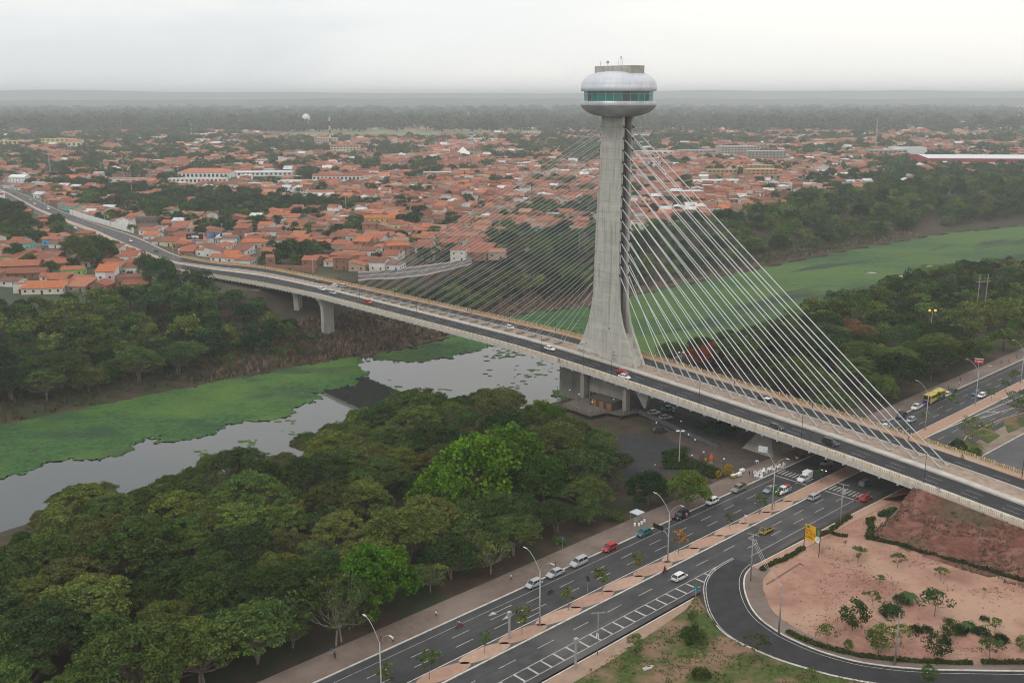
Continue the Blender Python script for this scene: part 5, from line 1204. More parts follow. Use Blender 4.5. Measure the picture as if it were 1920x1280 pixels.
# bus
BY = M('bus_yellow', (.55, .42, .05), .4, spec=.5); BBL = M('bus_blue', (.03, .03, .22), .4, spec=.5); BRD = M('bus_red', (.40, .05, .04), .4)
bp_ = P(1751, 752, .01)-AD*.0; bus = empty('bus', bp_, HD, 'yellow coach with purple and red sweeps standing at the kerb behind the cables', 'bus')
b = MB(); b.box((0, 0, 1.85), (11.2, 2.5, 2.7)); b.obj('body', BY, bus)
b = MB(); b.box((5.62, 0, 2.35), (.06, 2.3, 1.35)); b.obj('windshield', CG, bus); b = MB(); b.box((5.62, 0, .95), (.08, 2.46, 1.0)); b.obj('front_panel', BBL, bus)
for sg in (-1, 1):
    for k in range(7): b = MB(); b.box((4.3-k*1.4, sg*1.255, 2.45), (1.28, .04, .85)); b.obj('window', CG, bus)
    b = MB(); b.add([(5.5, sg*1.27, .5), (-5.5, sg*1.27, .5), (-5.5, sg*1.27, 1.3), (1.5, sg*1.27, .95)], [(0, 1, 2, 3), (3, 2, 1, 0)]); b.obj('side_sweep', BBL, bus); b = MB(); b.add([(3.5, sg*1.275, .98), (-5.5, sg*1.275, 1.35), (-5.5, sg*1.275, 1.75), (0, sg*1.275, 1.25)], [(0, 1, 2, 3), (3, 2, 1, 0)]); b.obj('side_sweep', BRD, bus)
    for x in (3.6, -3.2):
        t = put('wheel', car_meshes('hatch')[2], bus, (x, sg*1.18, .48)); t.scale = (1.55, 1.4, 1.55)
b = MB(); b.box((-.5, 0, 3.3), (2.2, 1.5, .25)); b.box((3, 0, 3.24), (.7, .7, .12)); b.obj('roof_unit', M('bus_roof_unit', (.60, .50, .16), .5), bus)
# ------------------------------------------------------------------ people: one skinned body per pose
SK = M('skin', (.20, .105, .065), .7); HAIR = M('hair', (.015, .012, .01), .8)
def cloth(name):
    m = bpy.data.materials.new(name); m.use_nodes = True; oi = m.node_tree.nodes.new('ShaderNodeObjectInfo'); m.node_tree.links.new(oi.outputs['Color'], m.node_tree.nodes['Principled BSDF'].inputs['Base Color']); m.node_tree.nodes['Principled BSDF'].inputs['Roughness'].default_value = .85; return m
SHIRT = cloth('shirt_cloth'); PANT = {k: M('trousers_'+k, c, .85) for k, c in (('dark', (.02, .022, .03)), ('blue', (.03, .05, .12)), ('pale', (.35, .33, .28)))}
def body_mesh(pose):
    sit = pose == 'ride'; J = {}
    hipz = .93 if not sit else .88; lean = .0 if pose != 'ride' else .28
    J = dict(pelvis=(0, 0, hipz), waist=(lean*.25, 0, hipz+.16), chest=(lean*.7, 0, hipz+.36), neck=(lean, 0, hipz+.55), head0=(lean*1.05+.01, 0, hipz+.63), head=(lean*1.1+.02, 0, hipz+.74), top=(lean*1.1+.01, 0, hipz+.82))
    st = .22 if pose == 'walk' else .04
    for s, sg in (('l', 1), ('r', -1)):
        f = st*sg
        J['hip'+s] = (0, .09*sg, hipz-.05)
        if sit: J['knee'+s] = (.42, .13*sg, hipz-.16); J['ank'+s] = (.25, .14*sg, hipz-.56); J['toe'+s] = (.42, .15*sg, hipz-.60)
        else: J['knee'+s] = (f*.6+.03, .10*sg, .50); J['ank'+s] = (f*1.2-.02, .10*sg, .09); J['toe'+s] = (f*1.2+.15, .11*sg, .04)
        J['sh'+s] = (lean*.85, .19*sg, hipz+.48)
        if sit: J['elb'+s] = (lean*.85+.22, .26*sg, hipz+.28); J['wr'+s] = (lean*.85+.46, .27*sg, hipz+.22); J['hand'+s] = (lean*.85+.55, .26*sg, hipz+.2)
        else: J['elb'+s] = (-f*.5-.03, .25*sg, hipz+.20); J['wr'+s] = (-f*.9+.06, .25*sg, hipz-.04); J['hand'+s] = (-f*1.0+.09, .24*sg, hipz-.14)
    rad = dict(pelvis=(.15, .12), waist=(.135, .10), chest=(.17, .12), neck=(.06, .06), head0=(.075, .08), head=(.095, .10), top=(.07, .075))
    for s in 'lr': rad.update({'hip'+s: (.095, .095), 'knee'+s: (.062, .062), 'ank'+s: (.04, .04), 'toe'+s: (.04, .03), 'sh'+s: (.065, .065), 'elb'+s: (.042, .042), 'wr'+s: (.03, .03), 'hand'+s: (.035, .02)})
    E_ = [('pelvis', 'waist'), ('waist', 'chest'), ('chest', 'neck'), ('neck', 'head0'), ('head0', 'head'), ('head', 'top')]
    for s in 'lr': E_ += [('pelvis', 'hip'+s), ('hip'+s, 'knee'+s), ('knee'+s, 'ank'+s), ('ank'+s, 'toe'+s), ('chest', 'sh'+s), ('sh'+s, 'elb'+s), ('elb'+s, 'wr'+s), ('wr'+s, 'hand'+s)]
    names = list(J); me = bpy.data.meshes.new('body'); me.from_pydata([J[k] for k in names], [(names.index(a), names.index(c)) for a, c in E_], [])
    o = bpy.data.objects.new('body_tmp', me); C.objects.link(o); md = o.modifiers.new('skin', 'SKIN'); sv = me.skin_vertices[0].data
    for i, k in enumerate(names): sv[i].radius = rad[k]
    sv[0].use_root = True
    o.modifiers.new('sub', 'SUBSURF').levels = 1
    dg = bpy.context.evaluated_depsgraph_get(); m2 = bpy.data.meshes.new_from_object(o.evaluated_get(dg)); bpy.data.objects.remove(o)
    m2.materials.clear()
    for m in (SK, SHIRT, PANT['dark'], HAIR): m2.materials.append(m)
    for p in m2.polygons:
        c = p.center; z = c.z; k = 1
        if z > hipz+.58: k = 3 if (z > hipz+.75 or c.x < lean*1.05-.03) else 0
        elif abs(c.y) > .215 and z < hipz+.36: k = 0
        elif z < hipz+.04: k = 2 if z > (.52 if not sit else hipz-.3) else 0
        if z < .09 and not sit: k = 3
        if sit and z < hipz-.53: k = 3
        p.material_index = k; p.use_smooth = True
    return m2
BM = {k: body_mesh(k) for k in ('stand', 'walk', 'ride')}
def person(p, rz, shirt, label, pose='walk', pants='dark', group=None, sc_=1.0):
    o = link('person', BM[pose], None, p, rz); o.color = (*shirt, 1); o.scale = (sc_,)*3
    o.material_slots[2].link = 'OBJECT'; o.material_slots[2].material = PANT[pants]; return tag(o, label, 'person', group)
wR, bR, rR, tR, gR, kR, pR = (.65, .66, .68), (.05, .10, .38), (.40, .04, .03), (.02, .14, .15), (.01, .20, .09), (.03, .03, .035), (.55, .30, .30)
gp_ = 'people walking on the avenue pavement'
for u, v, c, po, pt, lb in [(958, 1089, wR, 'walk', 'dark', 'man in a white shirt and dark shorts walking above the silver cars'), (622, 1229, bR, 'walk', 'pale', 'walker in a blue shirt at the lower end of the pavement'), (628, 1237, kR, 'walk', 'dark', 'walker in dark clothes right beside the blue-shirted one'), (714, 1208, rR, 'walk', 'blue', 'walker in a red shirt left of the one in white'), (737, 1206, wR, 'walk', 'dark', 'walker in a white top and dark shorts right of the red shirt'), (818, 1158, wR, 'walk', 'dark', 'lone jogger in white and dark shorts near the motorcycle'), (1042, 1066, tR, 'stand', 'dark', 'person in teal standing on the pavement behind the silver sedan'), (1405, 893, kR, 'stand', 'dark', 'taller of two people in black near the white plastic chairs'), (1410, 894, (.06, .04, .04), 'stand', 'dark', 'shorter of two people in black near the white plastic chairs'), (1287, 972, pR, 'stand', 'blue', 'person in a pink shirt standing behind the black car'), (1798, 724, wR, 'stand', 'dark', 'person in white on the pavement beyond the bus'), (1778, 731, gR, 'stand', 'dark', 'person in green standing behind the bus'), (1891, 680, rR, 'walk', 'dark', 'person in red walking on the far pavement near the red sign'), (1877, 683, (.45, .1, .09), 'walk', 'dark', 'person in faded red left of the one in red, far pavement'), (1906, 672, (.15, .02, .02), 'stand', 'dark', 'person in dark red by the rightmost lamp post'), (1800, 716, (.08, .05, .04), 'walk', 'dark', 'person in brown under the trees beyond the bus'), (1686, 775, wR, 'stand', 'dark', 'person in white standing by the dark car behind the cables'), (1691, 775, (.5, .3, .3), 'stand', 'pale', 'person in pink and pale trousers by the dark car behind the cables'), (1674, 772, kR, 'walk', 'dark', 'person in black on the pavement left of the dark car'), (1443, 913, rR, 'stand', 'dark', 'person in red beside the plastic tables at the kerb'), (1497, 857, kR, 'stand', 'dark', 'person in black at the motorcycles beneath the bridge'), (1228, 879, wR, 'stand', 'dark', 'person in white at the edge of the dark car yard'), (1236, 881, rR, 'stand', 'dark', 'person in red at the edge of the dark car yard')]:
    person(P(u, v, .13 if (P(u, v)-A0).dot(AN) < 0 else .02), random.uniform(0, 6), c, lb, po, pt, gp_)
for u, v, c, po, lb, dz in [(882, 587, wR, 'walk', 'pedestrian in white on the far orange walk between the cables', .16), (793, 585, (.5, .6, .8), 'stand', 'person in pale blue at the near railing left of the tower', .16)]:
    s, o, p = onB(u, v, dz); person(p, 1.0, c, lb, po, 'dark')
# two-wheelers with riders
q = MB(); q.lathe([(.24, -.05), (.31, -.045), (.31, .045), (.24, .05), (.24, -.05)], 14); MW = q.mesh('moto_wheel', TY)
for v in MW.vertices: v.co = (v.co.x, v.co.z, v.co.y)
q = MB(); q.lathe([(.30, -.02), (.34, -.02), (.34, .02), (.30, .02), (.30, -.02)], 16); BW = q.mesh('bike_wheel', TY)
for v in BW.vertices: v.co = (v.co.x, v.co.z, v.co.y)
q = MB(); q.loft([[(x, -w, a), (x, w, a), (x, w*.8, c), (x, -w*.8, c)] for x, w, a, c in ((-.75, .06, .72, .82), (-.35, .14, .42, .80), (0, .15, .36, .82), (.25, .14, .45, .98), (.5, .07, .72, .95))]); q.tube([(.3, 0, .9), (.62, 0, .35)], .04, 5); MBODY = q.mesh('moto_body', CP['red'])
q = MB(); q.tube([(.28, -.36, 1.06), (.38, 0, 1.02), (.28, .36, 1.06)], .025, 5); HBAR = q.mesh('handlebar', DARKM)
q = MB(); q.tube([(-.5, 0, .34), (-.1, 0, .38), (.35, 0, .85), (-.2, 0, .82), (-.5, 0, .34)], .03, 4); q.tube([(-.1, 0, .38), (-.22, 0, .95)], .025, 4); q.tube([(.33, 0, 1.0), (.5, 0, .34)], .03, 4); BFR = q.mesh('bike_frame', DARKM)
q = MB(); q.box((-.22, 0, .97), (.26, .15, .06)); SAD = q.mesh('saddle', BLACK)
def moto(p, rz, col, label, rider, rlabel, helmet=True):
    r = empty('motorcycle', p, rz, label, 'motorcycle', 'motorcycles'); put('body', MBODY, r, mat=CP[col]); put('handlebar', HBAR, r); put('wheel', MW, r, (.62, 0, .31)); put('wheel', MW, r, (-.62, 0, .31))
    if rider:
        o = person(p+Vector((math.cos(rz), math.sin(rz), 0))*-.22, rz, rider, rlabel, 'ride', 'dark')
        if helmet: h = MB(); h.lathe([(0, -.14), (.11, -.1), (.145, 0), (.12, .1), (0, .15)], 12, (.32, 0, 1.64)); h.obj('helmet', CP['dark'], o, smooth=True)
    return r
def bike(p, rz, label, rider, rlabel):
    r = empty('bicycle', p, rz, label, 'bicycle', 'bicycles'); put('frame', BFR, r); put('handlebar', HBAR, r); put('wheel', BW, r, (.5, 0, .34)); put('wheel', BW, r, (-.5, 0, .34)); put('saddle', SAD, r)
    person(p+Vector((math.cos(rz), math.sin(rz), 0))*-.2+Vector((0, 0, .08)), rz, rider, rlabel, 'ride', 'dark')
moto(atA(1032, 1113), HD, 'dark', 'dark motorcycle in the middle lane right of the first tall lamp', (.10, .11, .12), 'rider in grey on the motorcycle right of the first tall lamp')
moto(atA(861, 1176), HD, 'red', 'small red motorcycle low on the far carriageway', (.45, .5, .5), 'rider in pale shirt and green bag on the red motorcycle')
moto(atA(1246, 1074), HU, 'red', 'dark motorcycle riding close to the median behind the white hatchback', (.015, .015, .02), 'rider all in black near the median')
moto(atA(1606, 938), HU, 'red', 'red motorcycle beside the red car at the crossing', (.5, .15, .2), 'rider in pink beside the red car')
moto(atA(1262, 976), HD, 'black', 'black motorcycle parked at the kerb left of the black car', None, '')
s, o, p = onB(1592, 805, .01); moto(p, BL_, 'black', 'dark motorcycle on the far lanes among the right-hand cables', (.25, .03, .03), 'rider in dark red on the far lanes')
s, o, p = onB(1048, 680, .17); bike(p, BL_, 'bicycle on the near walk left of the bridge leg', (.03, .03, .05), 'cyclist in dark clothes on the near walk')
s, o, p = onB(1759, 922, .17); bike(p, BL_, 'bicycle on the yellowish walk above the abutment', (.04, .10, .30), 'cyclist in blue above the abutment')
s, o, p = onB(1804, 862, .17); bike(p, BL_, 'bicycle on the far orange walk at the right', (.12, .05, .05), 'cyclist in dark red on the far orange walk')
for i, (u, v) in enumerate(((1494, 862), (1507, 858), (1515, 854), (1523, 851))): moto(P(u, v, .05), HD+1.3, ['white', 'maroon', 'red', 'maroon'][i], ['pale motorcycle, leftmost in the row parked beneath the bridge', 'dark red motorcycle, second in the row parked beneath the bridge', 'red motorcycle, third in the row parked beneath the bridge', 'dark red motorcycle, last in the row parked beneath the bridge'][i], None, '')
# ------------------------------------------------------------------ street lamps, poles, signs
LH = M('lamp_head', (.60, .64, .66), .4); POLE = M('pole_concrete', (.40, .40, .385), .75, .08, .8); WOODP = M('weathered_pole', (.27, .26, .25), .85, .12, 1)
def lamp(p, h, label, arms=(HD+math.pi/2, HD-math.pi/2), grp='double-armed lamps on the median', al=(3.6, 2.6), cat='street lamp'):
    r = empty('street_lamp', p, 0, label, cat, grp); b = MB(); b.tube([(0, 0, 0), (0, 0, h*.5), (0, 0, h)], [.17, .13, .09], 8); b.obj('pole', POLE, r, smooth=True)
    for a, l in zip(arms, al):
        d = Vector((math.cos(a), math.sin(a), 0)); b = MB(); pts = [Vector((0, 0, h-.1))+d*l*t+Vector((0, 0, l*.95*(1-(1-t)**1.6))) for t in (0, .25, .5, .75, 1)]; b.tube(pts, .055, 5); ar = b.obj('arm', STEEL, r)
        e = pts[-1]; b = MB(); b.loft([[tuple(e+d*x+Vector((-d.y, d.x, 0))*y*w_+Vector((0, 0, z*w_))) for y, z in ((-.2, .0), (0, .12), (.2, .0), (0, -.07))] for x, w_ in ((-.1, .5), (.25, 1), (.75, .9), (1.0, .3))]); b.obj('lamp_head', LH, r, smooth=True)
    return r
lamps = [(684, 1296, 'near bottom edge'), (1009, 1170, 'in front of the silver hatchback'), (1247, 1050, 'carrying the black signal arm'), (1438, 951, 'nearest the plastic chairs'), (1722, 803, 'in front of the yellow bus'), (1821, 758, 'beside the white hatchback upper right'), (1907, 716, 'rightmost on the avenue')]
nm = ['tall double-armed lamp at the lower end of the median', 'tall double-armed lamp in front of the parked silver hatchback', 'tall double-armed lamp that also carries a black traffic board', 'tall double-armed lamp nearest the bridge with a pale flag-like panel', 'double-armed lamp in front of the yellow bus', 'lamp beside the white hatchback beyond the bridge', 'last lamp of the avenue at the right edge']
LO = []
for (u, v, _), n_ in zip(lamps, nm):
    p = P(u, v, .12); t = (p-A0).dot(AD); LO.append(lamp(Ap(t, 13.2 if u < 1500 else 12.0, .12), 11.3, n_, arms=(HD-math.pi/2, HD+math.pi/2), al=(3.6, 2.8)))
l3 = LO[2]; d = Vector((math.cos(HD-math.pi/2), math.sin(HD-math.pi/2), 0))
b = MB(); b.tube([(0, 0, 5.6), tuple(d*.9+Vector((0, 0, 6.6))), tuple(d*3.6+Vector((0, 0, 6.9)))], .06, 6); ar = b.obj('signal_arm', STEEL, l3); b = MB(); e = d*2.9+Vector((0, 0, 7.1)); b.box(e, (.12, 2.8, 1.0), HD); b.obj('black_board', BLACK, l3)
l4 = LO[3]; b = MB(); e = Vector((0, 0, 11.2+3.3))+d*3.6; b.box(tuple(e), (.06, 2.2, 1.5), HD+.3); b.obj('pale_panel', LH, l4)
# slender lamps on the bridge walks
def slim(p, h, a, label, grp, two=False):
    r = empty('slim_lamp', p, 0, label, 'lamp', grp); b = MB(); b.tube([(0, 0, 0), (0, 0, h)], [.09, .05], 6); b.obj('pole', DARKM, r); d = Vector((math.cos(a), math.sin(a), 0)); b = MB()
    for sg in ((1, -1) if two else (1,)): b.tube([(0, 0, h), tuple(d*.9*sg+Vector((0, 0, h+.1)))], .04, 4); b.box(tuple(d*1.0*sg+Vector((0, 0, h+.1))), (.6, .3, .12), a)
    b.obj('lamp_head', DARKM, r)
NBL = [(544, 520), (682, 569), (774, 599), (880, 624), (1001, 664), (1085, 688), (1137, 705), (1302, 760), (1493, 826), (1727, 907)]
for i, (u, v) in enumerate(NBL): s, o, p = onB(u, v, .16); slim(Bp(s, -11.5, .16), 7.4, math.atan2(BN.y, BN.x), ['slim dark lamp over the second pier', 'slim dark lamp over the red car', 'slim dark lamp at the dry bank', 'slim dark lamp where the green mat ends', 'slim dark lamp over the open water', 'slim dark lamp with twin heads left of the tower foot', 'slim dark lamp in front of the tower foot', 'slim dark lamp above the parked turquoise car', 'slim dark lamp between the dark hatchback and the black car', 'slim dark lamp above the abutment'][i], 'slim lamps along the near walk', two=(i == 5))
for s in (-150, -118, -88, -58, -30, 52, 78, 104, 130, 156): slim(Bp(s, offs(s)[4]+.5, .16), 7.4, math.atan2(-BN.y, -BN.x), 'slim dark lamp on the far orange walk', 'slim lamps along the far walk')
s, o, p = onB(1282, 690, .16)
G = empty('globe_lamp', P(1283, 700, 0), 0, 'white twin-globe lamp rising behind the far railing right of the tower', 'lamp'); G.location = (Bp(-2, 20, 0).x, Bp(-2, 20, 0).y, -.5); hh = zdeck(-2)+3; b = MB(); b.tube([(0, 0, 0), (0, 0, hh)], .1, 6); b.obj('pole', POLE, G)
for dx_ in (-.7, .7): b = MB(); b.lathe([(0, -.4), (.3, -.25), (.4, 0), (.3, .25), (0, .4)], 10, (dx_, 0, hh+.2)); b.obj('globe', LH, G, smooth=True)
# globe lamps of the plaza
GL = M('globe_white', (.85, .85, .82), .3)
for i, (u, v) in enumerate([(1318, 872), (1356, 885), (1290, 838), (1276, 812), (1330, 800), (1262, 792), (1310, 790), (1238, 775), (1110, 775), (1085, 760), (1068, 752), (1045, 742), (1230, 815), (1302, 848), (1296, 878), (1150, 770)]):
    z = 1.2 if 1040 < u < 1160 and v > 750 else .05; p = P(u, v, z); r = empty('globe_lamp', p, 0, 'small white globe lamp on a thin dark post by the terrace and plaza', 'lamp', 'globe lamps of the plaza'); b = MB(); b.tube([(0, 0, 0), (0, 0, 3.6)], .05, 5); b.obj('post', DARKM, r); b = MB(); b.lathe([(0, -.26), (.2, -.16), (.26, 0), (.2, .16), (0, .26)], 10, (0, 0, 3.8)); b.obj('globe', GL, r, smooth=True)
fl = empty('floodlight_mast', P(1273, 868, .05), 0, 'pale mast with twin floodlights at the edge of the plaza lawn', 'lamp'); b = MB(); b.tube([(0, 0, 0), (0, 0, 9.3)], [.16, .1], 8); b.obj('pole', POLE, fl); b = MB(); b.box((-.7, 0, 9.3), (.9, .5, .25), .3); b.box((.7, 0, 9.3), (.9, .5, .25), .3); b.obj('floodlight', GL, fl)
# utility poles
def upole(u, v, h, label, arms=2, z=0.0, rz=.5, sc_=1.0, lean=(0, 0)):
    p = P(u, v, z); r = empty('utility_pole', p, rz, label, 'utility pole', 'utility poles'); b = MB(); b.tube([(0, 0, 0), (lean[0], lean[1], h)], [.19*sc_, .11*sc_], 8); b.obj('pole', WOODP, r, smooth=True)
    for k in range(arms): b = MB(); b.box((lean[0], lean[1], h-.15-k*1.1), (2.6-k*.8, .14, .14)); [b.tube([(x, 0, h-.1-k*1.1), (x, 0, h+.15-k*1.1)], .05, 5) for x in (-1.1+k*.4, -.4, 1.1-k*.4)]; b.obj('crossarm', WOODP, r)
    return r
up1 = upole(1575, 983, 10.2, 'utility pole with a transformer beside the hedge at the avenue', rz=-.6); b = MB(); b.tube([(.3, .2, 7.6), (.3, .2, 8.6)], .3, 8); b.obj('transformer', STEEL, up1)
up2 = upole(1407, 1089, 10.6, 'stayed utility pole on the pavement where the slip road leaves', rz=-.6)
up3 = upole(1460, 1188, 10.0, 'plain leaning utility pole on the slip road pavement', 0); upole(1677, 1246, 10.2, 'utility pole on the lower slip road pavement, small blue lamps on it', 0)
upole(1120, 1228, 8.6, 'thin dark utility pole with a notice by the hatched strip', 1, rz=.1, sc_=.6)
b = MB(); a = P(1407, 1089)+Vector((0, 0, 9.6)); c = P(1460, 1188)+Vector((0, 0, 9.9)); d_ = P(1458, 1130)
for k in (-.35, 0, .35): b.tube([a+Vector((k, 0, 0)), lerp(a, c, .5)+Vector((k, 0, -1.2)), c+Vector((k*.6, 0, -.1))], .035, 4)
tag(b.obj('power_line', M('wire_grey', (.45, .42, .4), .6)), 'three pale power lines sagging between the two poles by the slip road', 'cable')
for i, (u, v, h) in enumerate(((955, 1196, 5.4), (1079, 1250, 5.6))):
    r = empty('speed_camera', P(u, v, .12), 0, ['grey speed-camera column on the median', 'grey speed-camera column at the near pavement edge'][i], 'camera column', 'speed-camera columns'); b = MB(); b.tube([(0, 0, 0), (0, 0, h-.9)], .24, 8); b.obj('column', STEEL, r); b = MB(); b.box((0, 0, h-.4), (.75, .6, .9), HD); b.obj('camera_box', STEEL, r)
def sign(u, v, h, w, hh, col, label, z=.1, rz=None, cat='road sign'):
    r = empty('road_sign', P(u, v, z), HD if rz is None else rz, label, cat, 'small road signs'); b = MB(); b.tube([(0, 0, 0), (0, 0, h)], .05, 5); b.obj('post', STEEL, r); b = MB(); b.box((0, 0, h), (.05, w, hh)); b.obj('panel', col, r); return r
BLUEM = M('sign_blue', (.02, .16, .50), .5); GRM = M('sign_green', (.01, .22, .10), .5); REDM = M('sign_red', (.42, .02, .02), .5)
sign(1304, 1122, 2.6, .9, .8, GRM, 'small green road sign over a blue one at the slip road nose'); sign(1304.5, 1122, 1.8, .8, .4, BLUEM, 'small blue road sign under the green one at the slip road nose'); sign(1102, 1110, 3.0, .75, 1.1, BLACK, 'dark-backed road sign on the median'); sign(1397, 986, 2.6, .6, .6, WHITEP, 'small white-backed road sign on the median'); sign(1055, 1040, 4.0, .5, .7, BLUEM, 'small blue sign on a post before the wood'); sign(1120, 1213, 2.4, .6, .9, WHITEP, 'white notice on the thin pole by the hatched strip')
for u, v in ((1452, 1002),): pass
# yellow notice board
a, c = P(1506.5, 1032), P(1535, 1044); dd = (c-a); L_ = dd.length; e = dd.normalized(); nrm = Vector((e.y, -e.x, 0)); nrm = nrm if nrm.y < 0 else -nrm
YB = empty('notice_board', a, 0, 'yellow and green roadside notice board with a white corner emblem on two brown posts', 'sign'); Z = Vector((0, 0, 1)); BP = M('post_brown', (.10, .03, .025), .7)
hb_ = 4.6
for p in (a, c): b = MB(); q = p-a; b.tube([q, q+Z*(5.9 if p is a else 6.6)], .09, 6); b.obj('post', BP, YB)
z0, z1 = 3.0, 6.6
b = MB(); b.face([Z*z0, e*L_*.70+Z*(z0-.0), e*L_*.70+Z*z1, Z*z1]); b.face([Z*z1-nrm*.06, e*L_*.70+Z*z1-nrm*.06, e*L_*.70+Z*z0-nrm*.06, Z*z0-nrm*.06]); b.obj('yellow_panel', M('board_yellow', (.72, .36, .012), .6), YB)
b = MB(); b.face([e*L_*.70+Z*z0, e*L_*1.02+Z*z0, e*L_*1.02+Z*z1, e*L_*.70+Z*z1]); b.obj('green_panel', M('board_green', (.01, .12, .06), .6), YB)
b = MB(); b.face([e*L_*.80+Z*(z1-1.6)+nrm*.02, e*L_*.94+Z*(z1-1.6)+nrm*.02, e*L_*.94+Z*(z1-.4)+nrm*.02, e*L_*.80+Z*(z1-.4)+nrm*.02]); b.obj('green_patch', M('board_olive', (.22, .22, .06), .6), YB)
b = MB(); b.face([e*L_*(.85+.17*math.cos(t))+Z*(z0+.75+.95*math.sin(t)*(1 if math.sin(t) > 0 else .7))+nrm*.03 for t in [2*math.pi*i/16 for i in range(16)]]); b.obj('white_emblem', WHITEP, YB)
b = MB(); scribble(b, Z*(z0+.35)+e*.3, e, Z, L_*.60, 1.7, 2, nrm=nrm, seed=3, fill=.95, off=.03); scribble(b, Z*(z0+2.0)+e*.3, e, Z, L_*.45, .6, 1, nrm=nrm, seed=4, off=.03); scribble(b, e*L_*.78+Z*(z0+.6), e, Z, L_*.14, .8, 2, nrm=nrm, seed=14, off=.05); b.obj('printed_letters', M('board_ink', (.10, .07, .01), .7), YB)
b = MB(); b.face([e*.35+Z*(z1-.8)+nrm*.02, e*1.3+Z*(z1-.8)+nrm*.02, e*1.1+Z*(z1-.2)+nrm*.02, e*.5+Z*(z1-.2)+nrm*.02]); b.obj('green_mark', GRM, YB)
# ------------------------------------------------------------------ kiosk, tables, chairs, plaza bits
K = empty('snack_stall', P(1194, 978, .12), HD, 'snack stall with a pale square canopy and goods around it on the pavement', 'stall'); b = MB(); b.box((0, 0, 2.5), (2.6, 2.6, .12)); b.obj('canopy', M('canopy', (.50, .56, .60), .6), K); b = MB()
for x in (-1.1, 1.1):
    for y in (-1.1, 1.1): b.tube([(x, y, 0), (x, y, 2.5)], .04, 4)
b.obj('posts', STEEL, K); b = MB(); b.box((0, 0, .5), (1.4, .8, .9)); b.obj('counter', M('stall_mix', (.3, .3, .22), .7, .5, 3), K)
PC_ = M('plastic_white', (.80, .80, .80), .5)
q = MB(); q.box((0, 0, .44), (.44, .44, .04)); q.box((-.2, 0, .68), (.04, .44, .44)); [q.box((x, y, .22), (.05, .05, .44)) for x in (-.2, .2) for y in (-.2, .2)]; [q.box((0, y, .62), (.4, .04, .04)) for y in (-.22, .22)]
CHM = q.mesh('plastic_chair', PC_); q = MB(); q.box((0, 0, .72), (.8, .8, .04)); [q.box((x, y, .36), (.06, .06, .72)) for x in (-.34, .34) for y in (-.34, .34)]; TBM = q.mesh('plastic_table', PC_)
gg = 'white plastic chairs by the avenue'
spots = [(1415, 889), (1420, 893), (1424, 887), (1428, 892), (1432, 885), (1421, 897), (1436, 888), (1440, 883), (1446, 880), (1450, 884), (1455, 878), (1461, 876), (1466, 879), (1470, 874), (1427, 898), (1416, 896)]
for i, (u, v) in enumerate(spots): tag(link('plastic_chair', CHM, None, P(u, v, .13), random.uniform(0, 6)), 'white plastic chair in the cluster on the pavement by the plaza', 'chair', gg).scale = (1.35,)*3
for i, (u, v) in enumerate([(1430, 888), (1443, 884), (1458, 880), (1421, 892)]): tag(link('plastic_table', TBM, None, P(u, v, .13), .4), 'white plastic table amid the white chairs by the plaza', 'table', 'white plastic tables by the avenue').scale = (1.2,)*3
tag(link('plastic_table', TBM, None, P(1419, 868, .05), .4), 'white plastic table alone beside the flared concrete leg', 'table')
for i, (u, v, c, lb) in enumerate([(1385, 893, WHITEP, 'white cart beside the yellow-flowering tree'), (1375, 896, M('cart_green', (.30, .36, .05), .5), 'lime cooler box beside the yellow-flowering tree'), (1391, 886, WHITEP, 'white ice box right of the white cart')]):
    r = empty('vendor_cart', P(u, v, .13), .7, lb, 'cart'); b = MB(); b.box((0, 0, .65), (1.5, .8, .6)); b.obj('box', c, r); b = MB(); b.box((0, 0, 1.0), (1.6, .9, .08)); b.obj('lid', PC_, r)
    for x in (-.5, .5): put('wheel', MW, r, (x, .42, .28))
pp = [(1198, 985, 'white'), (1190, 985, 'white'), (1203, 982, 'white'), (1208, 978, 'white')]
for u, v, c in pp: b = MB(); b.box((0, 0, .35), (.5, .4, .7)); tag(b.obj('white_sack', PC_, None, loc=P(u, v, .12)), 'white sack standing by the snack stall', 'sack', 'sacks by the snack stall')
ST_ = M('figure_orange', (.55, .10, .02), .6)
r = empty('painted_statue', P(1333, 868, .05), 0, 'orange painted statue on the plaza under the bridge', 'statue'); b = MB(); b.lathe([(.5, 0), (.5, .4), (.35, .45)], 10); b.obj('plinth', CONC_D, r); b = MB(); b.lathe([(.35, .45), (.42, .9), (.55, 1.6), (.45, 2.1), (.16, 2.3), (.26, 2.5), (.2, 2.8), (0, 2.9)], 12); b.obj('figure', ST_, r, smooth=True)
for i, (u, v, c, lb) in enumerate([(1313, 862, (.02, .16, .10), 'green litter bin, leftmost of the coloured bins'), (1318, 863, (.45, .03, .03), 'red litter bin among the coloured bins'), (1323, 864, (.6, .42, .02), 'yellow litter bin, right of the coloured bins'), (1378, 804, (.45, .03, .03), 'red litter bin near the upper hedge bed'), (1382, 805, (.03, .15, .45), 'blue litter bin near the upper hedge bed'), (1387, 806, (.02, .30, .10), 'green litter bin near the upper hedge bed'), (1375, 803, (.6, .42, .02), 'yellow litter bin near the upper hedge bed')]):
    r = empty('litter_bin', P(u, v, .05), 0, lb, 'bin', 'coloured litter bins'); b = MB(); b.lathe([(0, .2), (.28, .2), (.33, 1.1), (0, 1.1)], 10); b.obj('drum', M('bin_%d' % i, c, .5), r); b = MB(); b.lathe([(.05, 1.15), (.36, 1.12), (.2, 1.35), (0, 1.4)], 10); b.obj('lid', DARKM, r)
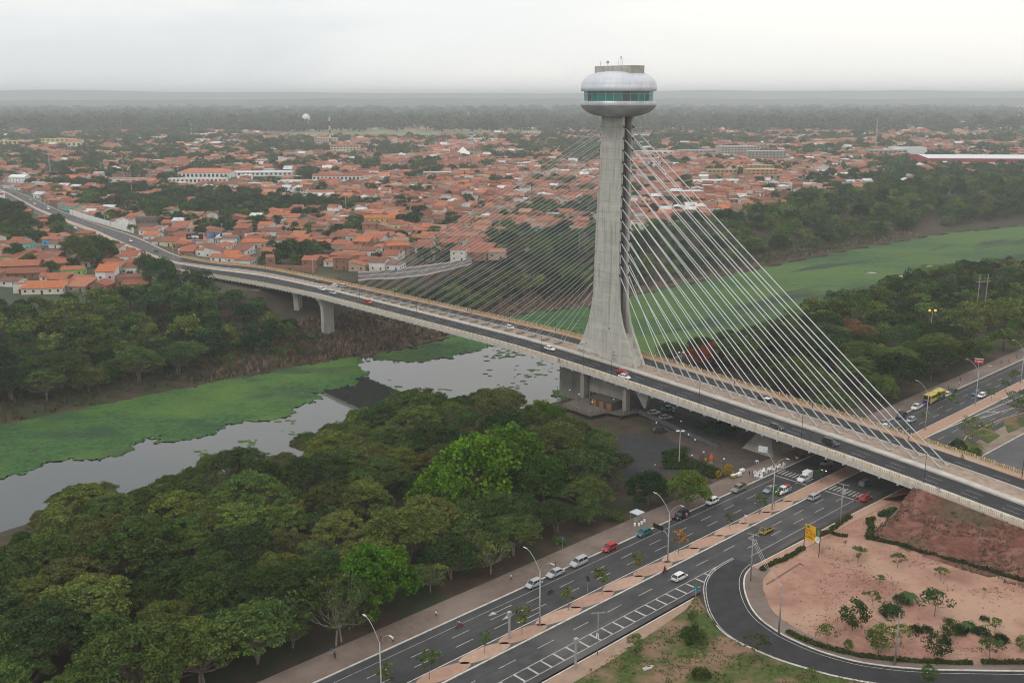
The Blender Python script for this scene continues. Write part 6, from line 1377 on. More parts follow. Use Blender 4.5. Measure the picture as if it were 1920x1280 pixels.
# flaming orange lamps in the right wood, red sign, tall mast frames
r = empty('orange_lamp', P(1741, 655, 0), 0, 'pair of glowing orange lamps on a post above the right-hand wood', 'lamp'); b = MB(); b.tube([(0, 0, 0), (0, 0, 15.5)], .12, 6); b.obj('post', STEEL, r)
for x in (-1.1, 1.1): b = MB(); b.lathe([(0, -.5), (.35, -.3), (.5, 0), (.35, .3), (0, .5)], 8, (x, 0, 15.8)); b.obj('glowing_globe', M('glow_orange', (.8, .3, .1), .5, emit=((1, .32, .10), 1.6)), r, smooth=True)
r = empty('red_sign', P(1832, 708, .1), HD+.3, 'red and white sign on a post before the far wood', 'sign'); b = MB(); b.tube([(0, 0, 0), (0, 0, 6.5)], .09, 6); b.obj('post', STEEL, r); b = MB(); b.box((0, 0, 6.0), (.1, 3.0, 1.7)); b.obj('red_panel', REDM, r); b = MB(); scribble(b, Vector((.07, -1.3, 5.6)), Vector((0, 1, 0)), Z, 2.6, .9, 1, nrm=Vector((1, 0, 0)), seed=2); b.box((.0, 0, 6.95), (.1, 3.0, .25)); b.obj('white_letters', WHITEP, r)
r = empty('power_pylon', P(1836, 600, -.5), .3, 'twin grey poles with a crossarm standing out of the right-hand wood', 'utility pole'); b = MB(); [b.tube([(x, 0, 0), (x, 0, 21)], .22, 6) for x in (-2.2, 2.2)]; b.obj('twin_poles', WOODP, r); b = MB(); b.box((0, 0, 17.6), (7.5, .3, .35)); b.obj('crossarm', WOODP, r)
for (u, v, c) in ((1613, 652, 0),): pass
# ------------------------------------------------------------------ median saplings, lot trees, hedges
gs = 'young trees on the median'
sap = [(805, 1272, 62, GREEN), (908, 1224, 45, GREEN), (979, 1189, 55, YEL), (1066, 1143, 44, YEL), (1129, 1112, 52, (.10, .13, .03)), (1194, 1075, 42, YEL), (1424, 965, 42, GREEN), (1368, 991, 32, GREEN), (1452, 949, 40, (.07, .12, .02)), (1540, 905, 30, DARK), (1690, 817, 24, GREEN), (1733, 797, 26, GREEN), (1762, 764, 30, GREEN), (1787, 775, 38, GREEN), (1858, 752, 26, OLIVE), (1899, 722, 30, GREEN), (1885, 735, 26, GREEN), (728, 1300, 60, GREEN)]
ord_ = ['at the lower end', 'second from the lower end', 'beside the speed-camera column', 'left of the dark-backed sign', 'right of the dark-backed sign', 'left of the lamp with the black board', 'just below the lamp nearest the bridge', 'small and staked beside the white-backed sign', 'in front of the white and blue pickup', 'in the shade of the bridge', 'first beyond the bridge', 'below the bus lamp', 'left of the two below the bus', 'right of the two below the bus', 'beside the upper right lamp', 'near the right edge', 'beside the rightmost lamp', 'cut by the bottom edge']
for (u, v, px, tn), o_ in zip(sap, ord_):
    p = P(u, v, .12); h = mt(p, px)/.93; tree('young_tree', p, max(.7, h/4.6), tone(tn, .1), 'thin young median tree '+o_, gs, 'young tree')
p = P(1272, 1038, .12); tree('young_tree', p, 1.25, (.34, .17, .04), 'young median tree with sparse orange foliage', gs, 'young tree')
def C7(x, y): return 1360+x/3.048, 860+y/3.048
LT = [(757, 592, 105, 'flat_topped_tree', GREEN, 'slim flat-topped tree on the upper lot left of its twin'), (983, 622, 92, 'flat_topped_tree', GREEN, 'open-crowned tree on the upper lot near its middle'), (1228, 695, 92, 'flat_topped_tree', OLIVE, 'sparse flat-topped tree near the long hedge'), (880, 722, 68, 'flat_topped_tree', GREEN, 'small flat-topped tree above the two little palms'), (838, 838, 96, 'flat_topped_tree', (.07, .11, .03), 'light-green tree left of the small palms'), (727, 980, 185, 'round_tree', (.035, .062, .018), 'dense rounded tree left on the lot'), (1195, 900, 175, 'flat_topped_tree', (.030, .058, .018), 'broadest tree of the lot with a wide dark crown'), (580, 1050, 118, 'flat_topped_tree', GREEN, 'leaning small tree near the lower hedge, leftmost'), (873, 1115, 182, 'round_tree', GREEN, 'bushy green tree over the lower hedge'), (700, 1095, 66, 'round_tree', (.07, .12, .025), 'small light-green tree touching the lower hedge'), (1210, 1150, 168, 'round_tree', (.018, .045, .014), 'darkest dense tree of the lot near the lower hedge'), (1508, 1150, 150, 'flat_topped_tree', GREEN, 'tiered tree at the lower right of the lot'), (1282, 1030, 128, 'round_tree', (.035, .07, .018), 'green tree left of the creeping bushes'), (1540, 990, 90, 'flat_topped_tree', GREEN, 'flat tree right of the creeping bushes'), (1000, 1062, 130, 'flat_topped_tree', OLIVE, 'spindly tree beside the lower pole'), (1155, 1285, 112, 'round_tree', (.085, .125, .03), 'light-green tree on the lawn at the bottom edge'), (165, 1132, 150, 'flat_topped_tree', (.075, .085, .03), 'thin tree leaning over the slip road from the lawn'), (490, 1252, 70, 'flat_topped_tree', GREEN, 'small tree on the lawn by the slip road bend'), (1695, 1100, 100, 'round_tree', OLIVE, 'olive tree cut by the right edge at the lot'), (1480, 770, 40, 'young_tree', OLIVE, 'tiny sapling on the right side of the lot'), (680, 500, 40, 'young_tree', OLIVE, 'tiny sapling beside the notice board')]
for x, y, px, kn, tn, lb in LT:
    tn = tuple(q_*1.35 for q_ in tn) if tn[1] < .08 else tn
    p = P(*C7(x, y), .03); h = mt(p, px/3.048)/.93; tree(kn, p, h/{'flat_topped_tree': 5.0, 'round_tree': 5.9, 'young_tree': 4.6}[kn], tone(tn, .08), lb, 'small trees on the dirt lot')
p = P(1190, 1228, .05); tree('round_tree', p, .72, tone(GREEN), 'small tree on the near verge left of the lawn', 'small trees on the dirt lot'); tree('round_tree', P(1297, 1165, .05), .42, tone(GREEN), 'little bushy plant at the tip of the lawn wedge', 'small trees on the dirt lot')
q = P(1890, 800, .05); tree('sparse_tree', P(1650+170, 860-30, .03), .8, tone(OLIVE), 'thin spreading tree on the roadside dirt beyond the bridge', 'trees by the car park'); tree('leafy_tree', P(1795, 848, .03), .42, tone(DARK), 'dark bush beside the far railing at the right', 'trees by the car park', 'shrub'); tree('shrub', P(1826, 852, .03), .9, tone(GREEN), 'green bush right of the dark one by the far railing', 'trees by the car park', 'shrub'); tree('sparse_tree', P(1912, 786, .03), 1.0, tone(GREEN), 'thin tree at the right edge beyond the bridge', 'trees by the car park')
tree('shrub', P(*C7(1010, 825), .03), .75, tone(DARK), 'dark low bush at the foot of the upper palm', 'bushes on the dirt lot', 'bush'); tree('shrub', P(*C7(945, 890), .03), .9, tone(DARK), 'dark low bush at the foot of the lower palm', 'bushes on the dirt lot', 'bush')
for i, (x, y, s) in enumerate([(1090, 990, .9), (1150, 985, .8), (1330, 980, .8), (1400, 975, 1.0), (1470, 1000, 1.0), (1560, 1040, 1.0), (1480, 920, .6), (1600, 1040, .6), (1350, 1000, .7)]): tree('shrub', P(*C7(x, y), .03), s*.62, tone((.028, .055, .020)), 'low dark creeping bush on the right side of the lot', 'creeping bushes on the dirt lot', 'bush')
tree('shrub', P(1300, 1198, .05), 1.0, tone((.045, .085, .016)), 'dense round bush on the lawn wedge', None, 'bush'); tree('shrub', P(1314, 1268, .05), .7, tone((.045, .075, .02)), 'low bush on the lawn near the bottom edge', None, 'bush')
tree('shrub', P(1672, 967, .05), .8, tone(DARK), 'dark bush below the slope paving', None, 'bush'); tree('shrub', P(1734, 955, .5), .7, tone(GREEN), 'green bush at the corner of the abutment', None, 'bush')
# palms
def palm(p, h, label, s=1.0):
    r = empty('palm', p, 0, label, 'palm', 'small palms'); b = MB(); b.tube([(0, 0, 0), (0, 0, h)], [.16*s, .12*s], 6); b.obj('trunk', TRUNK, r); V = []; F = []
    for k in range(11):
        a = k*.571; L_ = 1.9*s*random.uniform(.85, 1.1); d = Vector((math.cos(a), math.sin(a), 0)); n = Vector((-d.y, d.x, 0)); pts = [Vector((0, 0, h))+d*L_*t+Vector((0, 0, L_*(.75*t-1.05*t*t))) for t in (0, .25, .5, .75, 1)]
        b = MB()
        for i in range(4):
            w0, w1 = (.05, .3, .34, .22, .03)[i]*s, (.05, .3, .34, .22, .03)[i+1]*s
            for sg in (-1, 1): b.face([pts[i], pts[i+1], pts[i+1]+n*sg*w1-Z*w1*.5, pts[i]+n*sg*w0-Z*w0*.5])
        b.obj('frond', M('frond', (.045, .085, .02), .8) if 'frond' not in bpy.data.materials else bpy.data.materials['frond'], r)
palm(P(*C7(1046, 818), .03), 1.6, 'small palm on the lot, upper of two', 1.2); palm(P(*C7(955, 880), .03), 1.3, 'small palm on the lot, lower of two', 1.1); palm(P(*C7(1385, 975), .03), 1.2, 'small palm among the creeping bushes', .9)
# clipped hedges
def hedge(pts, w, h, label, tn=(.055, .075, .018), den=26):
    q = [P(*C7(x, y), .03) for x, y in pts]; V = []; F = []; Cc = []; r = np.random.default_rng(len(label)); b = MB()
    for i in range(len(q)-1):
        a, c = q[i], q[i+1]; L_ = (c-a).length; n = int(L_*den*w); t = r.uniform(0, 1, n)
        d = (c-a).normalized(); nn = Vector((-d.y, d.x, 0)); o = r.uniform(-.5, .5, n)*w; zz = h*np.sqrt(np.clip(1-(o/w*1.7)**2, .05, 1))*r.uniform(.45, 1.0, n)*(1+.25*np.sin(t*L_*1.3))
        for k in range(n):
            p = a+(c-a)*float(t[k])+nn*float(o[k]); s = r.uniform(.16, .34); u_ = Vector(r.normal(0, 1, 3)).normalized(); v_ = u_.cross(Vector(r.normal(0, 1, 3))).normalized(); p = Vector((p.x, p.y, p.z+float(zz[k]))); base = len(V)
            V += [p-u_*s, p+v_*s*.7, p+u_*s, p-v_*s*.7]; F.append((base, base+1, base+2, base+3)); m_ = r.uniform(.6, 1.4); Cc.append((m_*1.05, m_, m_, 1))
        b.tube([a+Z*h*.3, c+Z*h*.3], w*.34, 5)
    o_ = link('hedge', finish('hedge', [tuple(v) for v in V], F, Cc, LEAF)); o_.color = (*tn, 1); tag(o_, label, 'hedge', 'clipped hedges round the dirt lot'); b.obj('hedge_core', M('hedge_core', (.02, .028, .01), .9), o_)
hedge([(205, 640), (270, 600), (345, 575), (450, 512)], 1.3, .8, 'clipped hedge left of the yellow notice board')
hedge([(540, 442), (600, 415), (650, 375), (712, 335)], 1.3, .8, 'clipped hedge between the notice board and the utility pole'); hedge([(600, 425), (650, 440), (698, 445)], 1.0, .6, 'short hedge stub right of the notice board')
hedge([(820, 350), (835, 400), (815, 462)], 1.6, 1.0, 'short hedge running down beside the slope paving'); hedge([(850, 345), (810, 372)], 1.2, .9, 'hedge corner above the long hedge')
hedge([(835, 460), (1000, 495), (1150, 545), (1320, 590), (1500, 640), (1720, 705)], 1.2, .8, 'longest hedge along the foot of the red embankment', (.045, .058, .018))
hedge([(350, 990), (430, 1030), (520, 1065), (620, 1095)], 1.3, .8, 'lower hedge, part nearest the leaning pole', (.07, .085, .016)); hedge([(620, 1095), (780, 1130), (960, 1150), (1180, 1165), (1410, 1172)], 1.2, .7, 'lower hedge along the slip road pavement'); hedge([(1465, 1168), (1720, 1168)], 1.2, .8, 'lower hedge at the right edge')
hedge([(880, 330), (960, 300), (985, 320)], 1.6, 1.2, 'dark hedge clump in the shade of the bridge end', DARK)
# plaza planting beds
def bed(pts, label, h=.7, tn=(.04, .07, .02)):
    q = [P(u, v, .05) for u, v in pts]; xs = [p.x for p in q]; ys = [p.y for p in q]; r = np.random.default_rng(len(label)); A_ = (max(xs)-min(xs))*(max(ys)-min(ys)); n = int(A_*16); x = r.uniform(min(xs), max(xs), n); y = r.uniform(min(ys), max(ys), n); k = inpoly(x, y, q); x = x[k]; y = y[k]; V = []; F = []; Cc = []
    for i in range(len(x)):
        s = r.uniform(.2, .42); u_ = Vector(r.normal(0, 1, 3)).normalized(); v_ = u_.cross(Vector(r.normal(0, 1, 3))).normalized(); p = Vector((x[i], y[i], .05+h*r.uniform(.2, 1))); base = len(V); V += [tuple(p-u_*s), tuple(p+v_*s*.7), tuple(p+u_*s), tuple(p-v_*s*.7)]; F.append((base, base+1, base+2, base+3)); m_ = r.uniform(.6, 1.4); Cc.append((m_, m_, m_, 1))
    o_ = link('planting_bed', finish('planting_bed', V, F, Cc, LEAF)); o_.color = (*tn, 1); tag(o_, label, 'planting bed', 'planting beds of the plaza')
bed([(1240, 866), (1285, 858), (1345, 880), (1358, 893), (1335, 898), (1290, 880), (1245, 880)], 'long green planting bed between the car yard and the plaza', .8); bed([(1300, 800), (1350, 790), (1392, 800), (1372, 815), (1330, 812)], 'dark green planting bed in the shade beneath the deck', .8, DARK); bed([(1240, 850), (1285, 843), (1288, 858), (1245, 868)], 'green bed left of the pale mast', .9)
# ------------------------------------------------------------------ the town
CZ = 4.85
def amat(name, rough=.9, bump=0.0, wave=False):
    m = bpy.data.materials.new(name); m.use_nodes = True; nt = m.node_tree; b = nt.nodes['Principled BSDF']; b.inputs['Roughness'].default_value = rough; b.inputs['Specular IOR Level'].default_value = .2
    a = nt.nodes.new('ShaderNodeAttribute'); a.attribute_type = 'GEOMETRY'; a.attribute_name = 'tint'; g = nt.nodes.new('ShaderNodeNewGeometry'); n = nt.nodes.new('ShaderNodeTexNoise'); n.inputs['Scale'].default_value = .35; n.inputs['Detail'].default_value = 6
    nt.links.new(g.outputs['Position'], n.inputs['Vector']); mr = nt.nodes.new('ShaderNodeMapRange'); mr.inputs[1].default_value = .3; mr.inputs[2].default_value = .7; mr.inputs[3].default_value = .72; mr.inputs[4].default_value = 1.22; nt.links.new(n.outputs['Fac'], mr.inputs[0])
    x = nt.nodes.new('ShaderNodeVectorMath'); x.operation = 'SCALE'; nt.links.new(a.outputs['Color'], x.inputs[0]); nt.links.new(mr.outputs[0], x.inputs['Scale']); nt.links.new(x.outputs[0], b.inputs['Base Color']); return m
TINT = amat('town_mixed'); 
ROOFC = [(.37, .135, .080), (.31, .112, .068), (.42, .175, .105), (.25, .098, .062), (.48, .155, .068), (.21, .105, .075), (.36, .20, .14)]
ROOFW = [5, 5, 3, 4, 1.2, 3, 2.5]
WALLC = [(.62, .60, .56), (.50, .45, .38), (.30, .155, .105), (.26, .14, .10), (.42, .33, .26), (.35, .50, .46), (.55, .52, .30), (.66, .66, .64), (.30, .27, .24)]
WALLW = [5, 3, 4, 3, 3, .5, .5, 5, 2]
def tinted(name, b, tints, parent=None, recalc=False):
    me = b.mesh(name, TINT); a = me.attributes.new('tint', 'FLOAT_COLOR', 'FACE'); a.data.foreach_set('color', np.array([(*t, 1) for t in tints], float).ravel()); return link(name, me, parent)
def house_geo(w, d, h, roof, over=.45, pitch=.34, hb=0.0):
    """returns wall quads and roof quads, local frame; roof: gable / hip / shed / flat / double"""
    x, y = w/2, d/2; wl = [[(-x, -y, -1), (x, -y, -1), (x, -y, h), (-x, -y, h)], [(x, -y, -1), (x, y, -1), (x, y, h), (x, -y, h)], [(x, y, -1), (-x, y, -1), (-x, y, h), (x, y, h)], [(-x, y, -1), (-x, -y, -1), (-x, -y, h), (-x, y, h)]]; rf = []
    X_, Y_ = x+over, y+over; rise = y*pitch*1.0; e = over*pitch; t = .14
    if roof == 'gable':
        wl += [[(x, -y, h), (x, y, h), (x, 0, h+rise)], [(-x, y, h), (-x, -y, h), (-x, 0, h+rise)]]
        rf = [[(-X_, -Y_, h-e+t), (X_, -Y_, h-e+t), (X_, 0, h+rise+t), (-X_, 0, h+rise+t)], [(X_, Y_, h-e+t), (-X_, Y_, h-e+t), (-X_, 0, h+rise+t), (X_, 0, h+rise+t)], [(-X_, -Y_, h-e), (-X_, -Y_, h-e+t), (-X_, 0, h+rise+t), (-X_, 0, h+rise)], [(X_, -Y_, h-e+t), (X_, -Y_, h-e), (X_, 0, h+rise), (X_, 0, h+rise+t)], [(-X_, -Y_, h-e), (X_, -Y_, h-e), (X_, -Y_, h-e+t), (-X_, -Y_, h-e+t)]]
    elif roof == 'hip':
        r = max(.3, X_-Y_*.85); rf = [[(-X_, -Y_, h-e+t), (X_, -Y_, h-e+t), (r, 0, h+rise+t), (-r, 0, h+rise+t)], [(X_, Y_, h-e+t), (-X_, Y_, h-e+t), (-r, 0, h+rise+t), (r, 0, h+rise+t)], [(X_, -Y_, h-e+t), (X_, Y_, h-e+t), (r, 0, h+rise+t)], [(-X_, Y_, h-e+t), (-X_, -Y_, h-e+t), (-r, 0, h+rise+t)]]
    elif roof == 'shed':
        k = d*pitch*.6; wl = wl[:4]; wl += [[(x, -y, h), (x, y, h), (x, y, h+k)], [(-x, y, h), (-x, -y, h), (-x, y, h+k)], [(x, y, h), (-x, y, h), (-x, y, h+k), (x, y, h+k)]]
        rf = [[(-X_, -Y_, h-e*.6+t), (X_, -Y_, h-e*.6+t), (X_, Y_, h+k+t+e*.6), (-X_, Y_, h+k+t+e*.6)], [(-X_, -Y_, h-e*.6), (X_, -Y_, h-e*.6), (X_, -Y_, h-e*.6+t), (-X_, -Y_, h-e*.6+t)]]
    else: 
        rf = [[(-x+.15, -y+.15, h-.3), (x-.15, -y+.15, h-.3), (x-.15, y-.15, h-.3), (-x+.15, y-.15, h-.3)]]
    return wl, rf
def rotp(p, c, rz): ca, sa = math.cos(rz), math.sin(rz); return (c[0]+p[0]*ca-p[1]*sa, c[1]+p[0]*sa+p[1]*ca, c[2]+p[2])
q = MB(); q.box((0, 0, 0), (1.0, .12, 1.05)); WINM = q.mesh('window', M('window_dark', (.035, .035, .04), .4)); q = MB(); q.box((0, 0, 0), (.95, .12, 2.1)); DOORM = q.mesh('door', M('door_dark', (.06, .045, .035), .6))
ROOFMATS = []
for i, c in enumerate(ROOFC):
    m = M('clay_tiles_%d' % i, c, .9, .16, .5, coord='obj', stretch=(1, 1, 1)); mixin(m, tuple(k*.45 for k in c), 1.3, .52, .75, coord='obj', fac=.75); mixin(m, tuple(k*.62 for k in c), .9, .55, .95, kind='wave', coord='obj', fac=.7); ROOFMATS.append(m)
WALLMATS = [M('wall_plaster_%d' % i, c, .9, .12, .5) for i, c in enumerate(WALLC)]
WN = ['white', 'beige', 'bare-brick', 'brown brick', 'sandy', 'pale turquoise', 'pale yellow', 'whitewashed', 'grey']
RN = ['terracotta', 'dark terracotta', 'pale clay', 'weathered brown', 'bright orange', 'dull brown', 'faded pink-clay']
def house(u, v, w, d, h, rz, wi, ri, roof, label, group=None, wcol=None, rcol=None, z=CZ, cat='house', name='house', wins=2, pos=None, pitch=.34):
    p = pos if pos is not None else P(u, v, z)
    r = empty(name, p, rz, label, cat, group); wl, rf = house_geo(w, d, h, roof, pitch=pitch)
    b = MB(); [b.face(f) for f in wl]; b.obj('wall', wcol or WALLMATS[wi], r); b = MB(); [b.face(f) for f in rf]; b.obj('roof', rcol or ROOFMATS[ri], r)
    st_n = max(1, int(h/2.9))
    for side in (0, 1, 2):
        L_ = w if side == 0 else d
        for fl in range(st_n):
            zz = fl*2.9; n = max(1, int(L_/3.4)) if wins > 1 else 1
            for k in range(n):
                x = -L_/2+(k+.5)*L_/n
                isd = (k == n//2 and fl == 0 and side == 0)
                me, zc = (DOORM, 1.06) if isd else (WINM, 1.75)
                loc = (x, -d/2-.03, zz+zc) if side == 0 else ((w/2+.03)*(1 if side == 1 else -1), x, zz+zc)
                o = link('door' if isd else 'window', me, r, loc)
                if side: o.rotation_euler = (0, 0, math.pi/2)
    return r
def D1(x, y): return x/5.333, 330+y/5.333       # a reading of the upper-left quarter
occ = []; LMB = []
def H(x, y, w, d, h, deg, wi, ri, roof, lb, conv=D1, **k):
    u, v = conv(x, y); p = P(u, v, CZ); rz = R(deg); n = Vector((-math.sin(rz), math.cos(rz), 0)); p = p+n*(d/2); occ.append((p.x, p.y, max(w, d)*.55)); k_ = FPX/depth(p); LMB.append((u-w*.4*k_, v-(h+1)*k_, u+w*.4*k_, v-h*.3*k_, math.hypot(p.x, p.y))); k.setdefault('group', 'houses of the near left quarter'); return house(0, 0, w, d, h, rz, wi, ri, roof, lb, pos=p, **k)
GRN = M('wall_lime', (.27, .55, .14), .8, .05); BLU = M('wall_sky_blue', (.12, .38, .62), .8, .05); PNK = M('wall_pale_pink', (.62, .44, .46), .8, .05); TQ = M('wall_turquoise', (.18, .50, .50), .8, .05); CRM = M('wall_cream', (.66, .62, .54), .8, .08); WHT = M('wall_white', (.74, .74, .72), .8, .05); YLW = M('wall_yellow', (.60, .42, .16), .8, .08)
TR = M('wall_terracotta_pink', (.52, .20, .17), .8, .08)
hs_ = H(1060, 1105, 9, 10, 7.6, 8, 0, 4, 'shed', 'white and pale-pink two-storey house with a bright orange roof', wcol=WHT)
b = MB(); b.face([(.2, -5.03, 0), (4.5, -5.03, 0), (4.5, -5.03, 7.6), (.2, -5.03, 7.6)]); b.obj('pink_wall_face', PNK, hs_)
H(1320, 1105, 15, 9, 5.2, 10, 3, 3, 'flat', 'unfinished bare-brick house with an open flat roof right of the pink one'); H(1350, 1135, 12, 8, 2.8, 5, 2, 3, 'gable', 'low house with brick-red tiles at the edge of the far bank wood')
H(720, 1000, 11, 8, 3.4, 8, 0, 0, 'gable', 'lime-green walled house under the longest orange roof', wcol=GRN); H(560, 930, 12, 9, 3.4, 8, 2, 0, 'gable', 'long orange-roofed brick house left of the lime-green one')
H(420, 1185, 19, 9, 3.2, 6, 0, 4, 'shed', 'long open shed with a bright orange roof and cream walls', wcol=CRM); H(200, 1175, 6, 7, 4.5, 6, 0, 1, 'flat', 'cream walled block at the left of the orange shed', wcol=CRM); H(90, 1110, 10, 8, 3, -10, 7, 5, 'gable', 'white house with brown tiles at the left edge above the wood')
H(820, 1100, 11, 8, 3.6, -8, 2, 0, 'gable', 'bare-brick house with two dark windows above the wood'); H(640, 1130, 10, 8, 3.0, 6, 2, 1, 'hip', 'brick house behind the end of the orange shed'); H(560, 1060, 16, 7, 3.0, 4, 0, 0, 'gable', 'long low house with bluish walls above the orange shed', wcol=WHT); H(250, 1030, 20, 11, 3.2, 8, 3, 3, 'gable', 'long brown-roofed house, lower of the left pair'); H(170, 960, 22, 13, 3.4, 10, 2, 0, 'gable', 'largest orange-roofed house at the left edge')
H(1290, 900, 9, 9, 5.6, 6, 0, 1, 'shed', 'white two-storey house below the red roadside sign', wcol=WHT); H(1130, 915, 9, 7, 3.2, 4, 0, 3, 'gable', 'yellow-walled house left of the white two-storey one', wcol=YLW); H(1060, 905, 7, 6, 2.8, 4, 2, 1, 'gable', 'small brick house left of the yellow one'); H(1230, 790, 12, 5, 2.8, -38, 2, 1, 'shed', 'narrow red-roofed house along the lower road edge')
H(50, 745, 10, 9, 4.2, 4, 0, 1, 'gable', 'white house with red tiles at the far left', wcol=WHT); H(215, 745, 11, 9, 4.4, 6, 0, 1, 'hip', 'turquoise-fronted house with a dark red roof at the left', wcol=TQ); H(520, 695, 12, 8, 4.0, 6, 0, 0, 'gable', 'sky-blue-fronted house among the trees at the left', wcol=BLU); H(420, 610, 11, 8, 3.6, 4, 2, 0, 'gable', 'orange-roofed brick house above the sky-blue one'); H(420, 500, 11, 7, 3.4, 4, 2, 0, 'gable', 'orange-roofed house beside the trees below the town road'); H(470, 830, 15, 8, 3.2, 8, 3, 5, 'hip', 'brown-tiled brick house in the middle of the left quarter'); H(330, 800, 9, 7, 3, 12, 2, 1, 'gable', 'small house left of the brown-tiled one'); H(20, 855, 8, 8, 3, 6, 2, 0, 'gable', 'house cut by the left edge with orange tiles'); H(250, 390, 9, 6, 3, 0, 3, 4, 'gable', 'small bright orange roof at the edge of the left trees'); H(440, 450, 8, 5, 3, 10, 2, 1, 'gable', 'small reddish roof below the town road')
# along the upper side of the town road
gr = 'houses along the town road'
H(1480, 590, 13, 8, 3.4, -6, 0, 0, 'gable', 'long white house with an orange roof at the end of the white wall', wcol=WHT, group=gr); H(1590, 560, 8, 7, 3.4, -6, 7, 1, 'flat', 'white flat-roofed house right of the long white one', wcol=WHT, group=gr); H(1700, 600, 10, 9, 3.6, -20, 3, 3, 'gable', 'brick house with patched tiles across the side street', group=gr); H(1790, 640, 12, 9, 3.6, -20, 3, 1, 'hip', 'brick house on the corner of the side street', group=gr); H(1700, 515, 13, 9, 3.4, -8, 2, 0, 'gable', 'red-roofed house behind the corner house', group=gr); H(1790, 735, 11, 8, 3.6, -24, 2, 0, 'hip', 'stone-walled house beside the curve of the road', group=gr)
H(60, 130, 14, 8, 4.2, -40, 7, 1, 'gable', 'white-walled house at the top of the town road', group=gr); H(160, 130, 13, 8, 3.8, -36, 2, 0, 'gable', 'brick row house at the top of the town road', group=gr); H(250, 165, 13, 8, 3.8, -34, 2, 0, 'gable', 'brick row house below the great white roof', group=gr); H(345, 190, 11, 8, 4.2, -32, 8, 5, 'flat', 'grey rough-walled block on the town road', group=gr); H(450, 235, 12, 8, 3.6, -30, 3, 1, 'gable', 'brick house behind the white minibus', group=gr); H(540, 285, 12, 9, 3.6, -30, 3, 0, 'gable', 'brick house with a veranda by the town road', group=gr); H(690, 345, 15, 10, 3.8, -26, 0, 0, 'gable', 'turquoise-doored house at the upper end of the white wall', wcol=TQ, group=gr); H(860, 345, 13, 9, 3.4, -20, 3, 3, 'gable', 'weathered brick house behind the white wall', group=gr); H(930, 330, 8, 7, 3, -20, 3, 1, 'gable', 'small brick house behind the white wall', group=gr)
H(1390, 470, 26, 6, 4.4, -4, 2, 5, 'flat', 'long unfinished brick row with blue shutters and a white frame roof', wcol=M('brick_blue', (.16, .12, .13), .8, .2, 1), group=gr)
hs_ = H(170, 70, 20, 12, 6.5, -14, 7, 0, 'gable', 'great white curved-roof shed at the top of the town road', wcol=WHT, rcol=WHT, group=gr)
def D2(x, y): return 300+x/5.333, 430+y/5.333
H(300, 250, 9, 8, 4.2, -14, 0, 0, 'hip', 'white house with an orange roof under the black billboard', conv=D2, wcol=WHT, group=gr); H(430, 275, 10, 8, 4.2, -14, 0, 0, 'hip', 'white house with an orange hip roof right of the billboard post', conv=D2, wcol=WHT, group=gr); H(215, 250, 4, 5, 3.5, -14, 0, 0, 'flat', 'small white gatehouse left of the pair of white houses', conv=D2, wcol=WHT, group=gr); H(600, 330, 12, 8, 3, -10, 0, 0, 'gable', 'low orange-roofed house beside the bridge end', conv=D2, wcol=WHT, group=gr); H(760, 345, 12, 8, 3.4, -10, 0, 4, 'gable', 'cream house with a bright orange roof and white tank beside the bridge end', conv=D2, wcol=CRM, group=gr)
H(930, 190, 16, 9, 4.0, 0, 4, 4, 'hip', 'sandy house with a big bright-orange hip roof', conv=D2, group=gr); H(970, 105, 16, 7, 4.0, 0, 0, 0, 'flat', 'white stepped flat-roofed building above the orange hip roof', conv=D2, wcol=WHT, group=gr); H(670, 165, 9, 6, 3.5, -5, 7, 0, 'flat', 'white walled yard building beside the blue billboard', conv=D2, wcol=WHT, group=gr); H(1110, 395, 5, 12, 6.5, 15, 3, 1, 'flat', 'roofless tall brick building beside the far railing', conv=D2, group=gr); H(1300, 425, 30, 3, 3.2, -10, 3, 1, 'flat', 'long bare-brick yard wall beside the far railing', conv=D2, group=gr, cat='wall', name='brick_wall', wins=0)
H(1810, 235, 13, 9, 5.0, 0, 4, 0, 'hip', 'sandy two-window house right of the big trees', conv=D2, group=gr); H(1870, 330, 20, 9, 4.2, -4, 2, 0, 'hip', 'brick house with a long orange roof above the cables', conv=D2, group=gr); H(1600, 340, 10, 7, 3.4, 2, 2, 1, 'hip', 'lone brick house with a hip roof among the trees', conv=D2, group=gr)
H(560, 130, 9, 7, 3.2, 0, 0, 1, 'gable', 'turquoise-walled house right of the blue billboard', conv=lambda x, y: (300+x/5.333*1.25, 430+y/5.333), wcol=TQ, group=gr)
def D3(x, y): return 600+x/3.122, 150+y/3.122
H(460, 1030, 13, 9, 6.2, 4, 2, 4, 'hip', 'two-storey bare-brick house with a bright orange roof before the cables', conv=D3); H(350, 860, 22, 10, 6.5, 4, 0, 4, 'gable', 'large ochre two-storey house with orange gables', conv=D3, wcol=YLW); H(120, 1000, 9, 8, 5.2, 2, 4, 0, 'hip', 'sandy two-storey house left of the dark round tree', conv=D3); H(170, 1070, 16, 9, 4.5, 0, 2, 0, 'hip', 'brick house with a wide hip roof near the riverside road', conv=D3); H(600, 970, 14, 10, 5, -6, 4, 0, 'gable', 'big-roofed sandy house behind the leftmost cables', conv=D3)
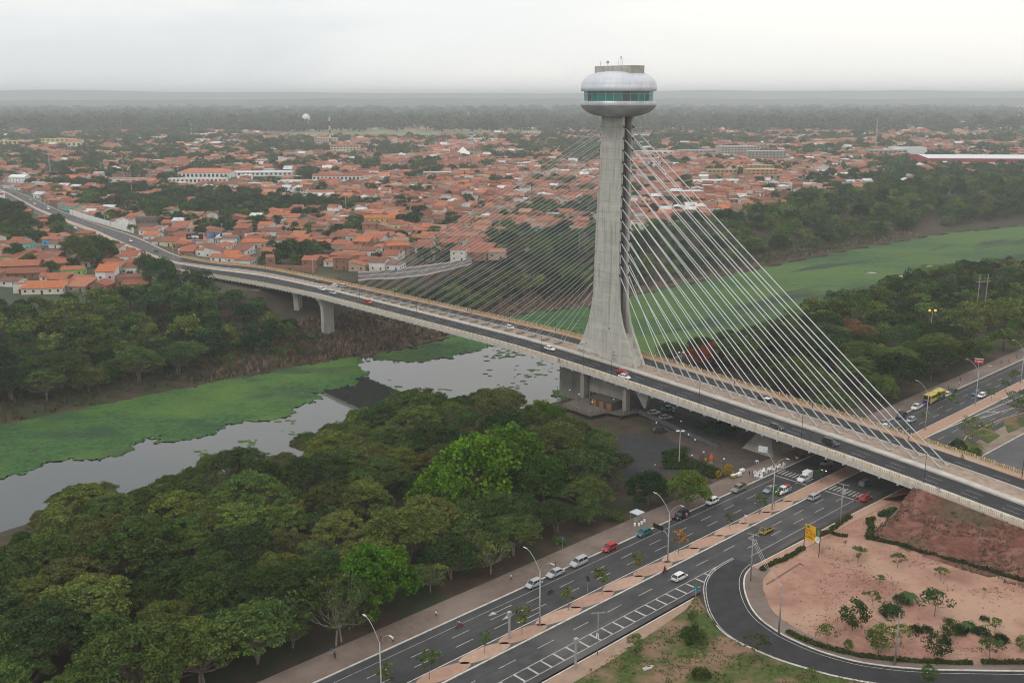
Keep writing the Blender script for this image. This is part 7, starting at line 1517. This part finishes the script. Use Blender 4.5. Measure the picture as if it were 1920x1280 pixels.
# yard walls
def wallstrip(name, pts, h, th_, mat, label, z=CZ):
    b = MB()
    for a, c in zip(pts[:-1], pts[1:]):
        d = c-a; b.box((lerp(a, c, .5).x, lerp(a, c, .5).y, a.z+h/2-.4), (d.length, th_, h+.8), math.atan2(d.y, d.x))
    return tag(b.obj(name, mat), label, 'wall')
ww = [P(u, v, 5.3) for u, v in [(131, 400.5), (165, 412), (200, 422), (228, 430.5), (251, 437)]]
WWR = empty('white_wall', ww[0], 0, 'long stepped whitewashed wall on the upper side of the town road', 'wall'); k = 0
for a, c in zip(ww[:-1], ww[1:]):
    n = max(2, int((c-a).length/5))
    for i in range(n):
        p, q_ = lerp(a, c, i/n)-ww[0], lerp(a, c, (i+1)/n)-ww[0]; d = q_-p; b = MB(); b.box(((p.x+q_.x)/2, (p.y+q_.y)/2, 1.55+.12*(k % 2)), (d.length, .25, 3.9), math.atan2(d.y, d.x)); b.obj('wall_panel', WHT, WWR); k += 1
bbw = [P(u, v, 5.2) for u, v in [(352, 481), (372, 487), (395, 490)]]; wallstrip('yard_wall', bbw, 2.2, .25, M('stone_wall', (.20, .175, .14), .9, .25, .6), 'rough grey yard wall before the two white houses')
# billboards
def billboard(u, v, w, h, z0, post, face, marks, label, rz=0.0, z=CZ, seed=1):
    r = empty('billboard', P(u, v, z), rz, label, 'billboard', 'roadside billboards'); b = MB(); b.tube([(0, .1, 0), (0, .1, z0+.2)], .38, 8); b.obj('post', post, r); b = MB(); b.box((0, 0, z0+h/2), (w, .3, h)); b.obj('panel', face, r); marks(r, w, h, z0); return r
BPST = M('billboard_blue', (.03, .22, .48), .5)
def m1(r, w, h, z0):
    b = MB()
    for x0, x1, a, c in ((-.20, .22, .62, .75), (-.18, -.0, .36, .54), (.04, .26, .36, .54), (-.18, .0, .16, .26), (.05, .26, .16, .26), (-.42, -.24, .36, .46)): b.face([(w*x0, -.17, z0+h*a), (w*x1, -.17, z0+h*a), (w*x1, -.17, z0+h*c), (w*x0, -.17, z0+h*c)])
    b.obj('white_lettering', WHITEP, r)
def m2(r, w, h, z0):
    b = MB(); scribble(b, Vector((-w*.44, -.17, z0+h*.12)), Vector((1, 0, 0)), Z, w*.5, h*.75, 3, seed=4, fill=.9, nrm=Vector((0, -1, 0))); b.obj('white_lettering', WHITEP, r); b = MB(); b.face([(w*.05, -.18, z0+h*.05), (w*.3, -.18, z0+h*.15), (w*.42, -.18, z0+h*.9), (w*.2, -.18, z0+h*.6)]); b.face([(w*.3, -.18, z0+h*.1), (w*.47, -.18, z0+h*.08), (w*.44, -.18, z0+h*.3), (w*.32, -.18, z0+h*.3)]); b.obj('white_motor_scooter_shape', WHITEP, r)
billboard(367, 470, 10.3, 3.4, 7.0, BPST, M('board_black', (.018, .02, .03), .5), m1, 'black billboard with white lettering on a blue post'); billboard(403, 468, 10.3, 3.4, 7.0, BPST, mixin(M('board_blue', (.01, .05, .14), .5), (.05, .35, .62), .25, .45, .6), m2, 'blue billboard with a white shape on a blue post')
def m3(r, w, h, z0): b = MB(); b.face([(-w*.3, -.17, z0+h*.5), (w*.35, -.17, z0+h*.5), (w*.35, -.17, z0+h*.8), (-w*.3, -.17, z0+h*.8)]); b.obj('red_block', REDM, r)
def m4(r, w, h, z0): b = MB(); b.face([(-w*.4, -.17, z0+h*.2), (w*.0, -.17, z0+h*.2), (w*.0, -.17, z0+h*.8), (-w*.4, -.17, z0+h*.8)]); b.face([(w*.1, -.17, z0+h*.2), (w*.4, -.17, z0+h*.2), (w*.4, -.17, z0+h*.85), (w*.1, -.17, z0+h*.85)]); b.obj('printed_figures', mixin(M('print_mix', (.35, .08, .08), .6, .3, .8), (.6, .45, .1), .9, .5, .6), r)
billboard(5, 388, 5.8, 5.6, 7.5, DARKM, WHT, m3, 'white billboard with a red block at the left edge', rz=.2); billboard(11, 392, 9, 4.4, 1.5, DARKM, WHT, m4, 'white billboard with coloured figures below the red-block one', rz=.35)
def m5(r, w, h, z0): b = MB(); scribble(b, Vector((-w*.4, -.17, z0+h*.25)), Vector((1, 0, 0)), Z, w*.8, h*.5, 1, seed=9, nrm=Vector((0, -1, 0))); b.obj('white_lettering', WHITEP, r)
billboard(267, 484, 4.4, 2.2, 2.6, DARKM, M('board_dull_red', (.35, .06, .06), .6), m5, 'small red roadside board with white script on the near kerb')
# road lamps of the town
for i, (u, v, px) in enumerate([(283, 473, 36), (326, 492, 32), (231, 448, 28), (199, 435, 30), (156, 424, 40), (116, 408, 28), (78, 392, 32), (42, 373, 26), (241, 452, 30), (154, 438, 20)]):
    p = P(u, v, 5.3); lamp(p, mt(p, px), ['tall grey post left of the dark car on the curve', 'tall grey post on the pavement above the billboards kerb', 'grey post by the lower end of the white wall', 'grey post in the median beside the white wall middle', 'tallest grey post of the town road', 'grey post at the upper end of the white wall', 'grey post beside the white minibus', 'grey post near the top of the town road', 'grey post near the end of the white wall, median side', 'short grey post at the lower kerb of the town road'][i], arms=(0,), al=(1.2,), grp='posts along the town road')
# power poles scattered in the town
for i, (u, v, px) in enumerate([(359, 440, 24), (417, 440, 22), (494, 414, 18), (284, 352, 28), (336, 348, 30), (430, 352, 28), (537, 382, 32), (587, 512, 28), (249, 378, 62), (649, 400, 30), (770, 415, 28), (937, 462, 48), (1086, 472, 36), (232, 340, 24), (1200, 270, 40), (560, 300, 26), (716, 345, 22), (860, 330, 20)]):
    p = P(u, v, CZ); h = mt(p, px); r = empty('utility_pole', p, .2*i, ['pale concrete pole standing among the roofs of the town'][0], 'utility pole', 'concrete poles of the town'); b = MB(); b.tube([(0, 0, 0), (0, 0, h)], [.26, .16], 6); b.obj('pole', POLE, r); b = MB(); b.box((0, 0, h-.4), (2.2, .2, .2)); b.box((0, 0, h-1.6), (1.6, .2, .2)); b.obj('crossarm', POLE, r)
# ---- landmarks of the plain
def block(u, v, w, d, h, col, label, name='building', roofcol=None, roof='flat', rz=0.0, z=CZ, nw=0, storeys=1, pitch=.3):
    p = P(u, v, z); r = empty(name, p, rz, label, 'building'); wl, rf = house_geo(w, d, h, roof, over=.6 if roof != 'flat' else 0, pitch=pitch); b = MB(); [b.face(f) for f in wl]; b.obj('wall', col, r); b = MB(); [b.face(f) for f in rf]; b.obj('roof', roofcol or CONC_L, r)
    for s_ in range(storeys):
        for k in range(nw):
            o = link('window', WINM, r, (-w/2+(k+.5)*w/nw, -d/2-.05, h*(s_+.55)/storeys)); o.scale = (w/nw*.5, 1, h/storeys*.42)
    occ.append((p.x, p.y, max(w, d)*.55)); k_ = FPX/depth(p); LMB.append((u-w*.5*k_, v-h*k_, u+w*.5*k_, v-h*.25*k_, math.hypot(p.x, p.y))); return r
WMETAL = M('white_metal_roof', (.66, .69, .73), .5); REDB = M('red_band', (.38, .05, .05), .7); GRT = M('grey_block', (.30, .28, .25), .9, .1, .1); 
r = block(1850, 306, 190, 90, 9, REDB, 'huge warehouse with a white roof and a dark red wall at the right edge', roofcol=WMETAL, rz=R(-4), z=CZ, roof='gable', pitch=.06); b = MB(); b.box((0, -45.3, 2), (190.2, .6, 4)); b.obj('plinth', CRM, r)
block(1382, 254+38, 62, 30, 15, M('grey_flats', (.36, .34, .30), .9, .08, .1), 'grey multi-storey block of flats with a stepped parapet', nw=12, storeys=4, rz=.1); block(1435, 301, 55, 22, 14, GRT, 'dark-beige long block of flats right of the cables', nw=11, storeys=4, rz=-.05)
OCH = M('ochre_flats', (.42, .25, .11), .9, .1, .1); block(1425, 333, 36, 16, 10, OCH, 'ochre block of flats, lower of two', nw=7, storeys=3, rz=.05); block(1352, 330, 34, 14, 8, OCH, 'ochre low block left of the other ochre block', nw=7, storeys=2); block(1425, 323, 30, 12, 9, OCH, 'ochre block of flats, upper of two', nw=6, storeys=3)
CRF = M('cream_flats', (.55, .49, .38), .9, .06, .1); block(1815, 240, 150, 30, 18, CRF, 'row of long cream flats far away at the right', nw=22, storeys=4); block(1860, 243, 70, 30, 14, CRF, 'second row of cream flats far right', nw=10, storeys=3)
block(648, 285, 48, 18, 11, CRF, 'cream three-storey building with orange roof tiles left of the tent roof', nw=9, storeys=3, roofcol=ROOFMATS[0], roof='gable', pitch=.2); block(612, 271, 42, 18, 13, M('pinkish_flats', (.50, .40, .34), .9, .06, .1), 'pinkish block of flats behind the red-white mast', nw=8, storeys=4)
SCH = M('school_clay', (.48, .17, .10), .9, .12, .2); block(388, 334, 58, 26, 7.5, WHT, 'white school-like hall with a broad orange roof', roofcol=SCH, roof='hip', nw=12, rz=-.05); block(372, 344, 62, 10, 6, WHT, 'long white wing in front of the broad orange roof', nw=14, rz=.08); block(480, 330, 85, 12, 5, WHT, 'very long low building with a pale metal roof', roofcol=WMETAL, roof='gable', pitch=.15, nw=16, rz=.1); block(640, 339, 62, 12, 6, WHT, 'long white arcaded building with a gabled end', roofcol=ROOFMATS[1], roof='gable', pitch=.3, nw=14, rz=-.04)
YEL_ = M('yellow_block', (.55, .52, .20), .9, .06, .1); block(112, 271, 64, 16, 11, YEL_, 'yellow hall with a cream gabled wing at the far left', nw=7, storeys=2); block(143, 276, 26, 18, 10, CRM, 'cream gabled wing right of the yellow hall', roof='gable', pitch=.5, roofcol=ROOFMATS[2], nw=3); block(28, 272, 66, 16, 9, YEL_, 'pale yellow-green hall at the left edge with a dark red end', nw=8); block(50, 276, 18, 14, 10, M('dark_red_block', (.20, .03, .05), .8), 'dark red block at the left', nw=2)
block(1228, 290+0, 60, 18, 6, WHT, 'white shed with blue and red signboards right of the tower', nw=6); block(1305, 290, 60, 14, 8, M('blue_sign_block', (.34, .40, .46), .8, .1, .1), 'grey-blue long store right of the cables', nw=9, rz=.05); block(1230, 312, 36, 12, 8, PNK, 'pale pink house behind the upper right cables', roofcol=ROOFMATS[0], roof='hip', nw=5); block(1700, 290, 52, 26, 12, WMETAL, 'pale grey metal shed left of the huge warehouse', nw=0); block(1660, 291, 60, 22, 9, GRT, 'low grey hall left of the metal shed', nw=8)
block(40+1000, 290, 1, 1, 1, GRT, 'x') if False else None
for i, (u, v, w, h) in enumerate([(905, 265, 62, 8), (1000, 250, 50, 6), (960, 285, 40, 6), (820, 330, 34, 6), (1190, 258, 70, 9), (1210, 305, 34, 8), (1480, 262, 44, 7), (1560, 250, 80, 8), (1640, 240, 70, 8), (1720, 235, 50, 8), (760, 268, 60, 6), (1470, 335, 40, 6), (1610, 345, 30, 5), (1500, 352, 36, 6), (240, 340, 40, 4), (305, 305, 40, 5), (560, 345, 40, 5), (745, 300, 34, 6), (1350, 345, 44, 6), (475, 350, 30, 5), (600, 365, 28, 4), (300, 260, 40, 6), (380, 265, 30, 6), (1120, 330, 26, 5), (1290, 365, 28, 5), (1395, 372, 30, 5)]):
    block(u, v, w, 14+i % 3*5, h*.8, [WHT, CRM, WHT, GRT][i % 4], 'pale flat-roofed building rising over the roofs of the town', roofcol=[WMETAL, CONC_L, ROOFMATS[0]][i % 3], nw=max(3, int(w/7)), rz=(i % 5-2)*.1)['group'] = 'pale larger buildings of the plain'
# white tent roof
r = empty('tent_roof', P(868, 292, CZ), .2, 'white pyramid-shaped tent roof in the middle of the town', 'tent'); b = MB(); b.lathe([(24, 1.5), (11, 6.5), (3, 12), (.1, 14)], 4, a0=.6); b.obj('membrane', WHT, r); b = MB(); [b.tube([(22*math.cos(.6+k*math.pi/2), 22*math.sin(.6+k*math.pi/2), 0), (22*math.cos(.6+k*math.pi/2), 22*math.sin(.6+k*math.pi/2), 2.5)], .4, 5) for k in range(4)]; b.obj('support', CRM, r)
# radar ball on its red and white tower
p = P(575, 246, CZ); k = mt(p, 1); r = empty('radar_tower', p, 0, 'white radar ball on a red and white tower by the airfield', 'radar tower'); hz = 18*k
for i in range(6): b = MB(); b.lathe([(5.2*k, i*3*k), (5.0*k, (i+1)*3*k)], 10); b.obj('band', WHT if i % 2 else REDM, r)
b = MB(); R_ = 7.2*k; b.lathe([(R_*math.sin(t), -R_*math.cos(t)) for t in [math.pi*j/14 for j in range(15)]], 20, (0, 0, hz+R_*.9)); b.obj('ball', WHT, r, smooth=True); b = MB(); b.box((0, 0, 1.5*k), (26*k, 20*k, 3*k)); b.obj('base_building', CRM, r)
def mast(u, v, px, label, w=1.2, rw=True):
    p = P(u, v, CZ); h = mt(p, px); r = empty('lattice_mast', p, 0, label, 'mast', 'communication masts'); w = h*.028; a_ = [(-w, -w), (w, -w), (0, w)]; n = 8
    for i in range(n):
        z0, z1 = h*i/n, h*(i+1)/n; b = MB(); s0, s1 = 1-.55*i/n, 1-.55*(i+1)/n
        for j in range(3):
            x, y = a_[j]; x2, y2 = a_[(j+1) % 3]; b.tube([(x*s0, y*s0, z0), (x*s1, y*s1, z1)], h*.0055, 4); b.tube([(x*s0, y*s0, z0), (x2*s1, y2*s1, z1)], h*.0035, 4)
        b.obj('segment', (WHT if i % 2 else REDM) if rw else POLE, r)
    return r
mast(96, 334, 52, 'white lattice mast at the left above the town road', rw=False); mast(620, 283, 62, 'red and white lattice mast in the middle left of the town'); mast(360, 262, 28, 'lattice mast on the left skyline of roofs'); mast(1640, 287, 60, 'white mast with a platform before the grey sheds', rw=False); mast(1908, 236, 42, 'red and white mast at the far right'); mast(1335, 230, 20, 'thin mast right of the tower far away'); mast(1734, 268, 24, 'white needle-like mast near the cream flats', rw=False)
# airfield
poly_sheet('airfield_grass', [P(u, v, CZ+.35) for u, v in [(455, 247), (640, 240), (900, 240), (1000, 243), (1010, 247), (900, 250), (720, 256), (560, 254)]], M('airfield_pale', (.20, .215, .11), .95, .12, .01)); poly_sheet('runway', [P(u, v, CZ+.5) for u, v in [(640, 242), (960, 242.6), (960, 243.6), (640, 243.4)]], M('runway_brown', (.30, .17, .12), .9))
for u, v, w in ((640, 237.5, 150), (560, 240, 110), (820, 238, 90), (900, 238.5, 60)): block(u, v, w, 40, 13, WHT, 'white hangar row by the airfield', roofcol=WMETAL)['group'] = 'hangars by the airfield'
# faint smoke plumes
SMK = bpy.data.materials.new('smoke'); SMK.use_nodes = True; nt = SMK.node_tree; nt.nodes.remove(nt.nodes['Principled BSDF']); v_ = nt.nodes.new('ShaderNodeVolumePrincipled'); v_.inputs['Density'].default_value = .012; v_.inputs['Color'].default_value = (.9, .9, .9, 1); nt.links.new(v_.outputs[0], nt.nodes['Material Output'].inputs['Volume'])
for (u, v, L_, hh) in ((405, 192, 520, 40), (1878, 207, 260, 30)):
    p = P(u, v, 8); b = MB(); rr = []
    for i in range(9): t = i/8; rad = hh*(.15+.65*t); rr.append([(p.x+L_*t, p.y+math.cos(a)*rad*1.6, 12+hh*1.1*t**.7+math.sin(a)*rad*.6) for a in [2*math.pi*j/10 for j in range(10)]])
    b.loft(rr); tag(b.obj('smoke_plume', SMK), kind='stuff')
LMB += [(130, 388, 252, 436, 700), (347, 440, 430, 488, 640), (455, 240, 1010, 252, 9000), (560, 205, 592, 247, 9000), (838, 272, 900, 294, 9000)]
# ---- the mass of houses and treetops
TV = [200, 212, 230, 245, 262, 280, 300, 320, 340, 365, 395, 420, 450, 480, 520, 560]
TM = np.array([[1]*16, [.97]*4+[.95]*4+[.9]*4+[.92]*4, [.9, .85, .85, .8, .7, .66, .6, .55, .5, .5, .4, .4, .5, .5, .5, .55], [.8, .8, .82, .75, .7, .85, .85, .85, .65, .5, .4, .3, .4, .35, .3, .4], [.7, .7, .7, .6, .55, .5, .55, .55, .6, .7, .7, .8, .55, .4, .4, .45], [.55, .6, .72, .7, .6, .5, .6, .5, .7, .7, .6, .4, .4, .4, .5, .4], [.6, .7, .6, .7, .5, .5, .5, .4, .4, .5, .35, .3, .35, .4, .5, .4], [.5, .6, .7, .45, .5, .5, .4, .3, .25, .3, .25, .3, .35, .5, .8, .9], [.5, .5, .6, .35, .25, .25, .25, .2, .2, .25, .15, .25, .3, .6, .95, 1], [.6, .8, .7, .5, .3, .2, .15, .2, .2, .25, .15, .2, .35, .8, 1, 1], [.6, .6, .95, .95, .7, .15, .2, .15, .4, .35, .12, .2, .6, 1, 1, 1], [.6, .5, .7, .6, .3, .15, .15, .2, .5, .4, .3, .8, 1, 1, 1, 1], [.6, .4, .25, .25, .35, .25, .2, .3, .85, .9, 1, 1, 1, 1, 1, 1], [.3, .3, .3, .35, .65, .4, .3, .8, 1, 1, 1, 1, 1, 1, 1, 1], [.3, .4, .7, .8, .8, .6, .7, 1, 1, 1, 1, 1, 1, 1, 1, 1], [.6, .6, .8, .9, 1, 1, 1, 1, 1, 1, 1, 1, 1, 1, 1, 1]])
def tfrac(u, v):
    i = np.clip(np.searchsorted(TV, v)-1, 0, len(TV)-2); f = min(1, max(0, (v-TV[i])/(TV[i+1]-TV[i]))); x = min(15, max(0, (u-60)/120)); j = min(14, int(x)); g = x-j
    a = TM[i][j]*(1-g)+TM[i][j+1]*g; b = TM[i+1][j]*(1-g)+TM[i+1][j+1]*g; return a*(1-f)+b*f
road_line = [((a+b_)/2) for a, b_ in zip(nE, fE)]; rlx = [(p.x, p.y) for p in road_line]; st_line = [(P(u, v, CZ).x, P(u, v, CZ).y) for u, v in [(275, 455), (330, 445), (350, 440)]]; riv_line = [(p.x, p.y) for p in ra]
ST_PTS = [((q_[0]+q_[5])/2) for q_ in ST[::4]]; brl = [(p.x, p.y) for p in ST_PTS]
cand = []
rs = random.Random(21)
def lattice(x0, x1, y0, y1, sx, sy, rot, dmin, dmax):
    ca, sa = math.cos(rot), math.sin(rot); n = int(max(x1-x0, y1-y0)*1.15/min(sx, sy))+2
    for i in range(-n, n):
        for j in range(-n, n):
            gx_, gy_ = i*sx+(.5*sx if False else 0), j*sy+(j//3)*5.0
            x = gx_*ca-gy_*sa+(x0+x1)/2+rs.gauss(0, sx*.10); y = gx_*sa+gy_*ca+(y0+y1)/2+rs.gauss(0, sy*.10)
            d = math.hypot(x, y)
            if d < dmin or d >= dmax or y < 100: continue
            u, v = proj(Vector((x, y, CZ)))
            if -460 < u < 2380 and 196 < v < 620: cand.append((x, y, u, v, d, sx, sy, rot))
lattice(-1000, 1000, 300, 1700, 9.6, 11.6, -.16, 380, 1150); lattice(-1100, 1100, 800, 2300, 12, 15, .12, 1150, 1900); lattice(-1700, 1700, 1500, 3300, 17, 20, -.1, 1900, 2900)
cx = np.array([c[0] for c in cand]); cyy = np.array([c[1] for c in cand]); inr = inpoly(cx, cyy, RIVER); dF = distline(cx, cyy, FARB); dN = distline(cx, cyy, NEARB); dR = distline(cx, cyy, rlx); dS = distline(cx, cyy, st_line); dV = distline(cx, cyy, riv_line); dB = distline(cx, cyy, brl)
NV = np.array([mnoise.noise(Vector((c[0]/(26+c[4]*.014), c[1]/(26+c[4]*.014), 3.3)))+.8*mnoise.noise(Vector((c[0]/13, c[1]/13, 7))) for c in cand]); RK = np.argsort(np.argsort(NV))/len(NV)
nh = []; ntree = 0; fb = inpoly(cx, cyy, left_poly) | inpoly(cx, cyy, FBW)
AFP = [(P(u, v, CZ).x, P(u, v, CZ).y) for u, v in [(455, 249), (640, 237), (900, 237), (1000, 240), (1010, 250), (900, 252), (720, 258), (560, 256)]]; af = inpoly(cx, cyy, AFP)
OX = np.array([(a, b_, c_) for a, b_, c_ in occ])
for k, (x, y, u, v, d, sx, sy, rot) in enumerate(cand):
    if inr[k] or dF[k] > 1e8 or dN[k] < dF[k] or fb[k] or dF[k] < 70 or af[k]: continue
    if dR[k] < 17 or dS[k] < 7 or dV[k] < 13 or (dB[k] < 24 and y < 640): continue
    if np.any(np.hypot(OX[:, 0]-x, OX[:, 1]-y) < OX[:, 2]+3.5): continue
    tf = tfrac(u, v); nv_ = 0
    if RK[k] < tf*.93:
        kk_ = FPX/d; skip = False
        for (a_, b_, c_, e_, dd_) in LMB:
            if d < dd_ and u-5*kk_ < c_ and u+5*kk_ > a_ and v-9*kk_ < e_ and v > b_: skip = True; break
        if skip: continue
        sc0 = rs.uniform(.5, 1.1)*(1.0 if d < 1150 else 1.1 if d < 1900 else 1.35)
        if rs.random() < .92: STUFF_TREES.append((x, y, CZ-.2, sc0, tone(rs.choice([DARK, DARK, (.032, .064, .026), (.042, .075, .028), GREEN, (.070, .085, .036)]))))
        continue
    if rs.random() < .06: 
        STUFF_TREES.append((x, y, CZ-.2, rs.uniform(.4, .7), tone(GREEN))); continue
    if rs.random() < .05: continue
    nh.append((x, y, u, v, d, sx, sy, rot))
nh.sort(key=lambda c: c[4])
print('houses', len(nh), 'stuff trees', len(STUFF_TREES))
def hspec(c):
    x, y, u, v, d, sx, sy, rot = c; big = sx/9.6
    w = rs.uniform(8.2, 10.2)*big; dd = rs.uniform(8.5, 11.6)*big*(sy/sx/1.2); h = rs.uniform(2.7, 4.3)*(1 if rs.random() > .10 else 1.7); roof = rs.choices(['gable', 'hip', 'shed', 'flat'], [6, 2, 2.2, .45])[0]; rz = rot+rs.choice([0, 0, 0, math.pi/2])+rs.gauss(0, .05)
    ri = rs.choices(range(7), ROOFW)[0]; wi = rs.choices(range(9), WALLW)[0]; return w, dd, h, roof, rz, ri, wi
NIND = 235
qn = ['far left of the town road', 'left of the town road', 'above the town road', 'above the bridge end', 'behind the leftmost cables', 'behind the left-hand cables', 'close behind the tower', 'right of the tower behind the cables', 'beyond the right-hand wood']
def where_(u): return qn[min(8, max(0, int([0 if u < 70 else 1 if u < 200 else 2 if u < 330 else 3 if u < 600 else 4 if u < 800 else 5 if u < 1000 else 6 if u < 1170 else 7 if u < 1400 else 8][0])))]
hb = MB(); ht_ = []; nind = 0
for i, c in enumerate(nh):
    inf = -40 < c[2] < 1960; nind += inf
    w, dd, h, roof, rz, ri, wi = hspec(c)
    if inf and nind <= NIND:
        lb = '%s-roofed %s house %s' % (RN[ri] if roof != 'flat' else 'flat', WN[wi], where_(c[2]))
        if roof == 'hip': lb += ' with a hip roof'
        elif roof == 'shed': lb += ' with a single slope'
        if h > 4: lb = 'two-storey '+lb
        house(0, 0, w, dd, h, rz, wi, ri, roof, lb, group='houses of the town', pos=Vector((c[0], c[1], CZ)), wins=1 if i > 90 else 2)
    else:
        wl, rf = house_geo(w, dd, h, roof, over=.4, pitch=rs.uniform(.26, .42)); wl = wl[:4]+wl[4:]; cc = (c[0], c[1], CZ+rs.uniform(-.7, .7))
        k0 = rs.uniform(.78, 1.15); wc = tuple(q*k0 for q in WALLC[wi]); k0 = rs.uniform(.62, 1.15); rc = tuple(q*k0 for q in ROOFC[ri])
        if roof == 'flat' or rs.random() < .10: rc = rs.choice([(.55, .56, .57), (.32, .30, .28), (.62, .62, .62)])
        for f in wl:
            if c[4] > 1400 and f is wl[2]: continue
            hb.face([rotp(p_, cc, rz) for p_ in f]); ht_.append(wc)
        for f in rf: hb.face([rotp(p_, cc, rz) for p_ in f]); ht_.append(rc)
        if c[4] < 1500:
            for sg in (-.25, .25):
                f = [(w*sg-.5, -dd/2-.04, .9), (w*sg+.5, -dd/2-.04, .9), (w*sg+.5, -dd/2-.04, 2.2), (w*sg-.5, -dd/2-.04, 2.2)]; hb.face([rotp(p_, cc, rz) for p_ in f]); ht_.append((.04, .04, .04))
tag(tinted('town_houses', hb, ht_), kind='stuff')
# farther woods and hamlets of the plain
rs2 = random.Random(5)
for _ in range(7000):
    y = 2600+rs2.random()**1.3*4200; x = rs2.uniform(-.78, .78)*y; nzv = mnoise.noise(Vector((x/420, y/420, 1.0)))
    if nzv > (.02 if x > 0 else .15) and rs2.random() < .6 and y < 5200: continue
    STUFF_TREES.append((x, y, CZ-.3, rs2.uniform(2.4, 3.8), tone(rs2.choice([(.060, .090, .050), (.065, .090, .055), (.080, .100, .060)]))))  # crowns paler than nearer woods, some of the haze lies in their tones
hb = MB(); ht_ = []
for _ in range(2600):
    y = 2700+rs2.random()*2600; x = rs2.uniform(-.53, .53)*y; nzv = mnoise.noise(Vector((x/420, y/420, 1.0)))
    if nzv < (.12 if x < 0 else -.1): continue
    w = rs2.uniform(12, 28); wl, rf = house_geo(w, rs2.uniform(12, 18), rs2.uniform(4, 6), 'gable'); rz = rs2.choice([0, .3, 1.57]); rc = rs2.choice([ROOFC[0], ROOFC[2], ROOFC[3], (.6, .6, .6), (.55, .5, .45)])
    for f in wl[:2]: hb.face([rotp(p_, (x, y, CZ), rz) for p_ in f]); ht_.append((.5, .46, .42))
    for f in rf[:2]: hb.face([rotp(p_, (x, y, CZ), rz) for p_ in f]); ht_.append(rc)
tag(tinted('outlying_houses', hb, ht_), kind='stuff')
# big single trees standing inside the left quarter
for i, (u, v, s, kn, tn, lb) in enumerate([(195, 492, 1.5, 'leafy_tree', DARK, 'largest dark tree clump beside the lower kerb of the town road'), (170, 500, 1.15, 'mango_tree', GREEN, 'green tree at the left foot of the dark clump by the town road'), (215, 480, 1.0, 'leafy_tree', DARK, 'dark tree at the right side of the clump by the town road'), (148, 488, 1.1, 'spreading_tree', GREEN, 'spreading tree left of the dark clump'), (10, 430, 1.7, 'spreading_tree', DARK, 'huge dark tree at the left edge below the billboards'), (45, 440, 1.5, 'mango_tree', DARK, 'huge dark tree right of the edge tree'), (25, 420, 1.5, 'leafy_tree', GREEN, 'green crown between the two huge dark trees'), (110, 425, .9, 'leafy_tree', GREEN, 'tree beside the small orange roof below the town road'), (75, 455, .9, 'leafy_tree', DARK, 'dark tree among the left houses'), (30, 490, 1.0, 'mango_tree', DARK, 'dark round tree left of the brown-tiled house'), (55, 500, .8, 'leafy_tree', GREEN, 'green tree beside the long orange roof'), (98, 515, .8, 'leafy_tree', GREEN, 'tree in front of the lime-green house'), (300, 535, 1.5, 'leafy_tree', DARK, 'dark tree at the left abutment of the bridge'), (275, 512, 1.1, 'leafy_tree', DARK, 'dark tree right of the unfinished brick house'), (130, 445, .8, 'sparse_tree', GREEN, 'thin tree at the lower kerb of the town road')]):
    tree(kn, P(u, v, CZ-.2), s, tone(tn, .1), lb, 'trees of the near left quarter')
nearT = [p for p in STUFF_TREES if math.hypot(p[0], p[1]) < 1300]; farT = [p for p in STUFF_TREES if math.hypot(p[0], p[1]) >= 1300]
stuff_trees('woodland', nearT, LEAF_I, leaves=1500, lsize=.85, seed=3)
if farT: stuff_trees('town_treetops', farT, LEAF_I, leaves=260, lsize=1.7, seed=30)
HAZE = 1.5e-4
# ------------------------------------------------------------------ haze
hz_ = MB(); hz_.box((0, 14500, 73), (60000, 35000, 184)); 
hm = bpy.data.materials.new('haze_air'); hm.use_nodes = True; ht = hm.node_tree; ht.nodes.remove(ht.nodes['Principled BSDF'])
pv = ht.nodes.new('ShaderNodeVolumePrincipled'); pv.inputs['Color'].default_value = (0.91, 0.962, 1.0, 1); pv.inputs['Density'].default_value = HAZE; pv.inputs['Anisotropy'].default_value = 0.25
ht.links.new(pv.outputs[0], ht.nodes['Material Output'].inputs['Volume'])
tag(hz_.obj('haze', hm), kind='stuff')
